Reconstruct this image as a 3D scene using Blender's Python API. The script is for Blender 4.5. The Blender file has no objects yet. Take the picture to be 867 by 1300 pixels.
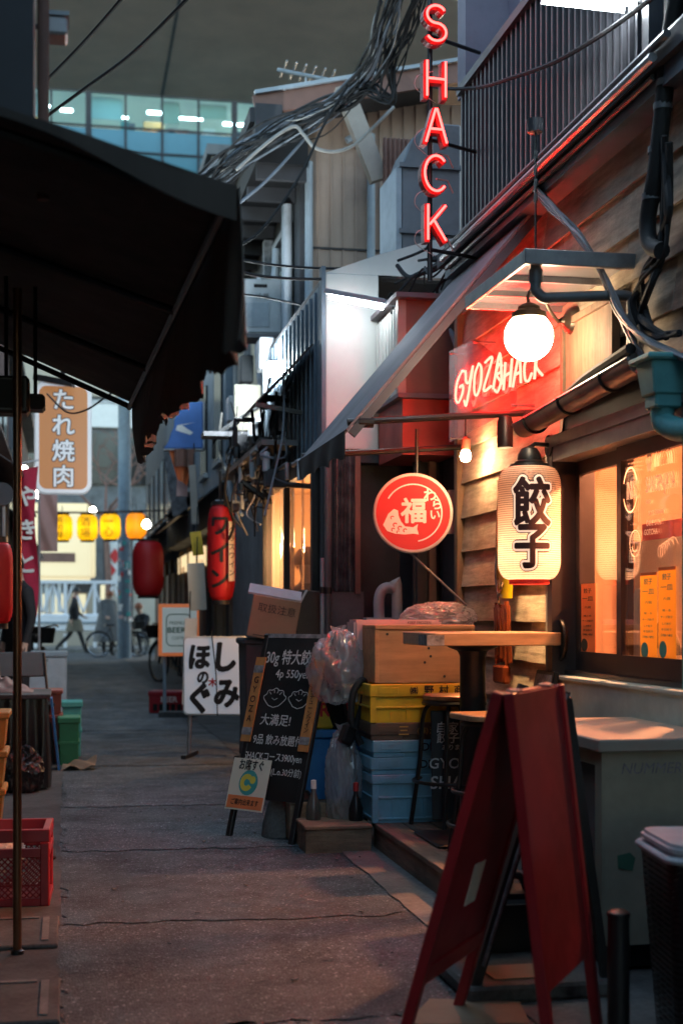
import bpy, bmesh, math, random
from mathutils import Matrix, Vector, Euler, noise
random.seed(7)
sc = bpy.context.scene
COL = sc.collection
R = math.radians

# ------------------------------------------------------------------ camera
FPX = 1806.0          # focal length in photograph pixels (867 px wide = 24 mm, so 50 mm)
CAMH = 1.15
YAW = math.atan(348.5 / FPX)
SY, CY = math.sin(YAW), math.cos(YAW)
cam_d = bpy.data.cameras.new('camera')
cam = bpy.data.objects.new('camera', cam_d)
COL.objects.link(cam)
cam.location = (0, 0, CAMH)
cam.rotation_euler = (R(90), 0, -YAW)
cam_d.sensor_fit = 'HORIZONTAL'
cam_d.sensor_width = 24.0
cam_d.lens = 50.0
cam_d.shift_y = 130 / 867
cam_d.clip_start = 0.05
cam_d.clip_end = 2000
cam_d.dof.use_dof = True
cam_d.dof.focus_distance = 6.6
cam_d.dof.aperture_fstop = 2.7
cam_d.dof.aperture_blades = 9
sc.camera = cam

# ------------------------------------------------------------------ sky and sun (dusk)
w = bpy.data.worlds.new('World'); sc.world = w; w.use_nodes = True
nt = w.node_tree
bg = nt.nodes['Background']
sky = nt.nodes.new('ShaderNodeTexSky')
sky.sky_type = 'NISHITA'; sky.sun_disc = False
sky.sun_elevation = R(11); sky.sun_rotation = R(20)
sky.air_density = 1.0; sky.dust_density = 1.0; sky.ozone_density = 1.5
hs = nt.nodes.new('ShaderNodeHueSaturation'); hs.inputs['Hue'].default_value = 0.488; hs.inputs['Saturation'].default_value = 0.9   # thin high cloud: greyer blue
nt.links.new(sky.outputs['Color'], hs.inputs['Color']); nt.links.new(hs.outputs['Color'], bg.inputs['Color'])
bg.inputs["Strength"].default_value = 0.15
sun_d = bpy.data.lights.new('sun', 'SUN')
sun_d.energy = 0.03; sun_d.angle = R(20); sun_d.color = (1.0, 0.9, 0.8)
sun = bpy.data.objects.new('sun', sun_d); COL.objects.link(sun)
sun.rotation_euler = Euler((R(79), 0, R(160)))
sun.location = (0, 60, 20)

vs = sc.view_settings
vs.view_transform = 'Standard'; vs.look = 'None'; vs.gamma = 1.0; vs.use_curve_mapping = False
vs.exposure = 2.38
sc.cycles.use_denoising = True
try: sc.cycles.denoiser = 'OPENIMAGEDENOISE'
except Exception: pass
sc.cycles.max_bounces = 6
sc.cycles.diffuse_bounces = 3
sc.cycles.glossy_bounces = 3
sc.cycles.transmission_bounces = 4
sc.cycles.transparent_max_bounces = 12
sc.cycles.sample_clamp_indirect = 3.0
sc.cycles.caustics_reflective = False
sc.cycles.caustics_refractive = False
sc.cycles.use_adaptive_sampling = True

# ------------------------------------------------------------------ measuring: photograph pixel -> point in the place
def _ray(u, v):
    r = (u - 433.5) / FPX
    return SY + r * CY, CY - r * SY, (780 - v) / FPX
def at_y(u, v, y):
    a, b, c = _ray(u, v); t = y / b
    return Vector((a * t, y, CAMH + c * t))
def at_x(u, v, x):
    a, b, c = _ray(u, v); t = x / a
    return Vector((x, b * t, CAMH + c * t))
def at_z(u, v, z):
    a, b, c = _ray(u, v); t = (z - CAMH) / c
    return Vector((a * t, b * t, z))
def px(y, n):             # metres covered by n pixels at distance y
    return n * y / FPX

# ------------------------------------------------------------------ materials
MATS = {}
def mat(name, col, rough=0.6, metal=0.0, var=0.18, scale=9.0, stretch=(1, 1, 1), bump=0.0, rand=0.0,
        dirt=0.0, dirtcol=(0.03, 0.027, 0.024), dirtscale=2.2, emit=None, estr=0.0, fine=0.0, spec=0.5, coat=0.0, bscale=None, bdist=0.01, fscale=None):
    m = bpy.data.materials.new(name); m.use_nodes = True
    n, l = m.node_tree.nodes, m.node_tree.links
    b = n['Principled BSDF']
    b.inputs['Roughness'].default_value = rough
    b.inputs['Metallic'].default_value = metal
    b.inputs['Specular IOR Level'].default_value = spec
    if coat: b.inputs['Coat Weight'].default_value = coat; b.inputs['Coat Roughness'].default_value = 0.15
    geo = n.new('ShaderNodeNewGeometry')
    mp = n.new('ShaderNodeMapping'); mp.inputs['Scale'].default_value = stretch
    l.new(geo.outputs['Position'], mp.inputs['Vector'])
    vec = mp.outputs['Vector']
    if rand:
        oi = n.new('ShaderNodeObjectInfo')
        ml = n.new('ShaderNodeMath'); ml.operation = 'MULTIPLY'; ml.inputs[1].default_value = 37.0
        l.new(oi.outputs['Random'], ml.inputs[0])
        ad = n.new('ShaderNodeVectorMath'); ad.operation = 'ADD'
        l.new(vec, ad.inputs[0]); l.new(ml.outputs[0], ad.inputs[1]); vec = ad.outputs[0]
    nz = n.new('ShaderNodeTexNoise'); nz.inputs['Scale'].default_value = scale; nz.inputs['Detail'].default_value = 6; nz.inputs['Roughness'].default_value = 0.62
    l.new(vec, nz.inputs['Vector'])
    rp = n.new('ShaderNodeValToRGB')
    rp.color_ramp.elements[0].position = 0.3; rp.color_ramp.elements[1].position = 0.72
    c = Vector(col)
    rp.color_ramp.elements[0].color = (*(c * (1 - var)), 1); rp.color_ramp.elements[1].color = (*[min(1, x * (1 + var)) for x in c], 1)
    l.new(nz.outputs['Fac'], rp.inputs['Fac'])
    out = rp.outputs['Color']
    def mix(a, bcol, fac, mode='MIX'):
        mx = n.new('ShaderNodeMix'); mx.data_type = 'RGBA'; mx.blend_type = mode
        l.new(a, mx.inputs[6])
        if isinstance(bcol, tuple): mx.inputs[7].default_value = (*bcol, 1)
        else: l.new(bcol, mx.inputs[7])
        if isinstance(fac, float): mx.inputs[0].default_value = fac
        else: l.new(fac, mx.inputs[0])
        return mx.outputs[2]
    if fine:
        fz = n.new('ShaderNodeTexNoise'); fz.inputs['Scale'].default_value = fscale or scale * 14; fz.inputs['Detail'].default_value = 4
        l.new(vec, fz.inputs['Vector'])
        fr = n.new('ShaderNodeMapRange'); fr.inputs[1].default_value = 0.3; fr.inputs[2].default_value = 0.7
        fr.inputs[3].default_value = 1 - fine; fr.inputs[4].default_value = 1 + fine
        l.new(fz.outputs['Fac'], fr.inputs[0])
        cb = n.new('ShaderNodeCombineColor')
        for i in range(3): l.new(fr.outputs[0], cb.inputs[i])
        out = mix(out, cb.outputs[0], 1.0, 'MULTIPLY')
    if rand:
        rr = n.new('ShaderNodeMapRange'); rr.inputs[3].default_value = 1 - rand; rr.inputs[4].default_value = 1 + rand
        l.new(oi.outputs['Random'], rr.inputs[0])
        cb = n.new('ShaderNodeCombineColor')
        for i in range(3): l.new(rr.outputs[0], cb.inputs[i])
        out = mix(out, cb.outputs[0], 1.0, 'MULTIPLY')
    if dirt:
        dz = n.new('ShaderNodeTexNoise'); dz.inputs['Scale'].default_value = dirtscale; dz.inputs['Detail'].default_value = 8; dz.inputs['Roughness'].default_value = 0.7
        l.new(geo.outputs['Position'], dz.inputs['Vector'])
        dr = n.new('ShaderNodeMapRange'); dr.inputs[1].default_value = 0.46; dr.inputs[2].default_value = 0.68
        dr.inputs[3].default_value = 0; dr.inputs[4].default_value = dirt
        l.new(dz.outputs['Fac'], dr.inputs[0])
        out = mix(out, dirtcol, dr.outputs[0])
        rm = n.new('ShaderNodeMapRange'); rm.inputs[3].default_value = rough; rm.inputs[4].default_value = min(1, rough + 0.25)
        l.new(dr.outputs[0], rm.inputs[0]); l.new(rm.outputs[0], b.inputs['Roughness'])
    l.new(out, b.inputs['Base Color'])
    if bump:
        bz = n.new('ShaderNodeTexNoise'); bz.inputs['Scale'].default_value = bscale or scale * 2.5; bz.inputs['Detail'].default_value = 5
        l.new(vec, bz.inputs['Vector'])
        bp = n.new('ShaderNodeBump'); bp.inputs['Strength'].default_value = bump; bp.inputs['Distance'].default_value = bdist
        l.new(bz.outputs['Fac'], bp.inputs['Height']); l.new(bp.outputs[0], b.inputs['Normal'])
    if emit:
        b.inputs['Emission Color'].default_value = (*emit, 1); b.inputs['Emission Strength'].default_value = estr
    MATS[name] = m
    return m

def glow(name, col, strength, paint=None):
    """a light-giving surface: tube, bulb, lit sign face, or a part made to glow so it looks lit"""
    m = bpy.data.materials.new(name); m.use_nodes = True
    b = m.node_tree.nodes['Principled BSDF']
    b.inputs['Base Color'].default_value = (*(paint or col), 1); b.inputs['Roughness'].default_value = 0.35
    b.inputs['Emission Color'].default_value = (*col, 1); b.inputs['Emission Strength'].default_value = strength
    MATS[name] = m; return m

def paper(name, col, trans=0.6, alpha=1.0):
    m = bpy.data.materials.new(name); m.use_nodes = True
    n, l = m.node_tree.nodes, m.node_tree.links
    n.remove(n['Principled BSDF'])
    d = n.new('ShaderNodeBsdfDiffuse'); t = n.new('ShaderNodeBsdfTranslucent'); g = n.new('ShaderNodeBsdfGlossy'); g.inputs['Roughness'].default_value = 0.45
    d.inputs['Color'].default_value = (*col, 1); t.inputs['Color'].default_value = (*col, 1)
    mx = n.new('ShaderNodeMixShader'); mx.inputs[0].default_value = trans
    l.new(d.outputs[0], mx.inputs[1]); l.new(t.outputs[0], mx.inputs[2])
    m2 = n.new('ShaderNodeMixShader'); m2.inputs[0].default_value = 0.04
    l.new(mx.outputs[0], m2.inputs[1]); l.new(g.outputs[0], m2.inputs[2])
    l.new(m2.outputs[0], n['Material Output'].inputs['Surface'])
    MATS[name] = m; return m

def clear(name, tint=(1, 1, 1), refl=0.15, rough=0.02, haze=0.0, hazecol=(0.8, 0.8, 0.8), bump=0.0):
    """thin glass / vinyl: see-through with a reflection that grows at grazing angles"""
    m = bpy.data.materials.new(name); m.use_nodes = True
    n, l = m.node_tree.nodes, m.node_tree.links
    n.remove(n['Principled BSDF'])
    tr = n.new('ShaderNodeBsdfTransparent'); tr.inputs['Color'].default_value = (*tint, 1)
    g = n.new('ShaderNodeBsdfGlossy'); g.inputs['Roughness'].default_value = rough
    fr = n.new('ShaderNodeLayerWeight'); fr.inputs['Blend'].default_value = 0.5
    pw = n.new('ShaderNodeMath'); pw.operation = 'POWER'; pw.inputs[1].default_value = 5.0
    l.new(fr.outputs['Facing'], pw.inputs[0])
    ma = n.new('ShaderNodeMath'); ma.operation = 'MULTIPLY_ADD'; ma.inputs[1].default_value = 0.9; ma.inputs[2].default_value = refl * 0.6; ma.use_clamp = True
    l.new(pw.outputs[0], ma.inputs[0])
    base = tr.outputs[0]
    if haze:
        df = n.new('ShaderNodeBsdfDiffuse'); df.inputs['Color'].default_value = (*hazecol, 1)
        tl = n.new('ShaderNodeBsdfTranslucent'); tl.inputs['Color'].default_value = (*hazecol, 1)
        dt = n.new('ShaderNodeMixShader'); dt.inputs[0].default_value = 0.5
        l.new(df.outputs[0], dt.inputs[1]); l.new(tl.outputs[0], dt.inputs[2])
        hm = n.new('ShaderNodeMixShader'); hm.inputs[0].default_value = haze
        l.new(base, hm.inputs[1]); l.new(dt.outputs[0], hm.inputs[2]); base = hm.outputs[0]
    mx = n.new('ShaderNodeMixShader')
    l.new(ma.outputs[0], mx.inputs[0]); l.new(base, mx.inputs[1]); l.new(g.outputs[0], mx.inputs[2])
    if bump:
        geo = n.new('ShaderNodeNewGeometry'); nz = n.new('ShaderNodeTexNoise'); nz.inputs['Scale'].default_value = 7; nz.inputs['Detail'].default_value = 4
        l.new(geo.outputs['Position'], nz.inputs['Vector'])
        bp = n.new('ShaderNodeBump'); bp.inputs['Strength'].default_value = bump; bp.inputs['Distance'].default_value = 0.03
        l.new(nz.outputs['Fac'], bp.inputs['Height']); l.new(bp.outputs[0], g.inputs['Normal'])
    l.new(mx.outputs[0], n['Material Output'].inputs['Surface'])
    MATS[name] = m; return m

# ------------------------------------------------------------------ mesh building
WM = {}
def _wm(o): return WM.get(o.name, Matrix()) if o else Matrix()

class MB:
    def __init__(s): s.v, s.f = [], []
    def add(s, vs, fs):
        k = len(s.v); s.v += [Vector(p) for p in vs]; s.f += [tuple(i + k for i in f) for f in fs]; return s
    def box(s, c, d, rot=None, taper=1.0):
        x, y, z = (q / 2 for q in d); t = taper
        p = [Vector(q) for q in ((-x*t, -y*t, -z), (x*t, -y*t, -z), (x*t, y*t, -z), (-x*t, y*t, -z), (-x, -y, z), (x, -y, z), (x, y, z), (-x, y, z))]
        if rot is not None:
            m = rot.to_matrix() if isinstance(rot, Euler) else rot
            p = [m @ q for q in p]
        c = Vector(c)
        return s.add([c + q for q in p], [(0, 3, 2, 1), (4, 5, 6, 7), (0, 1, 5, 4), (1, 2, 6, 5), (2, 3, 7, 6), (3, 0, 4, 7)])
    def span(s, a, b):          # box from corner to corner
        a, b = Vector(a), Vector(b)
        return s.box((a + b) / 2, [abs(q) for q in (b - a)])
    def bar(s, a, b, wd, dp, up=(0, 0, 1)):     # rectangular bar between two points
        a, b = Vector(a), Vector(b); d = (b - a); L = d.length; d.normalize()
        up = Vector(up)
        if abs(d.dot(up)) > 0.98: up = Vector((0, 1, 0))
        sx = d.cross(up).normalized(); uz = sx.cross(d).normalized()
        m = Matrix((sx, d, uz)).transposed()
        return s.box((a + b) / 2, (wd, L, dp), m)
    def tube(s, pts, r, n=8, cap=True, closed=False):
        pts = [Vector(p) for p in pts]
        if len(pts) < 2: return s
        rs = r if isinstance(r, (list, tuple)) else [r] * len(pts)
        t0 = (pts[1] - pts[0]).normalized()
        ref = Vector((0, 0, 1)) if abs(t0.z) < 0.9 else Vector((1, 0, 0))
        nx = t0.cross(ref).normalized()
        vs, N = [], len(pts)
        for i, p in enumerate(pts):
            if closed: t = (pts[(i + 1) % N] - pts[i - 1]).normalized()
            else: t = (pts[min(i + 1, N - 1)] - pts[max(i - 1, 0)]).normalized()
            nx = (nx - t * nx.dot(t))
            nx = nx.normalized() if nx.length > 1e-6 else t.orthogonal().normalized()
            ny = t.cross(nx)
            for k in range(n):
                a = 2 * math.pi * k / n
                vs.append(p + (nx * math.cos(a) + ny * math.sin(a)) * rs[i])
        fs = []
        M = N if closed else N - 1
        for i in range(M):
            j = (i + 1) % N
            for k in range(n):
                k2 = (k + 1) % n
                fs.append((i * n + k, i * n + k2, j * n + k2, j * n + k))
        if cap and not closed:
            fs.append(tuple(range(n))[::-1]); fs.append(tuple((N - 1) * n + k for k in range(n)))
        return s.add(vs, fs)
    def lathe(s, prof, n=24, c=(0, 0, 0), rot=None, arc=2 * math.pi):
        c = Vector(c); vs = []
        full = abs(arc - 2 * math.pi) < 1e-6
        m = n if full else n + 1
        for (r, z) in prof:
            for k in range(m):
                a = arc * k / n
                q = Vector((r * math.cos(a), r * math.sin(a), z))
                if rot is not None: q = (rot.to_matrix() if isinstance(rot, Euler) else rot) @ q
                vs.append(c + q)
        fs = []
        for i in range(len(prof) - 1):
            for k in range(n):
                k2 = (k + 1) % m
                fs.append((i * m + k, i * m + k2, (i + 1) * m + k2, (i + 1) * m + k))
        return s.add(vs, fs)
    def prism(s, poly, org, ex, ey, ez):       # poly in (ex,ey) plane, extruded along vector ez
        org, ex, ey, ez = map(Vector, (org, ex, ey, ez))
        a = [org + ex * p[0] + ey * p[1] for p in poly]; b = [q + ez for q in a]; n = len(a)
        return s.add(a + b, [tuple(range(n))[::-1], tuple(range(n, 2 * n))] + [(i, (i + 1) % n, (i + 1) % n + n, i + n) for i in range(n)])
    def sheet(s, fn, nu, nv, thick=0.0):        # fn(a,b) -> point, a,b in 0..1
        vs = [Vector(fn(i / nu, j / nv)) for j in range(nv + 1) for i in range(nu + 1)]
        fs = [(j * (nu + 1) + i, j * (nu + 1) + i + 1, (j + 1) * (nu + 1) + i + 1, (j + 1) * (nu + 1) + i) for j in range(nv) for i in range(nu)]
        return s.add(vs, fs)
    def build(s, name, m, parent=None, local=False, smooth=False, bevel=0.0, seg=1, ang=35, solid=0.0):
        me = bpy.data.meshes.new(name)
        inv = Matrix() if (local or parent is None) else _wm(parent).inverted()
        me.from_pydata([inv @ p for p in s.v], [], s.f)
        bm = bmesh.new(); bm.from_mesh(me)
        if solid: bmesh.ops.solidify(bm, geom=bm.faces[:], thickness=solid)
        bmesh.ops.recalc_face_normals(bm, faces=bm.faces[:])
        if bevel:
            es = [e for e in bm.edges if len(e.link_faces) == 2 and e.calc_face_angle(0) > R(30)]
            bmesh.ops.bevel(bm, geom=es, offset=bevel, segments=seg, affect='EDGES', clamp_overlap=True)
        bm.to_mesh(me); bm.free()
        if smooth:
            me.polygons.foreach_set('use_smooth', [True] * len(me.polygons)); me.set_sharp_from_angle(angle=R(ang))
        if isinstance(m, str): m = MATS[m]
        if m: me.materials.append(m)
        o = bpy.data.objects.new(name, me); COL.objects.link(o)
        if parent: o.parent = parent; WM[o.name] = _wm(parent).copy()
        return o

def tag(o, label=None, cat=None, group=None, kind=None):
    for k, v in (('label', label), ('category', cat), ('group', group), ('kind', kind)):
        if v: o[k] = v
    return o

def thing(name, label, cat, loc=(0, 0, 0), rz=0.0, group=None):
    o = bpy.data.objects.new(name, None); COL.objects.link(o)
    o.empty_display_size = 0.1
    o.location = loc; o.rotation_euler = (0, 0, rz)
    WM[o.name] = Matrix.Translation(Vector(loc)) @ Matrix.Rotation(rz, 4, 'Z')
    return tag(o, label, cat, group)

def copy_thing(root, loc, rz=None, label=None, group=None):
    r = root.copy(); COL.objects.link(r); r.location = loc
    if rz is not None: r.rotation_euler = (0, 0, rz)
    WM[r.name] = Matrix.Translation(Vector(loc)) @ Matrix.Rotation(r.rotation_euler[2], 4, 'Z')
    if label: r['label'] = label
    if group: r['group'] = group
    for ch in list(root.children):
        c = ch.copy(); COL.objects.link(c); c.parent = r
        for g in list(ch.children):
            d = g.copy(); COL.objects.link(d); d.parent = c
    return r

def piece(src, name, parent, loc=(0, 0, 0), rot=(0, 0, 0), scl=(1, 1, 1)):     # another object on the same mesh data
    o = bpy.data.objects.new(name, src.data); COL.objects.link(o)
    o.parent = parent; o.location = loc; o.rotation_euler = rot; o.scale = scl
    return o

def lamp(name, parent, loc, energy, col, radius=0.03, spot=None, aim=None):
    d = bpy.data.lights.new(name, 'SPOT' if spot else 'POINT'); d.energy = energy; d.color = col; d.shadow_soft_size = radius
    if spot: d.spot_size = R(spot); d.spot_blend = 0.5
    o = bpy.data.objects.new(name, d); COL.objects.link(o)
    if parent:
        o.parent = parent; o.location = _wm(parent).inverted() @ Vector(loc)
    else: o.location = loc
    if aim is not None:
        o.rotation_euler = (Vector(aim) - Vector(loc)).to_track_quat('-Z', 'Y').to_euler()
    return o

# ------------------------------------------------------------------ lettering
_GL = {}
def glyph(s, bold=0.0, res=3):
    k = (s, bold, res)
    if k not in _GL:
        c = bpy.data.curves.new('glyph', 'FONT'); c.body = s; c.size = 1.0; c.resolution_u = res; c.offset = bold
        c.align_x = 'CENTER'; c.align_y = 'CENTER'
        o = bpy.data.objects.new('glyph', c); COL.objects.link(o)
        dg = bpy.context.evaluated_depsgraph_get()
        me = bpy.data.meshes.new_from_object(o.evaluated_get(dg))
        vs = [v.co.copy() for v in me.vertices]; fs = [tuple(p.vertices) for p in me.polygons]
        if vs:
            x0, x1 = min(v.x for v in vs), max(v.x for v in vs); y0, y1 = min(v.y for v in vs), max(v.y for v in vs)
        else: x0 = x1 = y0 = y1 = 0
        bpy.data.objects.remove(o); bpy.data.curves.remove(c); bpy.data.meshes.remove(me)
        _GL[k] = (vs, fs, ((x0 + x1) / 2, (y0 + y1) / 2), (x1 - x0, y1 - y0))
    return _GL[k]

def write(mb, s, size, org, ex=(1, 0, 0), ey=(0, 0, 1), bold=0.0, fit=None, shear=0.0, rot=0.0, wide=1.0, up=0.00006):
    """print s centred at org; ex/ey span the face; fit = width in metres to squeeze into; bold = stroke growth in em"""
    vs, fs, c, d = glyph(s)
    if not vs: return
    ex, ey, org = Vector(ex), Vector(ey), Vector(org); nz = ex.cross(ey).normalized()
    sx = size * wide; sy = size
    if fit and d[0] > 0: sx = fit / d[0]
    cr, sr = math.cos(rot), math.sin(rot)
    k = 0 if bold < 0.004 else (4 if bold < 0.018 else (8 if bold < 0.04 else 16))
    offs = [(0, 0)] + [(bold * math.cos(2 * math.pi * i / k), bold * math.sin(2 * math.pi * i / k)) for i in range(k)]
    if k == 16: offs += [(bold * .5 * math.cos(2 * math.pi * i / 8), bold * .5 * math.sin(2 * math.pi * i / 8)) for i in range(8)]
    for j, (ox, oy) in enumerate(offs):
        out = []
        for v in vs:
            x, y = (v.x - c[0]) * sx + ox * size, (v.y - c[1]) * sy + oy * size
            x += y * shear
            x, y = x * cr - y * sr, x * sr + y * cr
            out.append(org + ex * x + ey * y + nz * (up * j))
        mb.add(out, fs)

def vwrite(mb, s, size, org, step=1.05, ex=(1, 0, 0), ey=(0, 0, 1), bold=0.0, **k):
    org, ey = Vector(org), Vector(ey); n = len(s)
    for i, ch in enumerate(s):
        write(mb, ch, size, org + ey * (((n - 1) / 2 - i) * step * size), ex, ey, bold, **k)

def vbuild(name, s, size, org, step, m, parent, bold=0.0, ex=(1, 0, 0), ey=(0, 0, 1), **k):
    org, ey_ = Vector(org), Vector(ey); n = len(s)
    for i, ch in enumerate(s):
        g = MB(); write(g, ch, size, org + ey_ * (((n - 1) / 2 - i) * step * size), ex, ey, bold, **k)
        g.build(name, m, parent, local=True)

def catenary(a, b, sag, n=14, wob=0.0):
    a, b = Vector(a), Vector(b)
    return [a.lerp(b, i / n) - Vector((0, 0, sag * 4 * (i / n) * (1 - i / n))) + Vector([random.uniform(-wob, wob) for _ in range(3)]) for i in range(n + 1)]

def spline(pts, n=6):
    pts = [Vector(p) for p in pts]; out = []
    for i in range(len(pts) - 1):
        p0 = pts[max(i - 1, 0)]; p1 = pts[i]; p2 = pts[i + 1]; p3 = pts[min(i + 2, len(pts) - 1)]
        for k in range(n):
            t = k / n
            out.append(0.5 * ((2 * p1) + (p2 - p0) * t + (2 * p0 - 5 * p1 + 4 * p2 - p3) * t * t + (3 * p1 - p0 - 3 * p2 + p3) * t ** 3))
    out.append(pts[-1]); return out

def rrect(w, h, r, n=5):
    p = []
    for cx, cy, a0 in ((w/2 - r, h/2 - r, 0), (-w/2 + r, h/2 - r, 90), (-w/2 + r, -h/2 + r, 180), (w/2 - r, -h/2 + r, 270)):
        for k in range(n + 1):
            a = R(a0 + 90 * k / n); p.append((cx + r * math.cos(a), cy + r * math.sin(a)))
    return p

# ------------------------------------------------------------------ palette
def asphalt(name, col, worn, patch=0.45):
    """rolled asphalt: stone chips, dark binder, worn and stained areas"""
    m = bpy.data.materials.new(name); m.use_nodes = True; n, l = m.node_tree.nodes, m.node_tree.links; b = n['Principled BSDF']
    geo = n.new('ShaderNodeNewGeometry')
    def nz(scale, det=4, rough=.6):
        q = n.new('ShaderNodeTexNoise'); q.inputs['Scale'].default_value = scale; q.inputs['Detail'].default_value = det; q.inputs['Roughness'].default_value = rough
        l.new(geo.outputs['Position'], q.inputs['Vector']); return q.outputs['Fac']
    def rng(x, a0, a1, b0, b1):
        q = n.new('ShaderNodeMapRange'); l.new(x, q.inputs[0])
        for i, v in enumerate((a0, a1, b0, b1)): q.inputs[i + 1].default_value = v
        return q.outputs[0]
    def mul(a, c):
        q = n.new('ShaderNodeMath'); q.operation = 'MULTIPLY'; l.new(a, q.inputs[0])
        if isinstance(c, float): q.inputs[1].default_value = c
        else: l.new(c, q.inputs[1])
        return q.outputs[0]
    def add(a, c):
        q = n.new('ShaderNodeMath'); q.operation = 'ADD'; l.new(a, q.inputs[0]); l.new(c, q.inputs[1]); return q.outputs[0]
    vo = n.new('ShaderNodeTexVoronoi'); vo.inputs['Scale'].default_value = 125; l.new(geo.outputs['Position'], vo.inputs['Vector'])
    sep = n.new('ShaderNodeSeparateColor'); l.new(vo.outputs['Color'], sep.inputs[0])
    chip = rng(sep.outputs[0], 0.0, 1.0, 0.5, 1.35)                       # each chip its own grey
    spark = rng(sep.outputs[1], 0.93, 0.97, 0.0, 2.2)                     # a few pale chips
    gap = rng(vo.outputs['Distance'], 0.25, 0.75, 1.0, 0.35)              # binder between chips
    big = rng(nz(0.9, 6, .7), 0.38, 0.66, 1 - patch, 1 + patch)
    mid = rng(nz(7.0, 5, .65), 0.35, 0.65, 0.72, 1.28)
    val = mul(mul(mul(add(chip, spark), gap), big), mid)
    cb = n.new('ShaderNodeCombineColor')
    for i in range(3): l.new(mul(val, float(col[i]) * 1.35), cb.inputs[i])
    l.new(cb.outputs[0], b.inputs['Base Color'])
    l.new(rng(nz(3.0), 0.35, 0.65, worn - .12, worn + .15), b.inputs['Roughness'])
    bp = n.new('ShaderNodeBump'); bp.inputs['Strength'].default_value = 0.8; bp.inputs['Distance'].default_value = 0.004
    l.new(add(gap, mid), bp.inputs['Height']); l.new(bp.outputs[0], b.inputs['Normal'])
    MATS[name] = m
asphalt('asphalt', (0.076, 0.085, 0.090), 0.66)
asphalt('asphalt_patch', (0.100, 0.112, 0.118), 0.66, 0.3)
asphalt('asphalt_dark', (0.066, 0.074, 0.078), 0.6, 0.4)
asphalt('asphalt_brown', (0.080, 0.085, 0.086), 0.68, 0.35)
mat('tar', (0.013, 0.013, 0.014), 0.6, var=0.3)
mat('concrete', (0.17, 0.165, 0.155), 0.85, var=0.25, scale=5, fine=0.2, dirt=0.6, dirtcol=(0.06, 0.056, 0.05), bump=0.3, bscale=60, bdist=0.004)
mat('concrete_dark', (0.085, 0.083, 0.08), 0.85, var=0.3, scale=5, fine=0.25, dirt=0.6, bump=0.35, bscale=60, bdist=0.004)
mat('iron_lid', (0.06, 0.057, 0.053), 0.55, 0.6, var=0.3, dirt=0.5)
mat('siding', (0.43, 0.34, 0.25), 0.72, var=0.42, scale=3.2, stretch=(9, 1.2, 9), rand=0.28, fine=0.12, dirt=0.45, dirtcol=(0.13, 0.09, 0.065), dirtscale=3.0, bump=0.5, bscale=6, bdist=0.006)
mat('timber', (0.20, 0.13, 0.08), 0.7, var=0.35, scale=3, stretch=(8, 8, 1.2), rand=0.2, dirt=0.4, bump=0.3, bscale=7)
mat('deck_wood', (0.16, 0.115, 0.085), 0.62, var=0.35, scale=4, stretch=(9, 1.2, 9), rand=0.22, dirt=0.5, bump=0.4, bscale=7)
mat('table_wood', (0.42, 0.25, 0.12), 0.4, var=0.25, scale=4, stretch=(1.2, 9, 9), dirt=0.2, coat=0.2)
mat('box_wood', (0.50, 0.27, 0.12), 0.55, var=0.22, scale=3, stretch=(1.0, 8, 9), rand=0.1, dirt=0.25, dirtcol=(0.2, 0.1, 0.045), dirtscale=5)
mat('step_wood', (0.27, 0.18, 0.11), 0.65, var=0.4, scale=4, stretch=(1.2, 8, 8), dirt=0.6, bump=0.3)
mat('orange_wood', (0.50, 0.22, 0.07), 0.5, var=0.2, scale=5, stretch=(6, 6, 1))
mat('black_paint', (0.012, 0.012, 0.013), 0.42, var=0.3, dirt=0.25, dirtcol=(0.05, 0.048, 0.045), dirtscale=6)
mat('black_metal', (0.014, 0.014, 0.015), 0.38, 0.2, var=0.2, dirt=0.2, dirtcol=(0.06, 0.05, 0.045), dirtscale=9)
mat('chalkboard', (0.011, 0.012, 0.012), 0.5, var=0.3, scale=3, dirt=0.25, dirtcol=(0.05, 0.05, 0.05), dirtscale=3)
mat('chalk', (0.62, 0.61, 0.58), 0.9, var=0.25, scale=40)
mat('worn_edge', (0.22, 0.22, 0.22), 0.7, var=0.6, scale=30)
mat('red_paint', (0.36, 0.014, 0.018), 0.42, var=0.25, scale=3, dirt=0.5, dirtcol=(0.1, 0.01, 0.01), dirtscale=2, bump=0.08)
mat('cream_plaster', (0.36, 0.325, 0.24), 0.8, var=0.15, scale=3, dirt=0.4, dirtcol=(0.16, 0.14, 0.11), bump=0.15)
mat('counter_top', (0.36, 0.31, 0.26), 0.45, var=0.15, scale=3, dirt=0.4, dirtcol=(0.2, 0.16, 0.13))
mat('dark_glass', (0.018, 0.019, 0.02), 0.12, var=0.1)
mat('teal_metal', (0.12, 0.40, 0.40), 0.5, var=0.2, scale=4, dirt=0.35, dirtcol=(0.03, 0.09, 0.09))
mat('teal_plaster', (0.44, 0.56, 0.52), 0.7, var=0.2, scale=5, dirt=0.4, dirtcol=(0.24, 0.30, 0.28), dirtscale=4)
mat('bronze_frame', (0.06, 0.05, 0.055), 0.35, 0.5, var=0.15)
mat('grey_frame', (0.26, 0.27, 0.28), 0.4, 0.4, var=0.15, dirt=0.3)
mat('galvanised', (0.32, 0.33, 0.35), 0.38, 0.8, var=0.2, scale=12, dirt=0.4, dirtcol=(0.1, 0.09, 0.08))
mat('gutter_metal', (0.22, 0.17, 0.16), 0.35, 0.5, var=0.25, dirt=0.4)
mat('rail_metal', (0.075, 0.075, 0.085), 0.45, 0.4, var=0.15)
mat('violet_wall', (0.21, 0.19, 0.24), 0.7, var=0.12, scale=2, dirt=0.35, dirtcol=(0.1, 0.09, 0.11))
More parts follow.
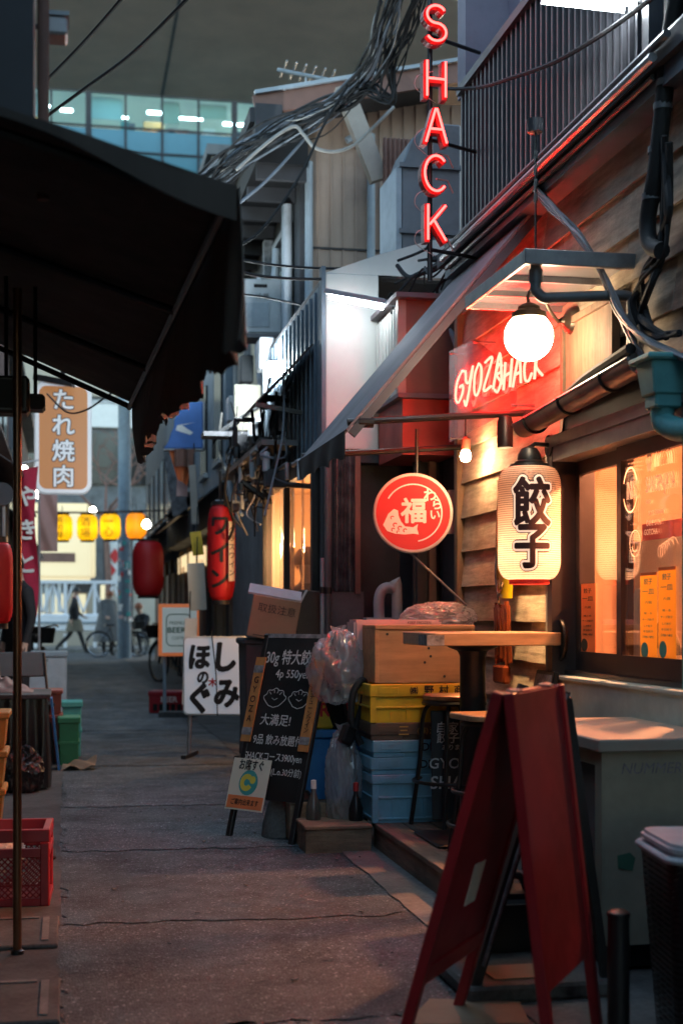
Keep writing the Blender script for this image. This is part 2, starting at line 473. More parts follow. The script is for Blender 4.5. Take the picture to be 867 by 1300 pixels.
mat('navy_panel', (0.012, 0.014, 0.02), 0.6, var=0.2)
mat('pvc_grey', (0.11, 0.115, 0.12), 0.4, var=0.15, dirt=0.3)
mat('pvc_pale', (0.33, 0.38, 0.42), 0.45, var=0.12, dirt=0.4, dirtcol=(0.15, 0.16, 0.17))
mat('cable_black', (0.014, 0.014, 0.015), 0.8, var=0.2)
mat('cable_grey', (0.14, 0.16, 0.19), 0.5, var=0.2)
mat('cable_white', (0.38, 0.36, 0.33), 0.6, var=0.2)
mat('awning_violet', (0.16, 0.135, 0.15), 0.65, var=0.2, scale=3, dirt=0.4, dirtcol=(0.07, 0.06, 0.06))
mat('awning_brown', (0.06, 0.050, 0.042), 0.85, var=0.3, scale=2, stretch=(3, 3, 0.6), dirt=0.5, dirtcol=(0.012, 0.01, 0.009), bump=0.15)
mat('valance_cloth', (0.20, 0.15, 0.11), 0.85, var=0.35, scale=2, stretch=(4, 4, 0.5), dirt=0.5, dirtcol=(0.07, 0.055, 0.045))
mat('brown_sheet', (0.20, 0.10, 0.075), 0.6, var=0.2, scale=3, dirt=0.4)
mat('red_lit_sheet', (0.42, 0.06, 0.045), 0.5, var=0.2, scale=4, dirt=0.4, dirtcol=(0.2, 0.03, 0.02))
mat('white_sheet', (0.66, 0.66, 0.62), 0.45, var=0.05, scale=2, dirt=0.25, dirtcol=(0.42, 0.40, 0.36))
mat('hood_grey', (0.15, 0.17, 0.19), 0.45, 0.3, var=0.15, scale=3, dirt=0.4)
mat('tan_sheet', (0.42, 0.30, 0.23), 0.6, var=0.14, scale=1.5, dirt=0.35, dirtcol=(0.14, 0.1, 0.08), dirtscale=1.2)
mat('tin_blue', (0.13, 0.17, 0.21), 0.5, 0.3, var=0.2, scale=2, dirt=0.5, dirtcol=(0.05, 0.06, 0.07))
mat('rust_tin', (0.10, 0.105, 0.115), 0.4, 0.5, var=0.5, scale=14, dirt=0.6, dirtcol=(0.015, 0.015, 0.018), dirtscale=11)
mat('dark_wall', (0.045, 0.045, 0.05), 0.8, var=0.25, scale=2, dirt=0.4)
mat('grey_wall', (0.13, 0.14, 0.15), 0.8, var=0.2, scale=2, dirt=0.5)
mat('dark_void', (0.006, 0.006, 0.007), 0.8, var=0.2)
mat('roof_dark', (0.04, 0.038, 0.04), 0.6, var=0.3, scale=3, dirt=0.4)
mat('ac_white', (0.47, 0.50, 0.52), 0.5, var=0.06, dirt=0.35, dirtcol=(0.25, 0.25, 0.25))
mat('white_paint', (0.72, 0.72, 0.70), 0.5, var=0.06, dirt=0.2, dirtcol=(0.45, 0.44, 0.42))
mat('cardboard', (0.30, 0.20, 0.12), 0.85, var=0.12, scale=5, dirt=0.25, dirtcol=(0.18, 0.12, 0.075))
mat('print_dark', (0.04, 0.035, 0.03), 0.8, var=0.2)
mat('ink_black', (0.012, 0.011, 0.012), 0.6, var=0.1)
mat('plastic_yellow', (0.72, 0.46, 0.02), 0.42, var=0.12, dirt=0.4, dirtcol=(0.38, 0.23, 0.03), dirtscale=7)
mat('plastic_blue', (0.19, 0.45, 0.58), 0.42, var=0.12, dirt=0.4, dirtcol=(0.12, 0.27, 0.36), dirtscale=7)
mat('plastic_brown', (0.13, 0.085, 0.06), 0.42, var=0.1, dirt=0.2)
mat('plastic_red', (0.36, 0.012, 0.022), 0.35, var=0.1, dirt=0.3, dirtcol=(0.16, 0.01, 0.012))
mat('plastic_green', (0.02, 0.20, 0.075), 0.4, var=0.12, dirt=0.25)
mat('plastic_rust', (0.24, 0.05, 0.03), 0.45, var=0.15, dirt=0.3)
mat('plastic_orange', (0.60, 0.27, 0.04), 0.4, var=0.1, dirt=0.3)
mat('plastic_black', (0.012, 0.012, 0.013), 0.32, var=0.2)
mat('foam_pink', (0.60, 0.40, 0.38), 0.7, var=0.06)
mat('bag_white', (0.56, 0.58, 0.60), 0.35, var=0.12, scale=14, bump=0.6, bscale=16, bdist=0.02)
mat('lid_white', (0.50, 0.52, 0.55), 0.4, var=0.1, dirt=0.3)
mat('tarp_blue', (0.03, 0.18, 0.42), 0.5, var=0.15)
mat('paper_cream', (0.74, 0.68, 0.54), 0.8, var=0.04)
paper('paper_yellow', (0.88, 0.66, 0.14), 0.55)
mat('print_orange', (0.80, 0.21, 0.07), 0.7, var=0.05)
mat('print_teal', (0.06, 0.34, 0.32), 0.7, var=0.08)
mat('print_yellow', (0.75, 0.62, 0.08), 0.7, var=0.05)
mat('print_white', (0.80, 0.78, 0.74), 0.6, var=0.03)
mat('print_red', (0.55, 0.03, 0.03), 0.6, var=0.06)
mat('print_green', (0.05, 0.14, 0.09), 0.7, var=0.1)
mat('banner_pink', (0.42, 0.016, 0.05), 0.8, var=0.15)
mat('skin', (0.48, 0.30, 0.22), 0.6, var=0.06)
mat('hair_black', (0.012, 0.01, 0.01), 0.5, var=0.2)
mat('hair_ginger', (0.26, 0.08, 0.03), 0.6, var=0.2)
mat('cloth_black', (0.014, 0.014, 0.017), 0.85, var=0.2)
mat('cloth_grey', (0.12, 0.12, 0.12), 0.85, var=0.15)
mat('cloth_olive', (0.13, 0.11, 0.075), 0.85, var=0.15)
mat('cloth_red', (0.30, 0.04, 0.03), 0.85, var=0.2)
mat('rubber', (0.012, 0.012, 0.012), 0.7, var=0.2)
mat('chrome', (0.45, 0.45, 0.47), 0.2, 1.0, var=0.05)
mat('brass', (0.45, 0.30, 0.12), 0.3, 1.0, var=0.2)
mat('dark_bronze', (0.08, 0.06, 0.045), 0.35, 0.8, var=0.2)
mat('pole_bronze', (0.16, 0.075, 0.04), 0.32, 0.7, var=0.3, scale=6, stretch=(1, 1, 0.3))
mat('glossy_yellow', (0.62, 0.42, 0.01), 0.1, var=0.05, coat=1.0)
mat('glossy_copper', (0.40, 0.09, 0.035), 0.18, 0.7, var=0.3)
mat('silver_foil', (0.5, 0.42, 0.33), 0.15, 0.9, var=0.2)
mat('overpass', (0.80, 0.59, 0.45), 0.85, var=0.12, scale=0.4, dirt=0.3, dirtcol=(0.58, 0.42, 0.32), dirtscale=0.15)
mat('pole_concrete', (0.19, 0.24, 0.28), 0.8, var=0.15, dirt=0.3)
mat('cream_wall', (0.52, 0.45, 0.28), 0.7, var=0.08, scale=0.8)
mat('beige_wall', (0.42, 0.37, 0.30), 0.75, var=0.1, scale=0.8)
mat('guard_white', (0.68, 0.68, 0.70), 0.5, var=0.06)
clear('window_glass', refl=0.26, rough=0.015)
clear('acrylic', tint=(0.93, 0.88, 0.9), refl=0.08, rough=0.05, haze=0.16, hazecol=(0.6, 0.55, 0.56))
clear('vinyl', tint=(0.95, 0.93, 0.9), refl=0.05, rough=0.10, haze=0.26, hazecol=(0.75, 0.68, 0.6), bump=0.6)
clear('bottle_glass', tint=(0.25, 0.3, 0.2), refl=0.1, rough=0.03, haze=0.15)
clear('polybag', tint=(0.92, 0.94, 0.96), refl=0.14, rough=0.12, haze=0.33, hazecol=(0.75, 0.78, 0.8), bump=0.3)
glow('globe_glow', (1.0, 0.76, 0.48), 10.0)
glow('bulb_glow', (1.0, 0.72, 0.38), 14.0)
glow('tube_cold', (0.86, 0.95, 1.0), 10.0)
glow('tube_mid', (0.88, 0.96, 1.0), 12.0)
glow('neon_red', (1.0, 0.036, 0.031), 2.8)
glow('neon_pink', (1.0, 0.0070, 0.0046), 26.0)
glow('far_bulb', (1.0, 0.95, 0.85), 5.0)
paper('lantern_white', (0.90, 0.70, 0.57), 0.62)
paper('valance_thin', (0.17, 0.145, 0.125), 0.22)
paper('lantern_yellow', (0.95, 0.72, 0.03), 0.7)
paper('lantern_orange', (0.95, 0.45, 0.05), 0.7)
paper('lantern_red', (0.70, 0.022, 0.028), 0.3)
mat('valance_dark', (0.05, 0.043, 0.038), 0.85, var=0.3, scale=3, dirt=0.4)

# ================================================================== ground
def flat(name, poly, z, m, kind='structure', jag=0.0, step=0.12):
    pts = []
    for i, p in enumerate(poly):
        q = poly[(i + 1) % len(poly)]
        L = math.hypot(q[0] - p[0], q[1] - p[1]); k = max(1, int(L / step)) if jag else 1
        for j in range(k):
            t = j / k
            pts.append((p[0] + (q[0] - p[0]) * t + random.uniform(-jag, jag), p[1] + (q[1] - p[1]) * t + random.uniform(-jag, jag), z))
    mb = MB(); mb.add(pts, [tuple(range(len(pts)))])
    o = mb.build(name, m); o['kind'] = kind
    return o
flat('ground', [(-400, -60), (400, -60), (400, 800), (-400, 800)], 0.0, 'asphalt')
# strips of repair asphalt laid across the alley, each a little higher than the one before
strips = [(2.2, 3.98, 'asphalt_dark'), (3.98, 4.62, 'asphalt_brown'), (5.35, 6.35, 'asphalt_dark'), (7.0, 8.0, 'asphalt_patch'), (8.6, 9.9, 'asphalt_patch'), (10.9, 12.2, 'asphalt_brown'), (14.2, 17.5, 'asphalt_patch'), (21, 25, 'asphalt_dark')]
for i, (y0, y1, m) in enumerate(strips):
    flat('road_patch', [(-0.02, y0), (1.25, y0 - 0.06), (1.27, y1 - 0.05), (-0.02, y1)], 0.004, m, jag=0.03, step=0.05)
for i, (y0, s) in enumerate([(4.63, 0.03), (6.36, 0.04)]):
    mb = MB(); n = 110
    mb.sheet(lambda a, b: (-0.02 + 1.3 * a, y0 + s * a + 0.012 * math.sin(a * 17 + i) + 0.006 * math.sin(a * 53) + (b - 0.5) * max(0.0006, 0.002 + 0.005 * math.sin(a * 31 + i * 2) + 0.004 * math.sin(a * 87)) + 0.02 * noise.noise(Vector((a * 9, y0, 0))), 0.008), n, 1)
    mb.build('road_seam', 'tar')['kind'] = 'structure'
# concrete edging: gutter on one side, apron on the other
flat('gutter_strip', [(-0.6, 3.2), (-0.03, 3.2), (-0.03, 40), (-0.6, 40)], 0.006, 'concrete_dark', jag=0.012)
flat('concrete_apron', [(1.28, 3.0), (3.0, 3.0), (3.0, 8.2), (1.31, 8.2)], 0.006, 'concrete', jag=0.01)
flat('concrete_apron', [(1.36, 8.25), (3.0, 8.25), (3.0, 40), (1.40, 40)], 0.006, 'concrete_dark', jag=0.012)
for (x, y, lab) in ((-0.19, 4.27, 'cracked concrete drain cover in the gutter on the near side of the bronze pole'), (-0.20, 5.20, 'concrete drain cover in the gutter between the bronze pole and the red crate'), (-0.22, 7.0, 'concrete drain cover in the gutter beyond the red mesh crate')):
    t = thing('drain_cover', lab, 'drain cover', (x, y, 0.006), 0, 'drain covers along the gutter')
    MB().span((-0.17, -0.24, 0), (0.17, 0.24, 0.016)).build('slab', 'concrete_dark', t, local=True, bevel=0.005)
    mb = MB()
    for sx in (-1, 1): mb.span((sx * 0.125 - 0.012, -0.19, 0.017), (sx * 0.125 + 0.012, 0.19, 0.021))
    mb.span((-0.10, 0.18, 0.017), (0.10, 0.2, 0.021))
    mb.build('rim', 'concrete', t, local=True)
# crumbs of litter on the asphalt
mb = MB()
for i in range(46):
    x, y = random.uniform(0.0, 1.35), random.uniform(3.4, 9); a = random.uniform(0, 6.3); r = random.uniform(0.003, 0.011)
    mb.box((x, y, 0.011), (r * 2.2, r, 0.004), Euler((0, 0, a)))
tag(mb.build('road_grit', 'concrete'), 'pale grit and crumbs scattered on the alley asphalt', 'grit', kind='stuff')

# ================================================================== far end of the alley
def kerb(y, x0, x1): 
    MB().span((x0, y, 0.0), (x1, y + 0.18, 0.13)).build('kerb', 'concrete', bevel=0.01)['kind'] = 'structure'
kerb(43.0, -30, 30)
MB().span((-40, 43.2, 0.0), (40, 47, 0.12)).build('pavement', 'concrete')['kind'] = 'structure'

# expressway overhead
t = thing('expressway_overpass', 'brown grey underside of an elevated expressway spanning above the roofs', 'overpass', (0, 53, 0))
MB().span((-70, 53.5, 25.1), (70, 66, 27.5)).build('deck', 'overpass', t)
for x in (-4.0, 4.3, 12.5): MB().span((x - 0.05, 53.55, 25.07), (x + 0.05, 65.95, 25.1)).build('joint', 'grey_wall', t)
for x in (-26, 30):
    MB().span((x - 1.5, 58, 0), (x + 1.5, 62, 25.1)).build('pier', 'overpass', t, bevel=0.2)

# glass office block behind the expressway
GY = 75.0
t = thing('glass_office_building', 'teal glass office block with bright lit floor seen under the expressway', 'building', (5, GY, 0))
MB().span((-16, GY + 5.2, 0), (22, GY + 18, 44)).build('core', 'grey_wall', t)
mb = MB()
clear('office_glass', tint=(0.75, 0.92, 0.95), refl=0.05)
glow('office_tube', (0.92, 1.0, 0.95), 5.0)
mat('teal_panel', (0.07, 0.24, 0.30), 0.25, var=0.12, scale=0.3)
mat('office_wall_lit', (0.62, 0.66, 0.55), 0.8, var=0.08, scale=0.5)
cols = [-16 + 1.9 * i for i in range(21)]
rows = []
z = 0.4
FH = 4.25
zf0 = 26.55 - 6 * FH
floors = [zf0 + FH * k for k in range(0, 10)]
for zf in floors:
    MB().span((-16, GY + 0.3, zf - 0.15), (22, GY + 5.2, zf)).build('floor_slab', 'grey_wall', t)
rnd_b = random.Random(8)
for k, zf in enumerate(floors):
    seen = k in (4, 5, 6, 7)
    if not seen:
        MB().span((-16, GY, zf), (22, GY + 0.06, zf + FH - 0.16)).build('glazing_band', 'teal_panel', t)
        continue
    for i, x in enumerate(cols[:-1]):
        vis = 5 <= i <= 15
        if not vis and i % 2: continue
        wd = 1.9 if vis else 3.8
        p = MB().span((x + 0.05, GY, zf + 0.05), (x + wd - 0.05, GY + 0.03, zf + 1.72)).build('pane', 'office_glass', t)
        for a, b in ((1.80, 2.95), (3.0, 4.15)):
            MB().span((x + 0.05, GY + 0.0, zf + a), (x + wd - 0.05, GY + 0.06, zf + b)).build('spandrel_panel', 'teal_panel', t)
    # lit room behind the glass
    MB().span((-16, GY + 3.6, zf), (22, GY + 3.7, zf + 4.0)).build('room_wall', 'office_wall_lit', t)
    for i in range(18):
        x = -15 + i * 2.1 + random.uniform(-0.3, 0.3)
        MB().span((x, GY + 0.9 + (i % 3) * 0.5, zf + 1.18), (x + rnd_b.choice((.6, 1.0, 1.35, 1.7)), GY + 1.05 + (i % 3) * 0.5, zf + 1.24 + .05 * (i % 2))).build('ceiling_tube', 'office_tube', t)
    for i in range(5, 16):
        if rnd_b.random() < .55:
            x = cols[i]; MB().span((x + .08, GY + .5, zf + rnd_b.uniform(.5, 1.1)), (x + rnd_b.uniform(.9, 1.82), GY + .54, zf + 1.7)).build('blind', rnd_b.choice(['cream_wall', 'beige_wall', 'print_white', 'office_wall_lit']), t)
    cm = ['plastic_orange', 'tarp_blue', 'cream_wall', 'print_teal', 'cloth_grey', 'print_white', 'brown_sheet']
    for i in range(16):
        x = random.uniform(-8, 14); h = random.uniform(0.3, 0.9)
        MB().span((x, GY + 1.6, zf + 0.1), (x + random.uniform(0.4, 1.2), GY + 2.2, zf + 0.1 + h)).build('furniture', random.choice(cm), t)
for i, x in enumerate(cols):
    wd = 0.30 if i % 4 == 1 else 0.11
    MB().span((x - wd / 2, GY - 0.1, 0), (x + wd / 2, GY - 0.005, 44)).build('mullion', 'dark_wall', t)
for k, zf in enumerate(floors):
    for a in (0.0, 1.76, 2.98):
        MB().span((-16, GY - 0.07, zf + a - 0.05), (22, GY - 0.004, zf + a + 0.05)).build('transom', 'dark_wall', t)
tag(t)

# pale block seen between the eaves and the glass building
t = thing('pale_rendered_building', 'pale grey rendered block standing behind the dark tiled eave', 'building', (5.2, 30, 0))
MB().span((2.8, 28, 0), (8, 34, 10.2)).build('wall', 'grey_wall', t)
MB().span((2.7, 27.9, 10.2), (8.2, 34.2, 10.4)).build('parapet', 'grey_wall', t)
for z in (8.2, 5.6):
    MB().span((2.75, 29, z), (2.80, 31, z + 1.2)).build('window', 'dark_glass', t)

# shops across the far street
glow('shop_glow_cream', (1.0, 0.86, 0.55), 0.12, (0.55, 0.46, 0.28))  # the cream shop's wall glows by itself to look lit
y = 50.0
t = thing('cream_corner_shop', 'cream fronted shop with a dark name strip across the far street', 'building', (0.2, y, 0))
MB().span((-3.2, y, 2.3), (0.98, y + 3, 5.0)).build('upper_front', 'shop_glow_cream', t, bevel=0.18, seg=3)
MB().span((-3.2, y + 0.5, 0.12), (0.9, y + 3, 2.3)).build('shopfront', 'beige_wall', t)
MB().span((-3.1, y + 0.42, 1.9), (0.85, y + 0.5, 2.28)).build('shutter_box', 'dark_wall', t)
MB().span((-1.4, y - 0.05, 2.95), (0.28, y + 0.01, 3.27)).build('name_strip', 'brown_sheet', t)
for i in range(5): MB().span((-2.6 + i * 0.7, y + 0.40, 0.2), (-2.15 + i * 0.7, y + 0.49, 1.85)).build('window', 'shop_glow_cream', t)
t = thing('grey_office_building', 'grey blue building with a beige band behind the bare branches', 'building', (4, 56, 0))
MB().span((-8, 56, 0), (12, 62, 14)).build('wall', 'grey_wall', t)
MB().span((-8, 55.9, 9.6), (12, 56.0, 12.6)).build('band', 'beige_wall', t)
MB().span((-8, 55.85, 6.2), (12, 55.95, 8.2)).build('window_band', 'dark_glass', t)
MB().span((0.5, 55.8, 8.4), (12, 55.95, 9.3)).build('sign_band', 'white_paint', t)
for i in range(7): MB().span((-3 + i * 1.9, 55.78, 6.2), (-2.88 + i * 1.9, 55.86, 8.2)).build('mullion', 'dark_wall', t)
t = thing('poster_wall', 'white poster wall with red diamond marks beside the cream shop', 'wall', (2, 49, 0))
MB().span((1.25, 49.2, 0.12), (3.6, 49.4, 4.4)).build('panel', 'white_paint', t)
for (u, v) in ((140, 724), (146, 706), (160, 715)):
    p = at_y(u, v, 49.15)
    MB().prism([(0, -0.26), (0.2, 0), (0, 0.26), (-0.2, 0)], p, (1, 0, 0), (0, 0, 1), (0, 0.03, 0)).build('diamond', 'print_red', t)
for x in (1.2, 2.05):
    MB().span((x, 49.0, 0.12), (x + 0.16, 49.15, 4.6)).build('post', 'dark_wall', t)
MB().span((1.25, 49.05, 0.2), (3.6, 49.2, 2.1)).build('dado', 'beige_wall', t)
p = at_y(131, 752, 48.9); MB().box(p, (0.18, 0.1, 0.5)).build('lit_window', 'shop_glow_cream', t)

# white crash barrier and lattice along the far street
t = thing('white_guard_rail', 'white steel guard rail with wide beam and lattice along the far street', 'guard rail', (1, 45, 0))
MB().span((-3, 44.6, 0.62), (1.75, 44.75, 1.16)).build('beam', 'guard_white', t, bevel=0.05)
MB().span((-3, 44.55, 0.86), (1.75, 44.6, 0.92)).build('groove', 'pole_concrete', t)
for i in range(6): MB().span((-2.8 + i * 0.9, 44.76, 0.1), (-2.7 + i * 0.9, 44.86, 2.2)).build('post', 'guard_white', t)
MB().span((-3, 44.8, 2.1), (1.75, 44.86, 2.2)).build('top_rail', 'guard_white', t)
for i in range(7):
    x = -2.6 + i * 0.62
    MB().bar((x, 44.9, 1.2), (x + 0.31, 44.9, 2.1), 0.07, 0.05, (0, 1, 0)).build('lattice_bar', 'guard_white', t)
    MB().bar((x + 0.62, 44.9, 1.2), (x + 0.31, 44.9, 2.1), 0.07, 0.05, (0, 1, 0)).build('lattice_bar', 'guard_white', t)
for i in range(12):
    MB().span((-2.2 + i * 0.19, 44.95, 1.2), (-2.2 + i * 0.19 + 0.13, 45.0, 2.15)).build('slat', 'white_paint', t)
MB().span((-3, 47.2, 0.12), (6, 47.4, 0.62)).build('low_wall', 'beige_wall', t)

# concrete utility pole covered in stickers
p = at_z(158, 836, 0)
t = thing('utility_pole', 'grey concrete utility pole plastered with stickers at the alley mouth', 'utility pole', p)
MB().lathe([(0.18, 0), (0.165, 5), (0.15, 10.5), (0, 10.5)], 18).build('shaft', 'pole_concrete', t, local=True, smooth=True)
for z in (6.6, 8.6): MB().span((-0.9, -0.24, z), (0.9, -0.17, z + 0.09)).build('crossarm', 'galvanised', t, local=True)
for i in range(26):
    a = random.uniform(-2.6, -0.5); z = random.uniform(1.0, 3.1); w_, h_ = random.uniform(0.06, 0.16), random.uniform(0.06, 0.18)
    c = Vector((0.183 * math.cos(a), 0.183 * math.sin(a), z)); ex = Vector((-math.sin(a), math.cos(a), 0))
    MB().prism([(-w_/2, -h_/2), (w_/2, -h_/2), (w_/2, h_/2), (-w_/2, h_/2)], c, ex, (0, 0, 1), (0.004 * math.cos(a), 0.004 * math.sin(a), 0)).build('sticker', random.choice(['print_white', 'print_white', 'foam_pink', 'print_red', 'pvc_pale', 'print_teal']), t, local=True)
# bare street tree beyond
t = thing('bare_street_tree', 'bare branched street tree standing behind the utility pole', 'tree', (1.3, 47.5, 0.12))
mb = MB(); mb.tube([(0, 0, 0), (0.05, 0, 2.2), (-0.05, 0.05, 4.3)], [0.13, 0.10, 0.08], 8); mb.build('trunk', 'brown_sheet', t, local=True, smooth=True)
mb = MB()
def branch(p, d, L, r, k):
    q = p + d * L; mid = p.lerp(q, 0.5) + Vector([random.uniform(-0.12, 0.12) * L for _ in range(3)])
    mb.tube([p, mid, q], [r, r * 0.85, r * 0.65], 5)
    if k:
        for _ in range(3):
            dd = (d + Vector([random.uniform(-0.75, 0.75) for _ in range(3)])).normalized(); branch(q, dd, L * random.uniform(0.6, 0.85), r * 0.62, k - 1)
for _ in range(4): branch(Vector((-0.05, 0.05, 4.2)), Vector((random.uniform(-1, 1), random.uniform(-0.6, 0.6), random.uniform(0.4, 1))).normalized(), 1.4, 0.06, 3)
mb.build('crown', 'brown_sheet', t, local=True)

# ================================================================== gyoza shop on the near corner
XW = 2.20
shop = thing('gyoza_shop', 'wood clad gyoza shop with lit corner window and balcony railing', 'building', (3.6, 5.5, 0))
WT = 0.10
mb = MB()
mb.span((XW + 0.03, 6.09, 0), (XW + WT, 7.78, 3.25))
mb.span((XW + 0.03, 1.5, 1.93), (XW + WT, 6.09, 3.25))
mb.span((XW + 0.03, 1.5, 0), (XW + WT, 6.09, 0.85))
mb.span((XW + 0.03, 1.5, 0.85), (XW + WT, 3.7, 1.93))
mb.build('wall', 'dark_wall', shop)
MB().span((XW + WT, 7.68, 0), (6.0, 7.78, 3.25)).build('end_wall', 'dark_wall', shop)
MB().span((2.05, 1.5, 3.1), (6.0, 7.78, 3.18)).build('floor_slab', 'dark_wall', shop)
# lapped rough boards
PITCH = 0.192
def boards(y0, y1, z, nameless=None):
    """one course between y0 and y1 (y1 farther), cut at random joints"""
    y = y1
    while y > y0 + 0.02:
        L = random.uniform(0.9, 1.9)
        ye = max(y0, y - L)
        if ye - y0 < 0.25: ye = y0
        tilt = 0.022 + random.uniform(-0.004, 0.004); dz = random.uniform(-0.004, 0.004); dz2 = dz + random.uniform(-0.006, 0.006)
        t_ = 0.014
        b = z + dz; tz = z + PITCH + 0.02 + dz
        vs = []
        for yy, d in ((ye + 0.002, dz2 - dz), (y - 0.002, 0.0)):
            vs += [(XW - tilt, yy, b + d), (XW - tilt + t_, yy, b + d), (XW + t_ + 0.004, yy, tz + d), (XW + 0.004, yy, tz + d)]
        mb = MB(); mb.add(vs, [(0, 1, 2, 3), (7, 6, 5, 4), (0, 4, 5, 1), (1, 5, 6, 2), (2, 6, 7, 3), (3, 7, 4, 0)])
        mb.build('board', 'siding', shop)
        y = ye
for k in range(-6, 11):
    z = 1.115 + PITCH * k
    if z + PITCH < 0.05: continue
    if z < 2.0: boards(6.14, 7.74, z)
    else: boards(2.6, 7.74, z)
MB().span((XW - 0.045, 7.735, 0), (XW + 0.04, 7.80, 3.2)).build('corner_post', 'timber', shop, bevel=0.004)
# small timber hatch above the gutter
a = at_x(722, 512, XW - 0.03); b = at_x(782, 442, XW - 0.03)
h = MB().span((XW - 0.045, b.y, 2.12), (XW - 0.024, a.y, 2.42)).build('hatch', 'timber', shop)
mb = MB()
for (z0, z1) in ((2.10, 2.13), (2.41, 2.44)): mb.span((XW - 0.06, b.y - 0.03, z0), (XW - 0.025, a.y + 0.03, z1))
for yy in (b.y - 0.03, a.y): mb.span((XW - 0.06, yy, 2.131), (XW - 0.025, yy + 0.03, 2.409))
mb.build('hatch_frame', 'timber', h)
# ---------------- sliding window
MB().span((XW - 0.082, 6.101, 0.882), (XW + 0.02, 6.125, 1.95)).build('jamb_trim', 'grey_frame', shop)
win = MB().span((XW - 0.08, 6.04, 0.882), (XW + 0.12, 6.10, 1.90)).build('window', 'bronze_frame', shop)
mb = MB()
mb.span((XW - 0.085, 3.7, 1.895), (XW + 0.12, 6.11, 1.945)); mb.span((XW - 0.078, 3.7, 1.83), (XW + 0.11, 6.04, 1.893))
mb.build('window_head', 'grey_frame', win)
MB().span((XW - 0.02, 4.70, 0.882), (XW + 0.12, 6.04, 0.900)).build('window_track', 'bronze_frame', win)
for (y0, y1, xo) in ((5.44, 6.035, 0.03), (4.70, 5.47, -0.005)):
    s_ = MB()
    s_.span((XW + xo, y0, 0.901), (XW + xo + 0.026, y1, 0.985)); s_.span((XW + xo, y0, 1.77), (XW + xo + 0.026, y1, 1.829))
    s_.span((XW + xo, y0, 0.985), (XW + xo + 0.026, y0 + 0.03, 1.77)); s_.span((XW + xo, y1 - 0.045, 0.985), (XW + xo + 0.026, y1, 1.77))
    s_.build('sash', 'bronze_frame', win)
    MB().span((XW + xo + 0.010, y0 + 0.03, 0.985), (XW + xo + 0.014, y1 - 0.045, 1.77)).build('pane', 'window_glass', win)
MB().span((XW - 0.086, 3.9, 0.862), (XW + 0.13, 6.128, 0.880)).build('sill', 'teal_plaster', win, bevel=0.004)
MB().span((XW - 0.078, 3.7, 0.45), (XW + 0.028, 6.10, 0.861)).build('apron_panel', 'teal_plaster', shop)
MB().span((XW - 0.075, 4.42, 0.882), (XW + 0.10, 4.695, 1.893)).build('teal_post', 'teal_metal', shop, bevel=0.006)
MB().span((XW - 0.075, 3.4, 0.882), (XW + 0.10, 4.40, 1.893)).build('dark_panel', 'bronze_frame', shop)
# lettering on the glass, seen from the alley: text runs from far to near
EX, EZ = (0, -1, 0), (0, 0, 1)
paper('glass_print', (0.92, 0.88, 0.84), 0.5)
gx = XW - 0.0005
def gp(u, v): return at_x(u, v, gx)
def gl(mb, nm='glass_lettering'): return mb.build(nm, 'glass_print', win)
for s_, h_, u, v, bo, ft in (('SANGENJAYA', 0.085, 838, 615, .012, .27), ('INKS', 0.10, 802, 622, .012, .10), ('MAP', .024, 823, 637, .01, None), ('SOFT DRINKS', .024, 833, 650, .01, None), ('DIRT OUT', .03, 830, 663, .012, None), ('GOTCHA', .03, 826, 675, .012, None), ('CUT', .028, 842, 586, .01, None)):
    mb = MB(); write(mb, s_, h_, gp(u, v), EX, EZ, bo, fit=ft); gl(mb)
mb = MB()
for i in range(9):
    for j in range(7):
        c = gp(804, 582) + Vector((0, (i - 4) * 0.013 + (j % 2) * 0.006, (j - 3) * 0.016))
        mb.prism([(0.0035 * math.cos(q), 0.0035 * math.sin(q)) for q in (0, 1.05, 2.1, 3.14, 4.2, 5.24)], c, EX, EZ, (-0.0005, 0, 0))
tag(gl(mb, 'dot_pattern'), kind='stuff')
def arc_strip(mb, c, r0, r1, a0, a1, n=16, ex=EX, ez=EZ, sx=1.0):
    c, ex, ez = Vector(c), Vector(ex), Vector(ez); vs = []
    for i in range(n + 1):
        a = R(a0 + (a1 - a0) * i / n)
        for r in (r0, r1): vs.append(c + ex * (r * math.cos(a) * sx) + ez * (r * math.sin(a)))
    mb.add(vs, [(2 * i, 2 * i + 2, 2 * i + 3, 2 * i + 1) for i in range(n)])
def garc(*a, **k):
    mb = MB(); arc_strip(mb, *a, **k); gl(mb, 'glass_arc')
c = gp(842, 590)
for r0, r1 in ((0.098, 0.108), (0.076, 0.085), (0.056, 0.064)): garc(c, r0, r1, 0, 180, sx=0.75)
mb = MB()
for i in range(6):
    a = i * math.pi / 3; q = gp(824, 584) + Vector((0, -0.018 * math.cos(a), 0.03 * math.sin(a)))
    mb.prism([(0.012 * math.cos(t_), 0.018 * math.sin(t_)) for t_ in [k * 0.785 for k in range(8)]], q, EX, EZ, (-0.0005 - 0.0001 * i, 0, 0))
gl(mb, 'glass_flower')
garc(gp(800, 622), 0.085, 0.092, 20, 160, sx=0.8); garc(gp(800, 622), 0.085, 0.092, 200, 340, sx=0.8)
for i in range(5): garc(gp(838 + i * 4, 700), 0.02 + 0.008 * i, 0.023 + 0.008 * i, 30, 250 - 20 * i)
garc(gp(806, 690), 0.05, 0.054, 0, 360, n=24); garc(gp(806, 690), 0.03, 0.034, 200, 340)
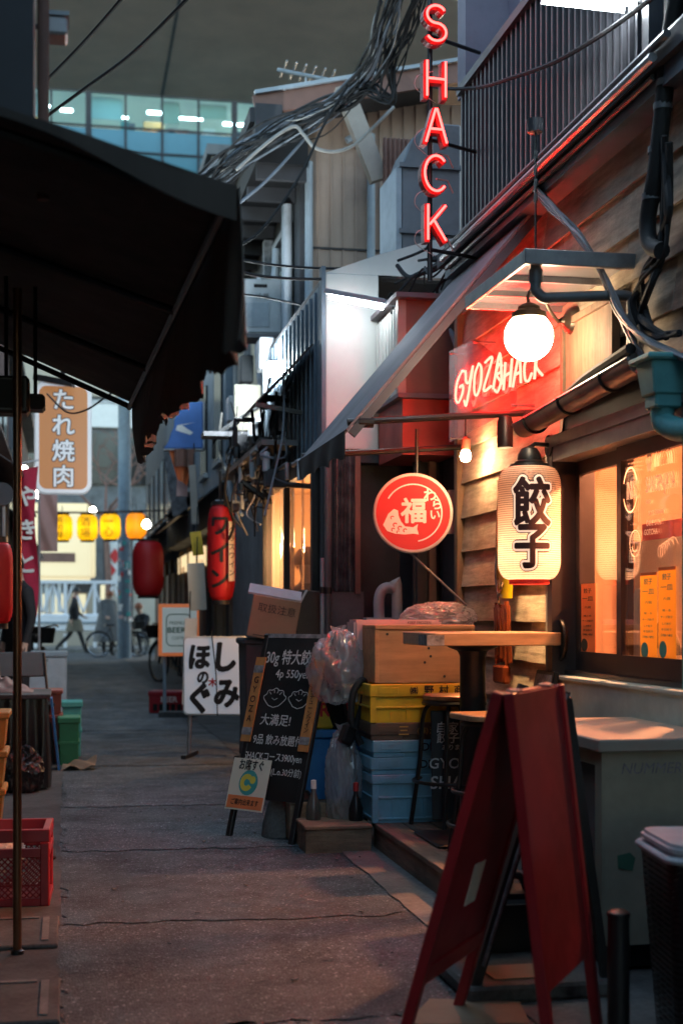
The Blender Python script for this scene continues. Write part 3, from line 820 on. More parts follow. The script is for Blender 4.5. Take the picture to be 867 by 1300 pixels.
# price strips on the glass: each a slip with its own print
def slip(u0, u1, v0, v1, x, m):
    a, b = at_x(u0, v0, x), at_x(u1, v1, x)
    yc = (a.y + b.y) / 2; zt = (a.z + b.z) / 2 + 0  # centre
    w_ = abs(a.y - b.y); h_ = px(5.6, abs(v1 - v0)) * 1.02
    zc = CAMH + (780 - (v0 + v1) / 2) / FPX * (yc / (CY - ((u0 + u1) / 2 - 433.5) / FPX * SY))
    s_ = MB().span((x - 0.001, yc - w_ / 2, zc - h_ / 2), (x, yc + w_ / 2, zc + h_ / 2)).build('price_slip', m, shop)
    for z0, z1 in ((zc + h_/2 - 0.012, zc + h_/2), (zc - h_/2, zc - h_/2 + 0.010)):
        f = MB(); f.span((x - 0.0018, yc - w_/2, z0), (x - 0.0012, yc + w_/2, z1)); f.build('border', 'print_orange', s_)
    o = Vector((x - 0.0022, yc, zc)); pm = 'print_teal' if m == 'paper_yellow' else 'print_dark'
    for s2, dz, hh, ft in (('餃子', 0.40, 0.13, 0.5), ('一皿', 0.29, 0.13, 0.7), ('六個', 0.17, 0.06, 0.4), ('焼・水', 0.05, 0.05, 0.5), ('チーズ餃子', -0.02, 0.05, 0.7), ('しそ餃子', -0.09, 0.05, 0.5), ('手羽餃子', -0.15, 0.05, 0.6), ('海老', -0.21, 0.05, 0.7)):
        g = MB(); write(g, s2, hh * h_ * 0.55, o + Vector((0, 0, dz * h_)), EX, EZ, 0.02, fit=ft * w_); g.build('slip_print', pm, s_)
    g = MB(); g.prism([(0.22 * w_ * math.cos(t_), 0.09 * h_ * math.sin(t_)) for t_ in [k * 0.35 for k in range(18)]], o + Vector((0, 0.22 * w_, -0.36 * h_)), EX, EZ, (0.0003, 0, 0)); g.build('slip_emblem', pm, s_)
slip(737, 756, 737, 836, XW + 0.0385, 'print_orange')
slip(813, 834, 729, 840, XW + 0.0035, 'paper_yellow')
slip(836, 858, 724, 838, XW + 0.0035, 'paper_yellow')
# ---------------- room behind the window
mat('room_wall_warm', (0.70, 0.46, 0.32), 0.8, var=0.12, scale=2)
mb = MB()
mb.span((3.5, 1.6, 0), (3.6, 7.66, 3.0)); mb.span((XW + 0.11, 1.55, 0), (3.6, 1.6, 3.0)); mb.span((XW + 0.11, 7.6, 0), (3.6, 7.66, 3.0))
mb.span((XW + 0.11, 1.6, 2.7), (3.5, 7.6, 2.75)); mb.span((XW + 0.11, 1.6, 0.0), (3.5, 7.6, 0.06))
mb.build('room_lining', 'room_wall_warm', shop)
MB().span((2.30, 4.0, 0.80), (2.62, 6.3, 0.84)).build('inner_counter', 'table_wood', shop)
MB().span((3.2, 5.0, 1.3), (3.48, 7.4, 1.34)).build('shelf', 'table_wood', shop)
MB().span((2.95, 6.3, 0.84), (3.3, 7.0, 1.62)).build('cabinet', 'cloth_red', shop)
MB().span((2.7, 5.9, 1.0), (3.1, 6.5, 1.5)).build('notice_board', 'print_white', shop)
t = thing('pendant_lamp', 'warm pendant lamp glowing inside the shop window', 'lamp', (2.75, 5.6, 2.2))
MB().lathe([(0.015, 0.25), (0.03, 0.16), (0.11, 0.05), (0.115, 0.0)], 20).build('lamp_shade', 'dark_bronze', t, local=True, smooth=True)
MB().lathe([(0, -0.05), (0.035, -0.035), (0.045, 0), (0.03, 0.05), (0.012, 0.1)], 14).build('bulb', 'bulb_glow', t, local=True, smooth=True)
MB().tube([(0, 0, 0.24), (0, 0, 0.5)], 0.004, 6).build('cord', 'cable_black', t, local=True)
lamp('bulb_light', t, (2.75, 5.6, 2.05), 80, (1.0, 0.36, 0.14), 0.06)
for i, (x, y, s_) in enumerate(((2.42, 5.52, 1.0), (2.40, 5.40, 0.85), (2.50, 5.28, 1.05))):
    t = thing('sake_bottle', ('labelled sake bottle on the counter next to the white cloth inside the window', 'shortest sake bottle on the counter inside the window', 'tallest sake bottle on the counter behind the yellow price slips')[i], 'bottle', (x, y, 0.84), 0, 'bottles inside the shop window')
    MB().lathe([(0, 0), (0.045, 0), (0.047, 0.02), (0.047, 0.20), (0.035, 0.25), (0.016, 0.29), (0.014, 0.36), (0.017, 0.365), (0.017, 0.375), (0, 0.375)], 16).build('bottle', 'bottle_glass', t, local=True, smooth=True).scale = (s_, s_, s_)
    MB().lathe([(0.0478, 0.06), (0.0478, 0.17)], 16).build('bottle_label', 'paper_cream', t, local=True, smooth=True).scale = (s_, s_, s_)
t = thing('folded_cloth', 'white cloth hanging behind the shop glass', 'cloth', (2.36, 5.66, 0.95))
MB().sheet(lambda a, b: (0.01 * math.sin(a * 19 + b * 3), -0.07 + 0.14 * a, 0.30 * b + 0.01 * math.sin(a * 7)), 18, 6).build('drape', 'print_white', t, local=True, smooth=True, solid=0.003)
# ---------------- gutter above the window and the rain head
g0, g1 = Vector((XW - 0.13, 6.28, 2.02)), Vector((XW - 0.13, 4.92, 2.085))
t = thing('rain_gutter', 'half round metal gutter on brackets above the shop window', 'gutter', (XW - 0.1, 5.6, 2.0))
prof = [(0.055 * math.cos(R(180 + 180 * k / 10)), 0.055 * math.sin(R(180 + 180 * k / 10))) for k in range(11)] + [(0.050 * math.cos(R(360 - 180 * k / 10)), 0.050 * math.sin(R(360 - 180 * k / 10))) for k in range(11)]
mb = MB(); mb.prism(prof, g0, (1, 0, 0), (0, 0, 1), g1 - g0); mb.build('trough', 'gutter_metal', t, smooth=True)
mb = MB(); mb.tube([g0 + Vector((-0.052, 0.01, 0.004)), g1 + Vector((-0.052, 0, 0.004))], 0.008, 6); mb.build('rim', 'galvanised', t)
for f in (0.12, 0.45, 0.8):
    c = g0.lerp(g1, f); mb = MB(); mb.tube([c + Vector((0.06 * math.cos(R(a)), 0, 0.06 * math.sin(R(a)))) for a in range(175, 366, 14)], 0.006, 6); mb.build('bracket', 'black_metal', t)
mb = MB(); mb.tube(spline([g0 + Vector((0.01, 0.02, 0.03)), g0 + Vector((0.02, -0.4, 0.045)), g0 + Vector((0.0, -0.8, 0.09)), g1 + Vector((0.0, 0.1, 0.06))]), 0.022, 8); mb.build('hose', 'rubber', t, smooth=True)
p = at_x(842, 492, XW - 0.13)
t = thing('drain_hopper', 'teal cast rain hopper with an elbow pipe at the gutter end', 'downpipe', (p.x, p.y, p.z - 0.1))
mb = MB(); mb.box((p.x, p.y, p.z + 0.03), (0.15, 0.15, 0.12), taper=0.78); mb.box((p.x, p.y, p.z + 0.098), (0.19, 0.19, 0.022)); mb.box((p.x, p.y, p.z - 0.05), (0.10, 0.10, 0.05)); mb.build('hopper', 'teal_metal', t, bevel=0.006)
mb = MB(); mb.tube(spline([(p.x, p.y, p.z - 0.06), (p.x, p.y, p.z - 0.12), (p.x + 0.02, p.y - 0.09, p.z - 0.16), (p.x + 0.05, p.y - 0.24, p.z - 0.18), (p.x + 0.06, p.y - 0.32, p.z - 0.24), (p.x + 0.06, p.y - 0.33, 0.9)]), 0.042, 14); mb.build('elbow_pipe', 'teal_metal', t, smooth=True)
# ---------------- balcony railing and upper storey
XR = 2.12
rl = MB()
rl.span((XR - 0.025, 4.95, 3.19), (XR + 0.025, 7.50, 3.235))
rail = rl.build('railing', 'rail_metal', shop)
MB().span((XR - 0.03, 4.95, 3.985), (XR + 0.03, 7.52, 4.03)).build('top_rail', 'rail_metal', rail)
src = MB().box((0, 0, 0), (0.018, 0.018, 0.75)).build('bar', 'rail_metal', rail, local=True)
yy = [7.49 - 0.0735 * k for k in range(35)]
src.location = (XR - 3.6, yy[0] - 5.5, 3.61)
for q in yy[1:]: piece(src, 'bar', rail, (XR - 3.6, q - 5.5, 3.61))
for q in (4.93, 4.55, 4.2): MB().span((XR - 0.03, q - 0.03, 3.05), (XR + 0.03, q + 0.03, 4.4)).build('railing_post', 'rail_metal', shop)
MB().span((XR + 0.05, 4.2, 3.2), (XR + 0.07, 7.49, 3.97)).build('backing_panel', 'navy_panel', shop)
MB().span((2.36, 1.5, 3.2), (6.0, 7.6, 7.2)).build('upper_wall', 'violet_wall', shop)
MB().span((XR, 7.44, 3.99), (2.36, 7.60, 7.2)).build('pilaster', 'violet_wall', shop)
MB().span((2.33, 6.35, 4.2), (2.36, 7.0, 5.6)).build('upper_window', 'dark_glass', shop)
mb = MB(); mb.span((2.30, 7.0, 4.15), (2.36, 7.05, 5.65)); mb.span((2.30, 6.30, 4.15), (2.36, 6.35, 5.65)); mb.build('upper_window_frame', 'grey_frame', shop)
MB().span((XR - 0.04, 4.2, 3.03), (XW + 0.06, 7.72, 3.10)).build('fascia', 'tin_blue', shop)
for i, (dx, dz, r_, m) in enumerate(((-0.05, 0.07, 0.02, 'pvc_grey'), (0.0, 0.055, 0.015, 'galvanised'), (-0.09, 0.045, 0.015, 'rail_metal'), (-0.10, 0.0, 0.018, 'galvanised'), (-0.055, -0.03, 0.012, 'pvc_grey'))):
    MB().tube([(XR + dx, 4.4 + 0.1 * i, 3.11 + dz), (XR + dx, 7.35 + 0.07 * i, 3.10 + dz)], r_, 8).build('conduit', m, shop, smooth=True)
# ---------------- flood lamp over the balcony
t = thing('balcony_strip_light', 'bright cold white strip light fixed above the balcony railing', 'lamp', (2.0, 5.1, 3.42))
a, b = at_y(688, -6, 5.2), at_y(800, 6, 5.1)
MB().bar(a + Vector((0, 0, 0.035)), b + Vector((0, 0, 0.035)), 0.13, 0.03).build('housing', 'white_paint', t, bevel=0.008)
for dy in (-0.03, 0.03): MB().tube([a + Vector((0.01, dy, 0)), b + Vector((-0.01, dy, 0))], 0.016, 10).build('tube', 'tube_cold', t, smooth=True)
MB().box(b + Vector((0.03, 0, 0.02)), (0.035, 0.11, 0.06)).build('end_bracket', 'white_paint', t, bevel=0.008)
MB().bar(b + Vector((0, 0, 0.05)), (2.36, 5.2, 3.75), 0.03, 0.03).build('arm', 'rail_metal', t)

# ================================================================== fittings on the shop front
# awning
YN, YF, XF, ZF, ZT = 6.40, 7.74, 1.257, 2.0, 3.08
aw = thing('shop_awning', 'steep violet grey awning with dark scalloped valance over the deck', 'awning', (1.8, 7.0, 2.0))
d = Vector((XW - 0.03 - XF, 0, ZT - ZF)); nrm = Vector((-d.z, 0, d.x)).normalized()
mb = MB()
mb.add([Vector((XF, y, ZF)) + o for y in (YN, YF) for o in (Vector(), d, d - nrm * 0.012, -nrm * 0.012)], [(0, 1, 2, 3), (7, 6, 5, 4), (0, 4, 5, 1), (1, 5, 6, 2), (2, 6, 7, 3), (3, 7, 4, 0)])
mb.build('canvas', 'awning_violet', aw)
for y in (YN + 0.012, YF - 0.012, (YN + YF) / 2):
    MB().bar(Vector((XF, y, ZF)) - nrm * 0.035, Vector((XF, y, ZF)) + d - nrm * 0.035, 0.024, 0.04, nrm).build('rafter', 'rail_metal', aw)
mb = MB()
mb.sheet(lambda a, b: (XF - 0.004 + 0.012 * math.sin(a * 21) * (1 - b), YN + (YF - YN) * a, ZF - 0.115 - 0.012 * math.sin(a * 24) + (0.115 + 0.012 * math.sin(a * 24)) * b - 0.005), 60, 5)
mb.build('valance', 'valance_dark', aw, smooth=True, solid=0.003)
for y, z in ((YN + 0.02, 2.045), (YF - 0.03, 2.03)):
    MB().tube([(XF + 0.01, y, z - 0.01), (XW - 0.02, y, z + 0.06)], 0.016, 8).build('support_arm', 'black_metal', aw, smooth=True)
    MB().lathe([(0.026, 0), (0.026, 0.07)], 10, (XF + 0.06, y, z - 0.008), Euler((0, R(90), 0))).build('sleeve', 'black_metal', aw, smooth=True)
# canopy of steel and polycarbonate above the globe lamp
t = thing('small_canopy', 'small steel edged canopy with flat roof over the globe lamp', 'canopy', (1.95, 5.7, 2.5))
clear('poly_roof', tint=(0.8, 0.76, 0.74), refl=0.06, rough=0.2, haze=0.55, hazecol=(0.6, 0.56, 0.52))
MB().span((1.75, 5.28, 2.535), (XW - 0.01, 6.1, 2.545)).build('roof_sheet', 'poly_roof', t)
mb = MB(); mb.span((1.735, 5.255, 2.505), (XW - 0.01, 5.28, 2.565)); mb.build('front_trim', 'galvanised', t, bevel=0.003)
mb = MB(); mb.span((1.735, 5.281, 2.507), (1.752, 6.1, 2.563)); mb.build('side_trim', 'galvanised', t, bevel=0.003)
mb = MB(); mb.span((1.753, 6.085, 2.507), (XW - 0.01, 6.1, 2.56)); mb.build('back_trim', 'galvanised', t)
for y in (5.55, 5.83): MB().span((1.753, y, 2.508), (XW - 0.01, y + 0.02, 2.534)).build('purlin', 'galvanised', t)
MB().tube([(1.80, 5.32, 2.56), (1.80, 5.32, 3.05)], 0.004, 6).build('hanger_rod', 'black_metal', t)
mb = MB()
for k in range(4): mb.tube([(1.80, 5.32 + 0.012 * math.sin(a), 2.78 + 0.055 * k + 0.022 * math.cos(a)) for a in [q * 0.7 for q in range(9)]], 0.004, 5)
mb.build('chain', 'black_metal', t)
MB().lathe([(0, -0.04), (0.03, -0.03), (0.035, 0.02), (0, 0.03)], 12, (1.80, 5.33, 3.07)).build('hook_cap', 'rail_metal', t, smooth=True)
# drain pipe from canopy
pz = 2.39
t = thing('canopy_drainpipe', 'grey plastic drainpipe bent from the canopy edge down the boards', 'downpipe', (1.95, 5.35, 2.3))
mb = MB(); mb.tube(spline([(1.80, 5.32, 2.52), (1.80, 5.32, pz + 0.06), (1.80, 5.32, pz + 0.03), (1.83, 5.315, pz), (1.86, 5.31, pz)], 5) + [Vector((2.1, 5.27, pz + 0.01))] + spline([(2.14, 5.26, pz + 0.01), (2.165, 5.255, pz), (2.17, 5.25, pz - 0.04), (2.17, 5.25, pz - 0.3), (2.17, 5.25, 2.08)], 5), 0.021, 12); mb.build('pipe', 'pvc_grey', t, smooth=True)
for c, ax in (((1.80, 5.32, pz + 0.085), Euler((0, 0, 0))), ((2.17, 5.25, pz - 0.09), Euler((0, 0, 0)))):
    MB().lathe([(0.027, -0.025), (0.027, 0.025)], 12, c, ax).build('collar', 'pvc_grey', t, smooth=True)
# globe lamp on a gooseneck
G = Vector((1.905, 5.72, 2.318)); gr = 0.103
t = thing('globe_lamp', 'glowing white glass globe lamp on a bronze gooseneck arm', 'lamp', (XW, 5.86, 2.4))
MB().lathe([(gr * math.sin(R(17 + 163 * k / 20)), gr * math.cos(R(17 + 163 * k / 20))) for k in range(21)], 32, G).build('globe', 'globe_glow', t, smooth=True)
MB().lathe([(0.066, 0.072), (0.074, 0.078), (0.072, 0.100), (0.058, 0.104), (0.056, 0.108), (0.048, 0.112), (0.046, 0.125), (0.032, 0.135), (0.014, 0.142), (0, 0.142)], 24, G).build('gallery_cap', 'dark_bronze', t, smooth=True, ang=25)
M0 = Vector((XW - 0.03, 5.90, 2.43))
mb = MB(); mb.tube(spline([G + Vector((0, 0, 0.14)), G + Vector((0.0, 0.01, 0.175)), G + Vector((0.03, 0.03, 0.21)), G + Vector((0.08, 0.06, 0.20)), G + Vector((0.12, 0.09, 0.14)), G + Vector((0.17, 0.12, 0.095)), M0 + Vector((-0.07, 0, 0)), M0], 6), 0.0075, 8); mb.build('arm', 'dark_bronze', t, smooth=True)
MB().lathe([(0.012, 0), (0.02, 0.012), (0.05, 0.03), (0.06, 0.045), (0.066, 0.06), (0.066, 0.075)], 24, M0 + Vector((-0.06, 0, 0)), Euler((0, R(90), 0))).build('wall_rose', 'dark_bronze', t, smooth=True, ang=25)
# ---------------- paper lantern 餃子
LX, LY = 2.02, 6.06
LZ0, LZ1 = at_y(673, 736, LY).z, at_y(673, 593, LY).z
LR = px(6.3, 40)
t = thing('paper_lantern', 'lit cream paper lantern with black 餃子 characters beside the window', 'lantern', (LX, LY, LZ0))
H = LZ1 - LZ0
def lprof(f):      # radius along the height
    e = min(f, 1 - f)
    k = 1.0 if e > 0.16 else math.sqrt(max(0, 1 - ((0.16 - e) / 0.16) ** 2)) * 0.36 + 0.64
    return LR * k
prof = []
NR = 52
for i in range(NR * 2 + 1):
    f = i / (NR * 2); prof.append((lprof(f) - (0.0018 if i % 2 else -0.0006), H * f))
MB().lathe(prof, 48).build('paper', 'lantern_white', t, local=True, smooth=True, ang=80)
g = MB()
for i in range(1, NR):
    f = i / NR; r_ = lprof(f) + 0.0004; g.tube([(r_ * math.cos(q * math.pi / 18), r_ * math.sin(q * math.pi / 18), H * f) for q in range(36)], 0.0011, 4, closed=True)
mat('rib_brown', (0.30, 0.13, 0.08), 0.7, var=0.1)
tag(g.build('rib_wires', 'rib_brown', t, local=True), kind='stuff')
MB().lathe([(LR * 0.60, -0.022), (LR * 0.645, -0.020), (LR * 0.645, 0.002), (LR * 0.60, 0.004)], 32).build('bottom_ring', 'print_red', t, local=True, smooth=True)
MB().lathe([(LR * 0.645, H - 0.002), (LR * 0.62, H + 0.012), (LR * 0.3, H + 0.014)], 32).build('top_ring', 'black_paint', t, local=True, smooth=True)
MB().lathe([(0.066, H + 0.012), (0.066, H + 0.022), (0.055, H + 0.03), (0.052, H + 0.055), (0.036, H + 0.082), (0.012, H + 0.092), (0, H + 0.092)], 24).build('socket_cap', 'black_metal', t, local=True, smooth=True, ang=30)
mb = MB(); mb.tube([(0, 0, H + 0.085), (0.03, 0.01, H + 0.105), (XW - LX - 0.03, 0.02, H + 0.10)], 0.010, 8); mb.build('bracket_arm', 'black_metal', t, local=True)
MB().lathe([(0.048, 0), (0.05, 0.01), (0.05, 0.06), (0.03, 0.075)], 20, (XW - LX - 0.085, 0.02, H + 0.10), Euler((0, R(90), 0))).build('wall_mount', 'black_metal', t, local=True, smooth=True, ang=30)
def wrap(mb0, ang0, rr=0.0035):
    """cut lettering into small faces and wrap it round the lantern"""
    bm = bmesh.new(); vs = [bm.verts.new(p) for p in mb0.v]
    for f in mb0.f:
        try: bm.faces.new([vs[i] for i in f])
        except ValueError: pass
    for k in range(-10, 11):
        g = bm.verts[:] + bm.edges[:] + bm.faces[:]
        bmesh.ops.bisect_plane(bm, geom=g, plane_co=(k * 0.014, 0, 0), plane_no=(1, 0, 0))
    for k in range(0, 24):
        g = bm.verts[:] + bm.edges[:] + bm.faces[:]
        bmesh.ops.bisect_plane(bm, geom=g, plane_co=(0, 0, H * k / 24), plane_no=(0, 0, 1))
    bm.verts.ensure_lookup_table(); out = MB(); idx = {v: i for i, v in enumerate(bm.verts)}
    for v in bm.verts:
        r_ = lprof(max(0, min(1, v.co.z / H))) + rr - v.co.y; a = ang0 + v.co.x / LR
        out.v.append(Vector((r_ * math.cos(a), r_ * math.sin(a), v.co.z)))
    out.f = [tuple(idx[v] for v in f.verts) for f in bm.faces]; bm.free(); return out
A0 = math.atan2(-LY, -LX) + 0.10        # towards the alley
mat('lantern_ink', (0.035, 0.006, 0.008), 0.7, var=0.2)
glow('lantern_halo', (1.0, 0.66, 0.46), 0.15, (0.8, 0.6, 0.5))  # band glows by itself in place of bulb light through the paper
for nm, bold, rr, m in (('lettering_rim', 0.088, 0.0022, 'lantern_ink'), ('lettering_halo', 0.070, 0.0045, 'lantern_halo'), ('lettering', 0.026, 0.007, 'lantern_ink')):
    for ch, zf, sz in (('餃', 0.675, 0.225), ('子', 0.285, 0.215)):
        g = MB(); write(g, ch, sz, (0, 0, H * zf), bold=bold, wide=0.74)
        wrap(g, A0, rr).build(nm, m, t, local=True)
lamp('bulb', t, (LX, LY, LZ0 + 0.12), 0.7, (1.0, 0.64, 0.36), 0.05)
# ---------------- spot lamp and bare bulb hung from the awning arm
p = at_y(641, 548, 6.42)
t = thing('spot_lamp', 'black cylinder spot lamp clamped to the awning arm', 'lamp', (p.x, p.y, p.z))
MB().lathe([(0.034, -0.075), (0.037, -0.07), (0.037, 0.045), (0.030, 0.07), (0.012, 0.078), (0, 0.078)], 20).build('can', 'black_metal', t, local=True, smooth=True, ang=30)
MB().lathe([(0, -0.055), (0.03, -0.055)], 16).build('lens', 'bulb_glow', t, local=True)
mb = MB(); mb.tube([(0, 0, 0.07), (0.05, 0, 0.095), (0.10, 0, 0.075)], 0.009, 8); mb.build('bracket', 'black_metal', t, local=True)
mb = MB(); mb.box((0.115, 0, 0.075), (0.05, 0.04, 0.06)); mb.lathe([(0.02, -0.04), (0.02, 0.04)], 10, (0.13, 0, 0.05)); mb.build('clamp', 'black_metal', t, local=True, bevel=0.004)
lamp('spot_beam', t, (p.x, p.y, p.z - 0.09), 34, (1.0, 0.62, 0.28), 0.03, spot=75, aim=(XW + 0.06, p.y - 0.12, 1.2))
p = at_y(591, 578, 7.3)
t = thing('bare_bulb', 'small bare warm bulb in a red socket under the awning', 'lamp', p)
MB().lathe([(0, -0.038), (0.022, -0.03), (0.031, -0.008), (0.026, 0.016), (0.016, 0.03)], 16).build('bulb', 'bulb_glow', t, local=True, smooth=True)
MB().lathe([(0.02, 0.028), (0.024, 0.032), (0.024, 0.085), (0.01, 0.1), (0, 0.1)], 14).build('socket', 'plastic_rust', t, local=True, smooth=True)
MB().tube([(0, 0, 0.09), (0, 0.0, 0.2)], 0.005, 6).build('cord', 'cable_black', t, local=True)
lamp('bulb_light', t, p + Vector((0, -0.06, -0.03)), 2.0, (1.0, 0.6, 0.28), 0.03)
# ---------------- neon letters on poles: S H A C K
def tube_letter(ch, w_, h_):
    if ch == 'S': return [[(w_ * 0.40 * math.cos(R(a)) , h_ * 0.25 + h_ * 0.25 * math.sin(R(a))) for a in range(30, 271, 15)] + [(w_ * 0.42 * math.cos(R(a)), -h_ * 0.25 + h_ * 0.25 * math.sin(R(a))) for a in range(75, -151, -15)]]
    if ch == 'H': return [[(-w_ * .4, h_ / 2), (-w_ * .4, -h_ / 2)], [(w_ * .4, h_ / 2), (w_ * .4, -h_ / 2)], [(-w_ * .4, 0), (w_ * .4, 0)]]
    if ch == 'A': return [[(-w_ * .45, -h_ / 2), (-0.03 * w_, h_ * .46), (0.03 * w_, h_ * .46), (w_ * .45, -h_ / 2)], [(-w_ * .26, -h_ * .12), (w_ * .26, -h_ * .12)]]
    if ch == 'C': return [[(w_ * .5 * math.cos(R(a)), h_ * .5 * math.sin(R(a))) for a in range(45, 316, 15)]]
    if ch == 'K': return [[(-w_ * .36, h_ / 2), (-w_ * .36, -h_ / 2)], [(w_ * .4, h_ / 2), (-w_ * .28, -h_ * .06)], [(-w_ * .12, h_ * .08), (w_ * .42, -h_ / 2)]]
NY = 7.0
px0 = at_y(548, 300, NY).x
mat('neon_channel', (0.30, 0.008, 0.010), 0.35, var=0.08)
ns = thing('neon_sign', 'vertical red neon channel letter sign reading SHACK on a black pole', 'sign', (px0, NY, 2.95), R(4))
for ch, v in zip('SHACK', (36, 106, 164, 225, 287)):
    z = at_y(548, v, NY).z - 2.95; w_, h_ = px(7.1, 31), px(7.1, 45)
    g = MB(); tb = MB()
    for st in tube_letter(ch, w_, h_):
        P = [Vector((x, -0.075, z + y)) for x, y in st]
        tb.tube(spline(P, 3) if len(P) > 5 else P, 0.0062, 8)
        for a, b in zip(P[:-1], P[1:]):
            e = (b - a).normalized() * 0.012
            g.bar(a - e + Vector((0, 0.045, 0)), b + e + Vector((0, 0.045, 0)), 0.066, 0.034, (0, 0, 1) if abs((b - a).normalized().z) < 0.9 else (1, 0, 0))
    c = MB()
    for st in tube_letter(ch, w_, h_):
        P = [Vector((x, 0, z + y)) for x, y in st]
        for a, b in zip(P[:-1], P[1:]):
            dd = (b - a).normalized(); nn = Vector((-dd.z, 0, dd.x)) * 0.0135; e = dd * 0.009
            q = [a - e - nn, b + e - nn, b + e + nn, a - e + nn]
            c.add([p_ + Vector((0, o_, 0)) for o_ in (-0.055, 0.0) for p_ in q], [(0, 1, 2, 3), (7, 6, 5, 4), (0, 4, 5, 1), (1, 5, 6, 2), (2, 6, 7, 3), (3, 7, 4, 0)])
    o = c.build('channel_letter', 'neon_channel', ns, local=True)
    tb.build('neon_tube', 'neon_red', o, local=True, smooth=True)
MB().tube([(0, 0.03, -0.1), (0, 0.03, 1.9)], 0.014, 8).build('pole', 'black_metal', ns, local=True)
for z in (0.06, 0.62, 1.15): MB().tube([(0, 0.03, z), (0.34, 0.22, z + 0.02)], 0.010, 6).build('standoff', 'black_metal', ns, local=True)
for z0, z1 in ((0.2, 0.36), (0.5, 0.68), (0.02, 0.16), (0.8, 0.95)):
    MB().tube(spline([(0.02, 0.0, z0), (-0.09, -0.02, (z0 + z1) / 2 - 0.02), (-0.085, -0.03, (z0 + z1) / 2 + 0.04), (0.0, -0.02, z1)], 5), 0.0022, 5).build('lead_wire', 'cable_white', ns, local=True)
for z in (0.12, 0.42, 0.55): MB().tube([(0.03, 0.02, z), (0.12, 0.10, z + 0.02), (0.16, 0.13, z - 0.03)], 0.005, 6).build('glass_stem', 'foam_pink', ns, local=True)
# ---------------- neon script on an acrylic board
XB = 2.08
bd = thing('acrylic_neon_sign', 'clear acrylic board with pink neon script GYOZA SHACK under the awning', 'sign', (XB, 6.8, 2.1))
q = [at_x(570, 446, XB), at_x(602, 430, XB), at_x(622, 446, XB), at_x(655, 468, XB), at_x(655, 517, XB), at_x(570, 562, XB)]
mb = MB(); mb.add([p + Vector((o, 0, 0)) for o in (0, 0.006) for p in q], [(0, 1, 2, 3, 4, 5), (11, 10, 9, 8, 7, 6)] + [(i, (i + 1) % 6, (i + 1) % 6 + 6, i + 6) for i in range(6)])
mb.build('board', 'acrylic', bd)
for p in (q[0], q[1], q[3], q[4], q[5]):
    c = p + (Vector((XB, 6.95, 2.33)) - p) * 0.08
    MB().tube([c + Vector((-0.01, 0, 0)), (XW - 0.01, c.y, c.z)], 0.007, 6).build('spacer', 'galvanised', bd)
SCRIPT = {'G': [[(.45, .45), (.2, .5), (-.3, .2), (-.35, -.3), (0, -.5), (.4, -.25), (.4, 0), (.05, 0)]],
          'Y': [[(-.4, .5), (-.25, .1), (.1, .05), (.4, .5)], [(.38, .45), (.1, -.3), (-.15, -.7), (-.35, -.5)]],
          'O': [[(0, .5), (-.35, .2), (-.3, -.35), (0, -.5), (.32, -.2), (.3, .3), (0, .5)]],
          'Z': [[(-.35, .45), (.35, .45), (-.35, -.4), (.4, -.42)]],
          'A': [[(-.4, -.5), (.05, .5), (.4, -.5)], [(-.2, -.1), (.28, -.1)]],
          'S': [[(.35, .38), (0, .5), (-.3, .25), (0, 0), (.3, -.22), (0, -.5), (-.35, -.36)]],
          'H': [[(-.35, .5), (-.35, -.5)], [(.35, .5), (.3, -.5)], [(-.35, 0), (.33, .02)]],
          'C': [[(.35, .35), (0, .5), (-.35, .1), (-.2, -.4), (.15, -.5), (.4, -.3)]],
          'K': [[(-.3, .5), (-.32, -.5)], [(.35, .5), (-.28, 0), (.4, -.5)]]}
a, b = at_x(592, 492, XB), at_x(676, 474, XB)
lines = [('GYOZA', at_x(588, 492, XB), at_x(638, 470, XB), 0.155), ('SHACK', at_x(638, 480, XB), at_x(690, 460, XB), 0.13)]
for word, a, b, hgt in lines:
    stepv = (b - a) / (len(word) - 1)
    for i, ch in enumerate(word):
        c = a + stepv * i; wd = abs(stepv.y) * 1.0
        mb = MB()
        for st in SCRIPT[ch]:
            mb.tube(spline([c + Vector((-0.022, -(x + 0.18 * y) * wd, y * hgt)) for x, y in st], 5), 0.0065, 6)
        mb.build('neon_tube', 'neon_pink', bd, smooth=True)
# ---------------- round shop sign 福
SYD = 7.62
c = at_y(524, 652, SYD); rad = px(7.75, 51)
t = thing('round_sign', 'round red box sign with white 福 and a fish emblem', 'sign', c, R(-12))
MB().lathe([(0, -0.045), (rad * 0.93, -0.045), (rad * 0.965, -0.05), (rad, -0.045), (rad, 0.045), (rad * 0.965, 0.05), (0, 0.05)], 56, rot=Euler((R(90), 0, 0))).build('casing', 'white_sheet', t, local=True, smooth=True, ang=25)
mat('sign_red', (0.50, 0.025, 0.02), 0.4, var=0.05, emit=(0.6, 0.03, 0.02), estr=0.03)  # slight glow put into the red so the face looks lit
MB().lathe([(0, 0.0), (rad * 0.925, 0.0), (rad * 0.925, 0.006), (0, 0.006)], 56, (0, -0.0465, 0), Euler((R(90), 0, 0))).build('face', 'sign_red', t, local=True, smooth=True, ang=25)
FY = -0.0545
mb = MB()
def face_arc(mb, r0, r1, a0, a1, c=(0, 0), n=30, y=FY, sx=1.0):
    vs = []
    for i in range(n + 1):
        a = R(a0 + (a1 - a0) * i / n)
        for r in (r0, r1): vs.append((c[0] + r * math.cos(a) * sx, y, c[1] + r * math.sin(a)))
    mb.add(vs, [(2 * i, 2 * i + 2, 2 * i + 3, 2 * i + 1) for i in range(n)])
face_arc(mb, rad * 0.70, rad * 0.735, -80, 150)
write(mb, '福', rad * 0.66, (0.01 * rad, FY, 0.06 * rad), bold=0.03)
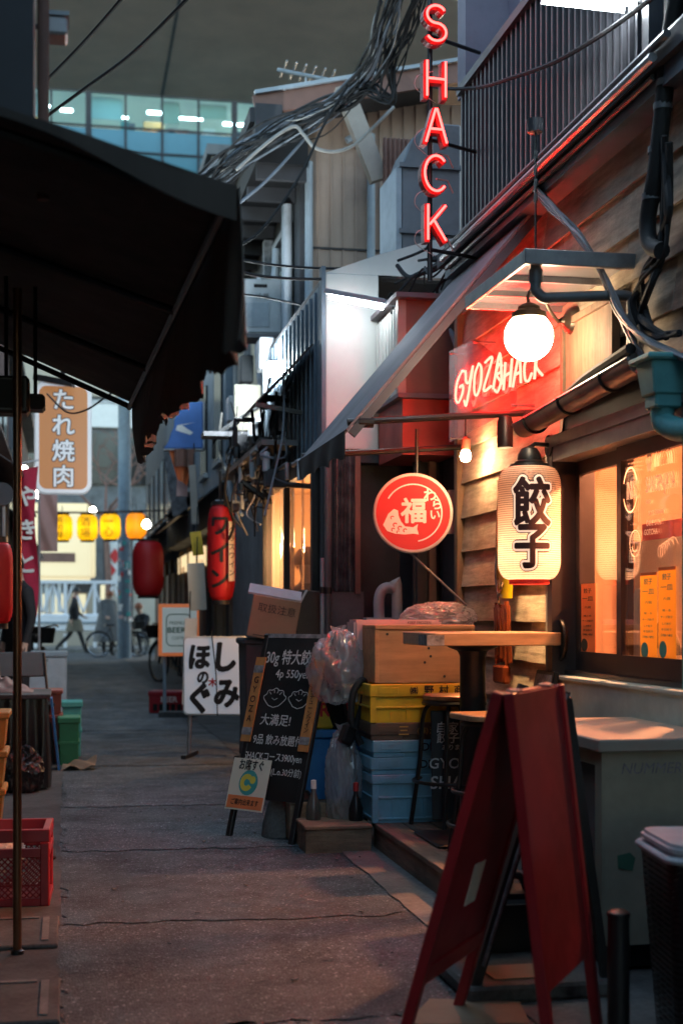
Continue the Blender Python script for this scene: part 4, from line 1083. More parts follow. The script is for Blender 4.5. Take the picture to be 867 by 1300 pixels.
for ch, x, z, s_ in (('わ', 0.42, 0.45, .34), ('ら', 0.60, 0.22, .30), ('い', 0.55, -0.05, .28)): write(mb, ch, rad * s_, (rad * x, FY, rad * z), bold=0.03)
fish = [(-.75, -.30), (-.62, -.02), (-.48, .10), (-.38, .06), (-.36, -.08), (-.30, -.22), (-.2, -.34), (.0, -.36), (.12, -.28), (.1, -.4), (.14, -.54), (.0, -.52), (-.2, -.54), (-.45, -.52), (-.65, -.45)]
mb.add([(x * rad, FY, z * rad) for x, z in fish], [tuple(range(len(fish)))])
mb.build('emblem', 'print_white', t, local=True)
mb = MB()
for x, z, s_ in ((-.52, -.12, .05), (-.45, -.3, .06), (-.33, -.38, .06), (-.2, -.44, .055), (-.5, -.42, .05), (-.38, -.48, .04)):
    face_arc(mb, s_ * rad * 0.5, s_ * rad, 20, 250, (x * rad, z * rad), 8, FY - 0.001)
mb.build('scale_mark', 'sign_red', t, local=True)
MB().tube([(0.1 * rad, 0.02, rad * 0.98), (0.1 * rad, 0.02, rad + 0.25)], 0.009, 8).build('hanger', 'black_metal', t, local=True)
MB().tube([(-0.02, 0.02, -rad * 0.96), (0.30, 0.02, -rad - 0.29)], 0.007, 6).build('stay_rod', 'galvanised', t, local=True)
# ---------------- glossy yellow wall figure behind the lantern
c = at_x(644, 760, XW - 0.06)
t = thing('yellow_wall_figure', 'glossy yellow moulded figure above copper red strips on the boards', 'ornament', (XW - 0.05, c.y, c.z))
k = px(c.y, 1)
def fig(a, b):
    zz = (a * 150 - 75) * k; wdt = 34 * k * (0.55 + 0.45 * math.sin(a * 2.6 + 0.3)); th = R(180 * b)
    return (-0.012 - 0.035 * math.sin(th), wdt * math.cos(th) + 6 * k * math.sin(a * 3), zz + 75 * k)
MB().sheet(fig, 20, 10).build('body', 'glossy_yellow', t, local=True, smooth=True)
mb = MB(); mb.tube(spline([(-0.05, 0.045, 0.09), (-0.055, 0.01, 0.03), (-0.055, -0.03, 0.04), (-0.05, -0.05, 0.08)]), 0.008, 8); mb.tube(spline([(-0.035, 0.075, 0.25), (-0.05, 0.06, 0.12), (-0.04, 0.045, 0.0), (-0.04, 0.06, -0.05)]), 0.008, 8); mb.build('foil_trim', 'silver_foil', t, local=True, smooth=True)
for i in range(11):
    y_ = (i - 5) * 0.021; z1 = -0.03 + random.uniform(-0.02, 0.02); z0 = -0.30 + random.uniform(-0.05, 0.02)
    MB().tube([(-0.03 + random.uniform(-0.01, 0.01), y_, z0), (-0.04, y_ * 0.95, z1)], 0.012, 6).build('strip', 'glossy_copper', t, local=True, smooth=True)
MB().span((-0.06, -0.09, -0.42), (-0.02, 0.09, -0.33)).build('base_block', 'glossy_copper', t, local=True, bevel=0.01)
# oval mirror edge by the window jamb
c = at_x(714, 812, XW - 0.03)
t = thing('round_plate', 'dark rimmed round plate fixed beside the window jamb', 'plate', c)
MB().lathe([(0, -0.01), (0.07, -0.012), (0.085, -0.02), (0.09, -0.012), (0.085, 0.0)], 28, (0, 0, 0), Euler((0, R(90), 0))).build('plate', 'dark_bronze', t, local=True, smooth=True).scale = (1, 0.9, 1.05)
t = thing('menu_frame', 'small dark framed menu board leaning on the boards behind the red stand', 'menu board', at_x(690, 880, XW - 0.12))
MB().box((0, 0, 0), (0.025, 0.24, 0.20), Euler((0, R(12), 0))).build('frame', 'black_paint', t, local=True, bevel=0.004)
MB().box((-0.016, 0, 0.0), (0.004, 0.21, 0.17), Euler((0, R(12), 0))).build('card', 'worn_edge', t, local=True)

# ================================================================== deck, table, stools
t = thing('wooden_deck', 'low weathered plank deck in front of the wood clad wall', 'deck', (1.85, 6.1, 0))
DX0, DX1, DY0, DY1 = 1.47, 2.17, 5.32, 7.7
n = 5; wd = (DX1 - DX0) / n
for i in range(n):
    MB().span((DX0 + i * wd + 0.003, DY0, 0.105), (DX0 + (i + 1) * wd - 0.003, DY1 if i else 6.85, 0.130 + random.uniform(-0.002, 0.002))).build('plank', 'deck_wood', t, bevel=0.003)
MB().span((DX0 + 0.012, DY0 + 0.01, 0.0), (DX0 + 0.035, 6.84, 0.104)).build('fascia_board', 'deck_wood', t)
MB().span((DX0 + 0.036, DY0 + 0.01, 0.0), (DX1, DY0 + 0.035, 0.104)).build('end_board', 'deck_wood', t)
# standing table
t = thing('standing_table', 'wood topped standing table on a black post on the deck', 'table', (1.80, 6.2, 0.13))
MB().prism(rrect(0.62, 0.50, 0.05), (1.835, 6.2, 1.012), (1, 0, 0), (0, 1, 0), (0, 0, 0.058)).build('tabletop', 'table_wood', t, bevel=0.004)
e = at_y(545, 812, 5.95); MB().span((1.523, 5.948, 1.014), (1.60, 6.1, 1.060)).build('edge_tape', 'worn_edge', t)
MB().lathe([(0.058, 0.145), (0.058, 0.96), (0.07, 0.985), (0.11, 1.0), (0.12, 1.012)], 20, (1.80, 6.2, 0)).build('post', 'black_metal', t, smooth=True, ang=40)
MB().span((1.58, 5.98, 0.131), (2.02, 6.42, 0.146)).build('base_plate', 'black_metal', t, bevel=0.006)
# stools
def stool(loc, rz, label, hz, rings, slat=False):
    t = thing('bar_stool', label, 'stool', loc, rz)
    if slat:
        MB().prism(rrect(0.34, 0.30, 0.05), (0, 0, hz - 0.025), (1, 0, 0), (0, 1, 0), (0, 0, 0.025)).build('seat', 'table_wood', t, local=True, bevel=0.004)
    else:
        MB().lathe([(0, hz), (0.145, hz), (0.152, hz - 0.006), (0.152, hz - 0.022), (0.145, hz - 0.026), (0, hz - 0.026)], 32).build('seat', 'table_wood', t, local=True, smooth=True, ang=30)
    MB().lathe([(0.155, hz - 0.05), (0.157, hz - 0.04), (0.150, hz - 0.027), (0.10, hz - 0.027)], 32).build('seat_rim', 'black_metal', t, local=True, smooth=True)
    for a in (45, 135, 225, 315):
        c, s_ = math.cos(R(a)), math.sin(R(a))
        MB().tube(spline([(0.05 * c, 0.05 * s_, hz - 0.04), (0.12 * c, 0.12 * s_, hz - 0.05), (0.155 * c, 0.155 * s_, hz - 0.12), (0.17 * c, 0.17 * s_, hz * 0.5), (0.215 * c, 0.215 * s_, 0.0)], 5), 0.011, 8).build('leg', 'black_metal', t, local=True, smooth=True)
    for z in rings:
        r_ = 0.17 + 0.045 * max(0, (1 - z / (hz * 0.5))) + 0.012
        MB().tube([(r_ * math.cos(R(a)), r_ * math.sin(R(a)), z) for a in range(0, 360, 12)], 0.009, 8, closed=True).build('foot_ring', 'black_metal', t, local=True, smooth=True)
    return t
stool((1.83, 6.62, 0.13), 0.3, 'round wood seat stool behind the post of the standing table', 0.635, (0.22,))
stool((1.79, 5.80, 0.13), 0.15, 'black tube stool with square wood seat beside the red stand', 0.60, (0.13, 0.27), True)
# small chalk menu propped against the crates
c = at_y(572, 945, 6.55)
t = thing('chalk_menu_board', 'small black menu board lettered GYOZA SHACK leaning on blue crates', 'menu board', (c.x + 0.08, 6.55, 0.13), R(-8))
tl = Euler((R(-8), 0, 0))
MB().box((0, 0.0, 0.30), (0.34, 0.018, 0.52), tl).build('panel', 'chalkboard', t, local=True, bevel=0.003)
ey = (0, math.sin(R(8)), math.cos(R(8)))
def bp(x, z): return Vector((x, 0.0 + math.tan(R(8)) * (z - 0.30) - 0.012, z))
for s_, x, z, h_ in (('自家', -0.09, 0.48, .055), ('餃子', -0.09, 0.43, .055), ('あります', -0.06, 0.385, .03), ('GYOZA', -0.06, 0.31, .07), ('SHACK', -0.04, 0.22, .085)):
    mb = MB(); write(mb, s_, h_, bp(x, z), (1, 0, 0), ey, 0.012, shear=0.1); mb.build('chalk_lettering', 'chalk', t, local=True)

# ================================================================== crates
def fold_crate(name, label, x0, y0, z0, w_, d_, h_, m, rim=0.045, text=None, tm='ink_black', tsize=0.04, mid=False):
    t = thing(name, label, 'crate', (x0 + w_ / 2, y0 + d_ / 2, z0))
    mb = MB(); a = (-w_ / 2, -d_ / 2); th = 0.012
    i = 0.012
    mb.span((-w_/2 + i, -d_/2 + i, 0.0), (w_/2 - i, -d_/2 + i + th, h_ - rim)); mb.span((-w_/2 + i, d_/2 - i - th, 0.0), (w_/2 - i, d_/2 - i, h_ - rim))
    mb.span((-w_/2 + i, -d_/2 + i + th, 0.0), (-w_/2 + i + th, d_/2 - i - th, h_ - rim)); mb.span((w_/2 - i - th, -d_/2 + i + th, 0.0), (w_/2 - i, d_/2 - i - th, h_ - rim))
    mb.span((-w_/2 + i + th, -d_/2 + i + th, 0.0), (w_/2 - i - th, d_/2 - i - th, 0.012))
    t_b = mb.build('tub', m, t, local=True)
    mb = MB()
    for yy in (-d_/2, d_/2 - 0.02): mb.span((-w_/2, yy, h_ - rim), (w_/2, yy + 0.02, h_))
    for xx in (-w_/2, w_/2 - 0.02): mb.span((xx, -d_/2 + 0.0205, h_ - rim), (xx + 0.02, d_/2 - 0.0205, h_ - 0.001))
    mb.build('rim', m, t, local=True, bevel=0.004)
    if h_ > 0.12:
        mb = MB()
        for z in ([h_ * 0.36] if not mid else [h_ * 0.5, h_ * 0.06]):
            mb.span((-w_/2 + 0.004, -d_/2 + 0.004, z), (w_/2 - 0.004, -d_/2 + i + 0.001, z + 0.012))
            mb.span((-w_/2 + 0.004, -d_/2 + i + 0.002, z), (-w_/2 + i + 0.001, d_/2 - 0.01, z + 0.012))
        for xx in (-w_/2 + 0.003, w_/2 - 0.035): mb.span((xx, -d_/2 + 0.003, 0.0), (xx + 0.032, -d_/2 + i + 0.002, h_ - rim - 0.001))
        mb.build('rib', m, t, local=True, bevel=0.003)
        for q_ in (-.30, -.15, 0, .15, .30): MB().span((q_ * w_ - .006, -d_/2 + .005, .014), (q_ * w_ + .006, -d_/2 + i - .0005, h_ * (.34 if not mid else .48))).build('upright_rib', m, t, local=True)
    else:
        mb = MB(); mb.span((-w_/2 + 0.004, -d_/2 + 0.004, 0.0), (-w_/2 + 0.16, -d_/2 + i, h_ - rim - 0.002)); mb.build('rib', m, t, local=True, bevel=0.003)
    for xx in (-w_ * 0.33, w_ * 0.33): MB().span((xx - 0.05, -d_/2 - 0.003, h_ - rim * 0.75), (xx + 0.05, -d_/2 - 0.0005, h_ - rim * 0.25)).build('hinge_tab', m, t, local=True, bevel=0.001)
    if text:
        for s_, x, z, hh in text:
            mb = MB(); write(mb, s_, hh, (x, -d_/2 - 0.0045, z), bold=0.02); mb.build('lettering', tm, t, local=True)
    return t
CX, CYF, W_, D_ = 1.455, 6.76, 0.53, 0.37
fold_crate('plastic_crate', 'tall pale blue folding crate at the bottom of the stack', CX, CYF, 0.131, W_, D_, 0.235, 'plastic_blue', mid=True)
fold_crate('plastic_crate', 'folded pale blue crate lying on the tall blue crate', CX - 0.004, CYF + 0.004, 0.367, W_, D_, 0.083, 'plastic_blue', 0.06, [('DD', 0.02, 0.05, .055), ('Pius', 0.11, 0.045, .03)], 'navy_panel')
fold_crate('plastic_crate', 'folded pale blue crate just under the brown crate', CX + 0.004, CYF, 0.451, W_, D_, 0.083, 'plastic_blue', 0.06, [('DD', 0.02, 0.05, .055), ('Pius', 0.11, 0.045, .03)], 'navy_panel')
mat('print_gold', (0.55, 0.32, 0.08), 0.6, var=0.05)
fold_crate('plastic_crate', 'folded brown crate lettered (株)まつの under the yellow crate', CX - 0.006, CYF + 0.003, 0.535, W_, D_, 0.085, 'plastic_brown', 0.06, [('(株)', -0.005, 0.045, .035), ('まつの', 0.10, 0.047, .05), ('三', -0.10, 0.047, .055)], 'print_gold')
fold_crate('plastic_crate', 'bright yellow folding crate lettered (株)野村 on top of the brown crate', CX - 0.012, CYF - 0.006, 0.621, W_ + 0.01, D_, 0.188, 'plastic_yellow', 0.062, [('㈱', -0.05, 0.157, .04), ('野', 0.025, 0.157, .05), ('村', 0.10, 0.157, .05), ('商', 0.175, 0.157, .05)])
# wooden box tipped on the yellow crate, open face to the front
t = thing('wooden_box', 'plain pine box set on its side on the yellow crate', 'box', (1.735, 6.95, 0.812))
w_, h_ = 0.50, 0.285
MB().span((-w_/2, -0.13, 0), (w_/2, -0.12, h_ - 0.006)).build('front_board', 'box_wood', t, local=True)
mb = MB(); mb.span((-w_/2 - 0.004, -0.14, h_ - 0.022), (w_/2 + 0.004, 0.16, h_)); mb.build('top_board', 'box_wood', t, local=True, bevel=0.003)
for x in (-w_/2 - 0.004, w_/2 - 0.016): MB().span((x, -0.138, 0), (x + 0.02, 0.16, h_ - 0.022)).build('side_board', 'box_wood', t, local=True, bevel=0.002)
mb = MB()
for x, z in ((0.02, .17), (0.03, .13), (0.0, .10), (0.10, .03), (-.19, .24)): mb.lathe([(0, 0.002), (0.006, 0.002), (0.007, 0)], 8, (x, -0.13, z), Euler((R(90), 0, 0)))
mb.build('knot', 'print_dark', t, local=True)
t = thing('foam_box', 'pale pink foam box with thin print behind the pine box', 'box', (1.70, 7.12, 0.812))
MB().span((-0.26, -0.005, 0), (0.20, 0.20, 0.31)).build('tub', 'foam_pink', t, local=True, bevel=0.012, seg=2)
mb = MB(); write(mb, 'KEEP FROZEN', 0.02, (0.08, -0.008, 0.295)); mb.build('print', 'print_dark', t, local=True)
# plastic bags
def blob_bag(name, label, loc, r, m, seed, squash=(1, 1, 1), n=64, knot=True):
    rnd = random.Random(seed); t = thing(name, label, 'bag', loc)
    ph = [rnd.uniform(0, 6.3) for _ in range(8)]
    def f(a, b):
        th, fi = a * 2 * math.pi, (b - 0.5) * math.pi
        d = Vector((math.cos(fi) * math.cos(th), math.cos(fi) * math.sin(th), math.sin(fi)))
        q = d * 1.7 + Vector((seed, seed * .7, 0))
        k = r * (1 + 0.28 * noise.noise(q) + 0.16 * (0.5 - abs(noise.noise(q * 2.3))) + 0.10 * (0.4 - abs(noise.noise(q * 5.1))) + 0.05 * (0.4 - abs(noise.noise(q * 11))))
        return (k * d.x * squash[0], k * d.y * squash[1], (max(d.z, -0.72) * k + 0.72 * r) * squash[2])
    MB().sheet(f, n * 2, n).build('bag_body', m, t, local=True, smooth=True, ang=42)
    if knot:
        zt = r * 1.72 * squash[2]
        MB().sheet(lambda a, b: (0.03 * math.cos(a * 6.3) * (0.3 + b) + 0.01 * math.sin(a * 20), 0.03 * math.sin(a * 6.3) * (0.3 + b), zt - 0.03 + 0.06 * b + 0.01 * math.sin(a * 15)), 14, 4).build('knot', m, t, local=True, smooth=True)
    return t
blob_bag('plastic_bag', 'crumpled white plastic bag stuffed beside the pine box', (1.36, 7.15, 0.72), 0.17, 'polybag', 3, (0.8, 0.8, 1.15))
blob_bag('plastic_bag', 'pale blue plastic bag lying on the pine box', (1.92, 7.25, 1.08), 0.12, 'polybag', 5, (1.5, 0.8, 0.6), knot=False)
blob_bag('plastic_bag', 'torn clear bag hanging low beside the blue crates', (1.36, 7.0, 0.10), 0.16, 'polybag', 9, (0.55, 0.55, 1.7))
t = thing('beer_crate', 'yellow beer crate with red letters RIN behind the bags', 'crate', (1.33, 7.45, 0.55))
mb = MB(); mb.span((-0.16, -0.12, 0), (0.20, 0.14, 0.22)); mb.build('tub', 'plastic_yellow', t, local=True, bevel=0.01)
mb = MB(); write(mb, 'KIRIN', 0.10, (0.0, -0.123, 0.10), bold=0.03); mb.build('lettering', 'print_red', t, local=True)
t = thing('plastic_crate', 'dark blue crate under the yellow beer crate', 'crate', (1.33, 7.45, 0.0))
mb = MB(); mb.span((-0.17, -0.13, 0), (0.21, 0.15, 0.5)); mb.span((-0.185, -0.145, 0.5), (0.225, 0.165, 0.545)); mb.build('tub', 'tarp_blue', t, local=True, bevel=0.008)
t = thing('black_hose', 'black rubber hose looped beside the yellow crate', 'hose', (1.42, 7.0, 0.5))
mb = MB(); mb.tube(spline([(0.02, -0.05, 0.0), (-0.03, -0.06, 0.12), (-0.02, -0.06, 0.26), (0.03, -0.05, 0.32), (0.05, 0.0, 0.25), (0.02, 0.05, 0.1), (-0.04, 0.05, -0.02)], 6), 0.018, 10); mb.build('loop', 'rubber', t, local=True, smooth=True)
mb = MB(); mb.box((-0.05, -0.06, 0.05), (0.07, 0.06, 0.10), Euler((0, 0.4, 0.3))); mb.build('nozzle', 'plastic_black', t, local=True, bevel=0.012)
# wooden step with bottles
t = thing('wooden_step', 'small worn wooden step box beside the deck', 'step', (1.285, 6.86, 0))
MB().span((-0.165, -0.14, 0.112), (0.165, 0.16, 0.132)).build('tread', 'step_wood', t, local=True, bevel=0.004)
MB().span((-0.16, -0.13, 0.0), (0.16, -0.11, 0.111)).build('riser', 'step_wood', t, local=True)
for x in (-0.16, 0.145): MB().span((x, -0.109, 0.0), (x + 0.015, 0.155, 0.111)).build('side_board', 'step_wood', t, local=True)
t = thing('plank_offcut', 'pale plank lying behind the step box', 'plank', (1.30, 7.14, 0.006))
MB().span((-0.2, -0.07, 0), (0.12, 0.07, 0.19)).build('board', 'step_wood', t, local=True, bevel=0.004)
def small_bottle(loc, label, cap, glass, hs=1.0):
    t = thing('sauce_bottle', label, 'bottle', loc)
    MB().lathe([(r * hs, z * hs) for r, z in [(0, 0), (0.035, 0), (0.037, 0.01), (0.036, 0.06), (0.022, 0.10), (0.012, 0.13), (0.012, 0.155), (0, 0.155)]], 16).build('glass', glass, t, local=True, smooth=True)
    MB().lathe([(r * hs, z * hs) for r, z in [(0.014, 0.145), (0.014, 0.185), (0, 0.188)]], 12).build('cap', cap, t, local=True, smooth=True)
small_bottle((1.40, 6.88, 0.132), 'dark sauce bottle with red cap standing on the step', 'print_red', 'plastic_black')
small_bottle((1.20, 6.95, 0.132), 'pale glass bottle standing on the step behind the board leg', 'white_paint', 'bottle_glass', 1.05)

# ================================================================== chalk sandwich board
fl, fr_ = Vector((0.809, 7.345, 0)), Vector((1.102, 6.982, 0))
c0 = (fl + fr_) / 2; ang = math.atan2(fr_.y - fl.y, fr_.x - fl.x); BW = (fr_ - fl).length
t = thing('chalk_sandwich_board', 'black chalk sandwich board listing gyoza prices beside the step', 'sandwich board', c0, ang)
HT, LEAN = 1.045, 0.30
la = math.atan2(LEAN, HT)
ey = Vector((0, math.sin(la), math.cos(la))); nn = Vector((0, -math.cos(la), math.sin(la)))
def P(x, h): return Vector((x, 0, 0)) + ey * h
Ls = HT / math.cos(la)
def slab(mb, x0, x1, h0, h1, d0, d1, back=False):
    vs = []
    for dd in (d0, d1):
        for x, h_ in ((x0, h0), (x1, h0), (x1, h1), (x0, h1)):
            p = P(x, h_) + nn * dd
            if back: p = Vector((p.x, 2 * LEAN - p.y, p.z))
            vs.append(p)
    mb.add(vs, [(0, 1, 2, 3), (7, 6, 5, 4), (0, 4, 5, 1), (1, 5, 6, 2), (2, 6, 7, 3), (3, 7, 4, 0)])
w2 = BW / 2
mb = MB(); slab(mb, -w2 + 0.012, w2 - 0.012, 0.21, Ls - 0.01, -0.012, 0.004); mb.build('front_panel', 'chalkboard', t, local=True)
mb = MB(); slab(mb, -w2 + 0.012, w2 - 0.012, 0.12, Ls - 0.01, -0.012, 0.004, True); mb.build('back_panel', 'black_paint', t, local=True)
for bk in (False, True):
    for x in (-w2, w2 - 0.03):
        mb = MB(); slab(mb, x, x + 0.03, 0.0, Ls, -0.018, 0.008, bk); mb.build('leg', 'black_paint', t, local=True, bevel=0.002)
mb = MB(); slab(mb, -w2 + 0.031, w2 - 0.031, Ls - 0.022, Ls, -0.016, 0.007); mb.build('top_rail', 'worn_edge', t, local=True)
def bprint(mb, items, d=0.0055, **k):
    for it in items:
        s_, x, h_, sz = it[:4]; kw = dict(it[4]) if len(it) > 4 else {}
        write(mb, s_, sz, P(x, h_) + nn * d, (1, 0, 0), ey, **{**dict(bold=0.006), **kw})
for it_ in [('30g 特大餃子', 0.0, 0.955, .085, dict(fit=0.38, bold=.012)), ('4p 550yen', 0.02, 0.865, .062, dict(fit=.24)),
            ('大満足!', -0.04, 0.625, .065, dict(fit=.21, bold=.01)), ('9品 飲み放題付', 0.0, 0.52, .058, dict(fit=.34, bold=.01)),
            ('SHACKコース3900yen', -0.01, 0.425, .052, dict(fit=.40, bold=.008)), ('2時間(L.o.30分前)', 0.05, 0.355, .045, dict(fit=.31))]:
    mb = MB(); bprint(mb, [it_]); mb.build('chalk_line', 'chalk', t, local=True)
# chalk drawings of two dumplings
def stroke(mb, pts, wdt=0.004):
    for a, b in zip(pts[:-1], pts[1:]):
        a2, b2 = Vector((a[0], a[1])), Vector((b[0], b[1])); dd = (b2 - a2)
        if dd.length < 1e-6: continue
        dd.normalize(); n2 = Vector((-dd.y, dd.x)) * wdt / 2
        mb.add([P(p[0], p[1]) + nn * 0.0055 for p in (a2 - n2, b2 - n2, b2 + n2, a2 + n2)], [(0, 1, 2, 3)])
for cx_, cz_, s_ in ((-0.075, 0.735, 0.075), (0.095, 0.735, 0.07)):
    mb = MB(); pts = [(cx_ + s_ * (1 + 0.07 * math.sin(9 * R(a))) * math.cos(R(a)), cz_ + s_ * 0.72 * (1 + 0.08 * math.sin(9 * R(a))) * math.sin(R(a))) for a in range(-10, 191, 6)]
    stroke(mb, pts); stroke(mb, [pts[-1], (cx_ - s_ * 0.5, cz_ - 0.035), (cx_, cz_ - 0.045), (cx_ + s_ * 0.5, cz_ - 0.035), pts[0]])
    for a in (50, 75, 100, 130): stroke(mb, [(cx_ + s_ * 0.9 * math.cos(R(a)), cz_ + s_ * 0.65 * math.sin(R(a))), (cx_ + s_ * 0.6 * math.cos(R(a)), cz_ + s_ * 0.42 * math.sin(R(a)))])
    stroke(mb, [(cx_ - 0.02, cz_ + 0.005), (cx_, cz_ - 0.005), (cx_ + 0.02, cz_ + 0.005)], 0.003)
    mb.build('chalk_dumpling', 'chalk', t, local=True)
for x, txt, h0, h1, nm in ((-w2 + 0.016, 'GYOZA', 0.50, 0.955, 'strip'), (w2 - 0.040, 'トヨダチューンワイン', 0.47, 0.95, 'strip')):
    mb = MB(); slab(mb, x - 0.034, x + 0.034, h0, h1, 0.009, 0.016); s_ = mb.build('wood_strip', 'orange_wood', t, local=True)
    for hh in (h0 + 0.035, h1 - 0.085):
        mb = MB(); slab(mb, x - 0.035, x + 0.035, hh, hh + 0.04, 0.0165, 0.0175); mb.build('tape', 'worn_edge', s_, local=True)
    mb = MB(); n_ = len(txt); stp = 0.052 if n_ < 8 else 0.029
    for i, ch in enumerate(txt): write(mb, ch, 0.05 if n_ < 8 else 0.034, P(x, (h0 + h1) / 2 - 0.0 + ((n_ - 1) / 2 - i) * stp) + nn * 0.0185, (1, 0, 0), ey, 0.01)
    mb.build('strip_lettering', 'ink_black', s_, local=True)
mb = MB(); slab(mb, -w2 - 0.03, w2 - 0.25 + 0.02, 0.14, 0.41, 0.018, 0.020); ps = mb.build('poster', 'paper_cream', t, local=True)
pcx = -w2 - 0.03 + (BW - 0.20) / 2
mb = MB(); slab(mb, -w2 - 0.022, w2 - 0.238, 0.148, 0.215, 0.0205, 0.0212); mb.build('poster_band', 'print_orange', ps, local=True)
for it_ in (('お席すぐ', pcx, 0.378, .06, dict(fit=.17, bold=.02)), ('ご案内出来ます', pcx, 0.182, .035, dict(fit=.19, bold=.015))):
    mb = MB(); bprint(mb, [it_], 0.0216); mb.build('poster_lettering', 'ink_black', ps, local=True)
def disc(mb, cx_, ch_, r0, r1, a0, a1, d, sx=1.0):
    n_ = 26; vs = []
    for i in range(n_ + 1):
        a = R(a0 + (a1 - a0) * i / n_)
        for r in (r0, r1): vs.append(P(cx_ + r * math.cos(a) * sx, ch_ + r * math.sin(a)) + nn * d)
    mb.add(vs, [(2 * i, 2 * i + 2, 2 * i + 3, 2 * i + 1) for i in range(n_)])
mb = MB(); disc(mb, pcx, 0.285, 0.0, 0.066, 0, 360, 0.0210); mb.build('poster_disc', 'print_teal', ps, local=True)
mb = MB(); disc(mb, pcx - 0.012, 0.285, 0.018, 0.045, 40, 330, 0.0216); disc(mb, pcx + 0.028, 0.30, 0.0, 0.02, 0, 360, 0.0216); mb.build('poster_figure', 'print_yellow', ps, local=True)
# weights that hold the board down
t2 = thing('sand_weight', 'grey cloth weight standing under the chalk sandwich board', 'weight', c0 + Vector((0.12, 0.12, 0.006)), ang)
MB().lathe([(0, 0), (0.09, 0), (0.085, 0.06), (0.055, 0.17), (0.03, 0.21), (0, 0.21)], 18).build('sack', 'concrete', t2, local=True, smooth=True)
t2 = thing('black_weight', 'black rounded weight standing under the chalk sandwich board', 'weight', c0 + Vector((0.24, 0.03, 0.006)), ang)
MB().lathe([(0, 0), (0.07, 0), (0.075, 0.1), (0.06, 0.2), (0.02, 0.24), (0, 0.24)], 18).build('canister', 'plastic_black', t2, local=True, smooth=True)

# ================================================================== red sandwich board, front right
N0, N1 = Vector((1.07, 3.42, 0.95)), Vector((1.36, 3.85, 0.95))      # ridge ends
rd = (N1 - N0); rd.z = 0; RL = rd.length; rd.normalize(); pd = Vector((-rd.y, rd.x, 0))   # pd points to the alley
t = thing('red_sandwich_board', 'tall dark red wooden sandwich board standing open by the counter', 'sandwich board', ((N0 + N1) / 2) * Vector((1, 1, 0)) if False else (1.215, 3.635, 0))
def redpanel(sign, spread, name):
    base = pd * sign * spread - Vector((0, 0, 0.95)); dn = base.normalized(); out = dn.cross(rd) * (1 if sign > 0 else -1)
    if out.dot(pd * sign) < 0: out = -out
    Lg = base.length
    def Q(s_, h_, o_): return N0 + rd * (RL * s_) + dn * h_ + out * o_
    def sl(mb, s0, s1, h0, h1, o0, o1):
        vs = [Q(s_, h_, o_) for o_ in (o0, o1) for s_, h_ in ((s0, h0), (s1, h0), (s1, h1), (s0, h1))]
        mb.add(vs, [(0, 1, 2, 3), (7, 6, 5, 4), (0, 4, 5, 1), (1, 5, 6, 2), (2, 6, 7, 3), (3, 7, 4, 0)])
    mb = MB(); sl(mb, 0.06, 0.94, 0.005, Lg - 0.20, 0.006, 0.020); pn = mb.build(name, 'red_paint', t)
    for s0, s1 in ((0.0, 0.062), (0.938, 1.0)):
        mb = MB(); sl(mb, s0, s1, 0.0, Lg, 0.0, 0.028); mb.build('leg', 'red_paint', t, bevel=0.003)
    mb = MB(); sl(mb, 0.063, 0.937, 0.0, 0.05, 0.0, 0.0055); mb.build('top_rail', 'red_paint', t)
    mb = MB(); sl(mb, 0.063, 0.937, Lg - 0.25, Lg - 0.20, 0.0, 0.0055); mb.build('bottom_rail', 'red_paint', t)
    return sl, Lg
sl, Lg = redpanel(1, 0.27, 'panel')
mb = MB(); sl(mb, 0.42, 0.60, Lg * 0.50, Lg * 0.62, 0.004, 0.0055); mb.build('paper_scrap', 'paper_cream', t)
sl, Lg = redpanel(-1, 0.11, 'panel')
for f_ in (.2, .8): MB().box(N0 + rd * (RL * f_) + Vector((0, 0, .004)), (.035, .035, .006), Euler((0, 0, math.atan2(rd.y, rd.x)))).build('hinge', 'galvanised', t)
# black folding board just behind it
t = thing('black_folding_board', 'black folding signboard with worn pale edges behind the red board', 'sandwich board', (1.32, 4.2, 0))
mb = MB(); mb.bar((1.165, 4.05, 0), (1.46, 4.05, 0.92), 0.03, 0.03, (0, 1, 0)); mb.build('leg', 'black_paint', t)
mb = MB(); mb.bar((1.165, 4.44, 0), (1.46, 4.44, 0.92), 0.03, 0.03, (0, 1, 0)); mb.build('leg', 'black_paint', t)
dv = Vector((0.295, 0, 0.92)).normalized(); up = Vector((-dv.z, 0, dv.x))
mb = MB(); mb.add([Vector((1.165, 0, 0)) + dv * h_ + up * o_ + Vector((0, y_, 0)) for o_ in (0.0, 0.012) for y_, h_ in ((4.07, 0.15), (4.42, 0.15), (4.42, 0.95), (4.07, 0.95))], [(0, 1, 2, 3), (7, 6, 5, 4), (0, 4, 5, 1), (1, 5, 6, 2), (2, 6, 7, 3), (3, 7, 4, 0)]); mb.build('panel', 'black_paint', t)
mb = MB(); mb.bar(Vector((1.165, 4.031, 0)) + dv * 0.12, Vector((1.165, 4.031, 0)) + dv * 0.96, 0.007, 0.022, (0, 1, 0)); mb.build('worn_edge_strip', 'worn_edge', t)
for y in (4.06, 4.43): MB().bar((1.47, y, 0.90), (1.60, y, 0.0), 0.026, 0.026, (0, 1, 0)).build('rear_leg', 'black_paint', t)

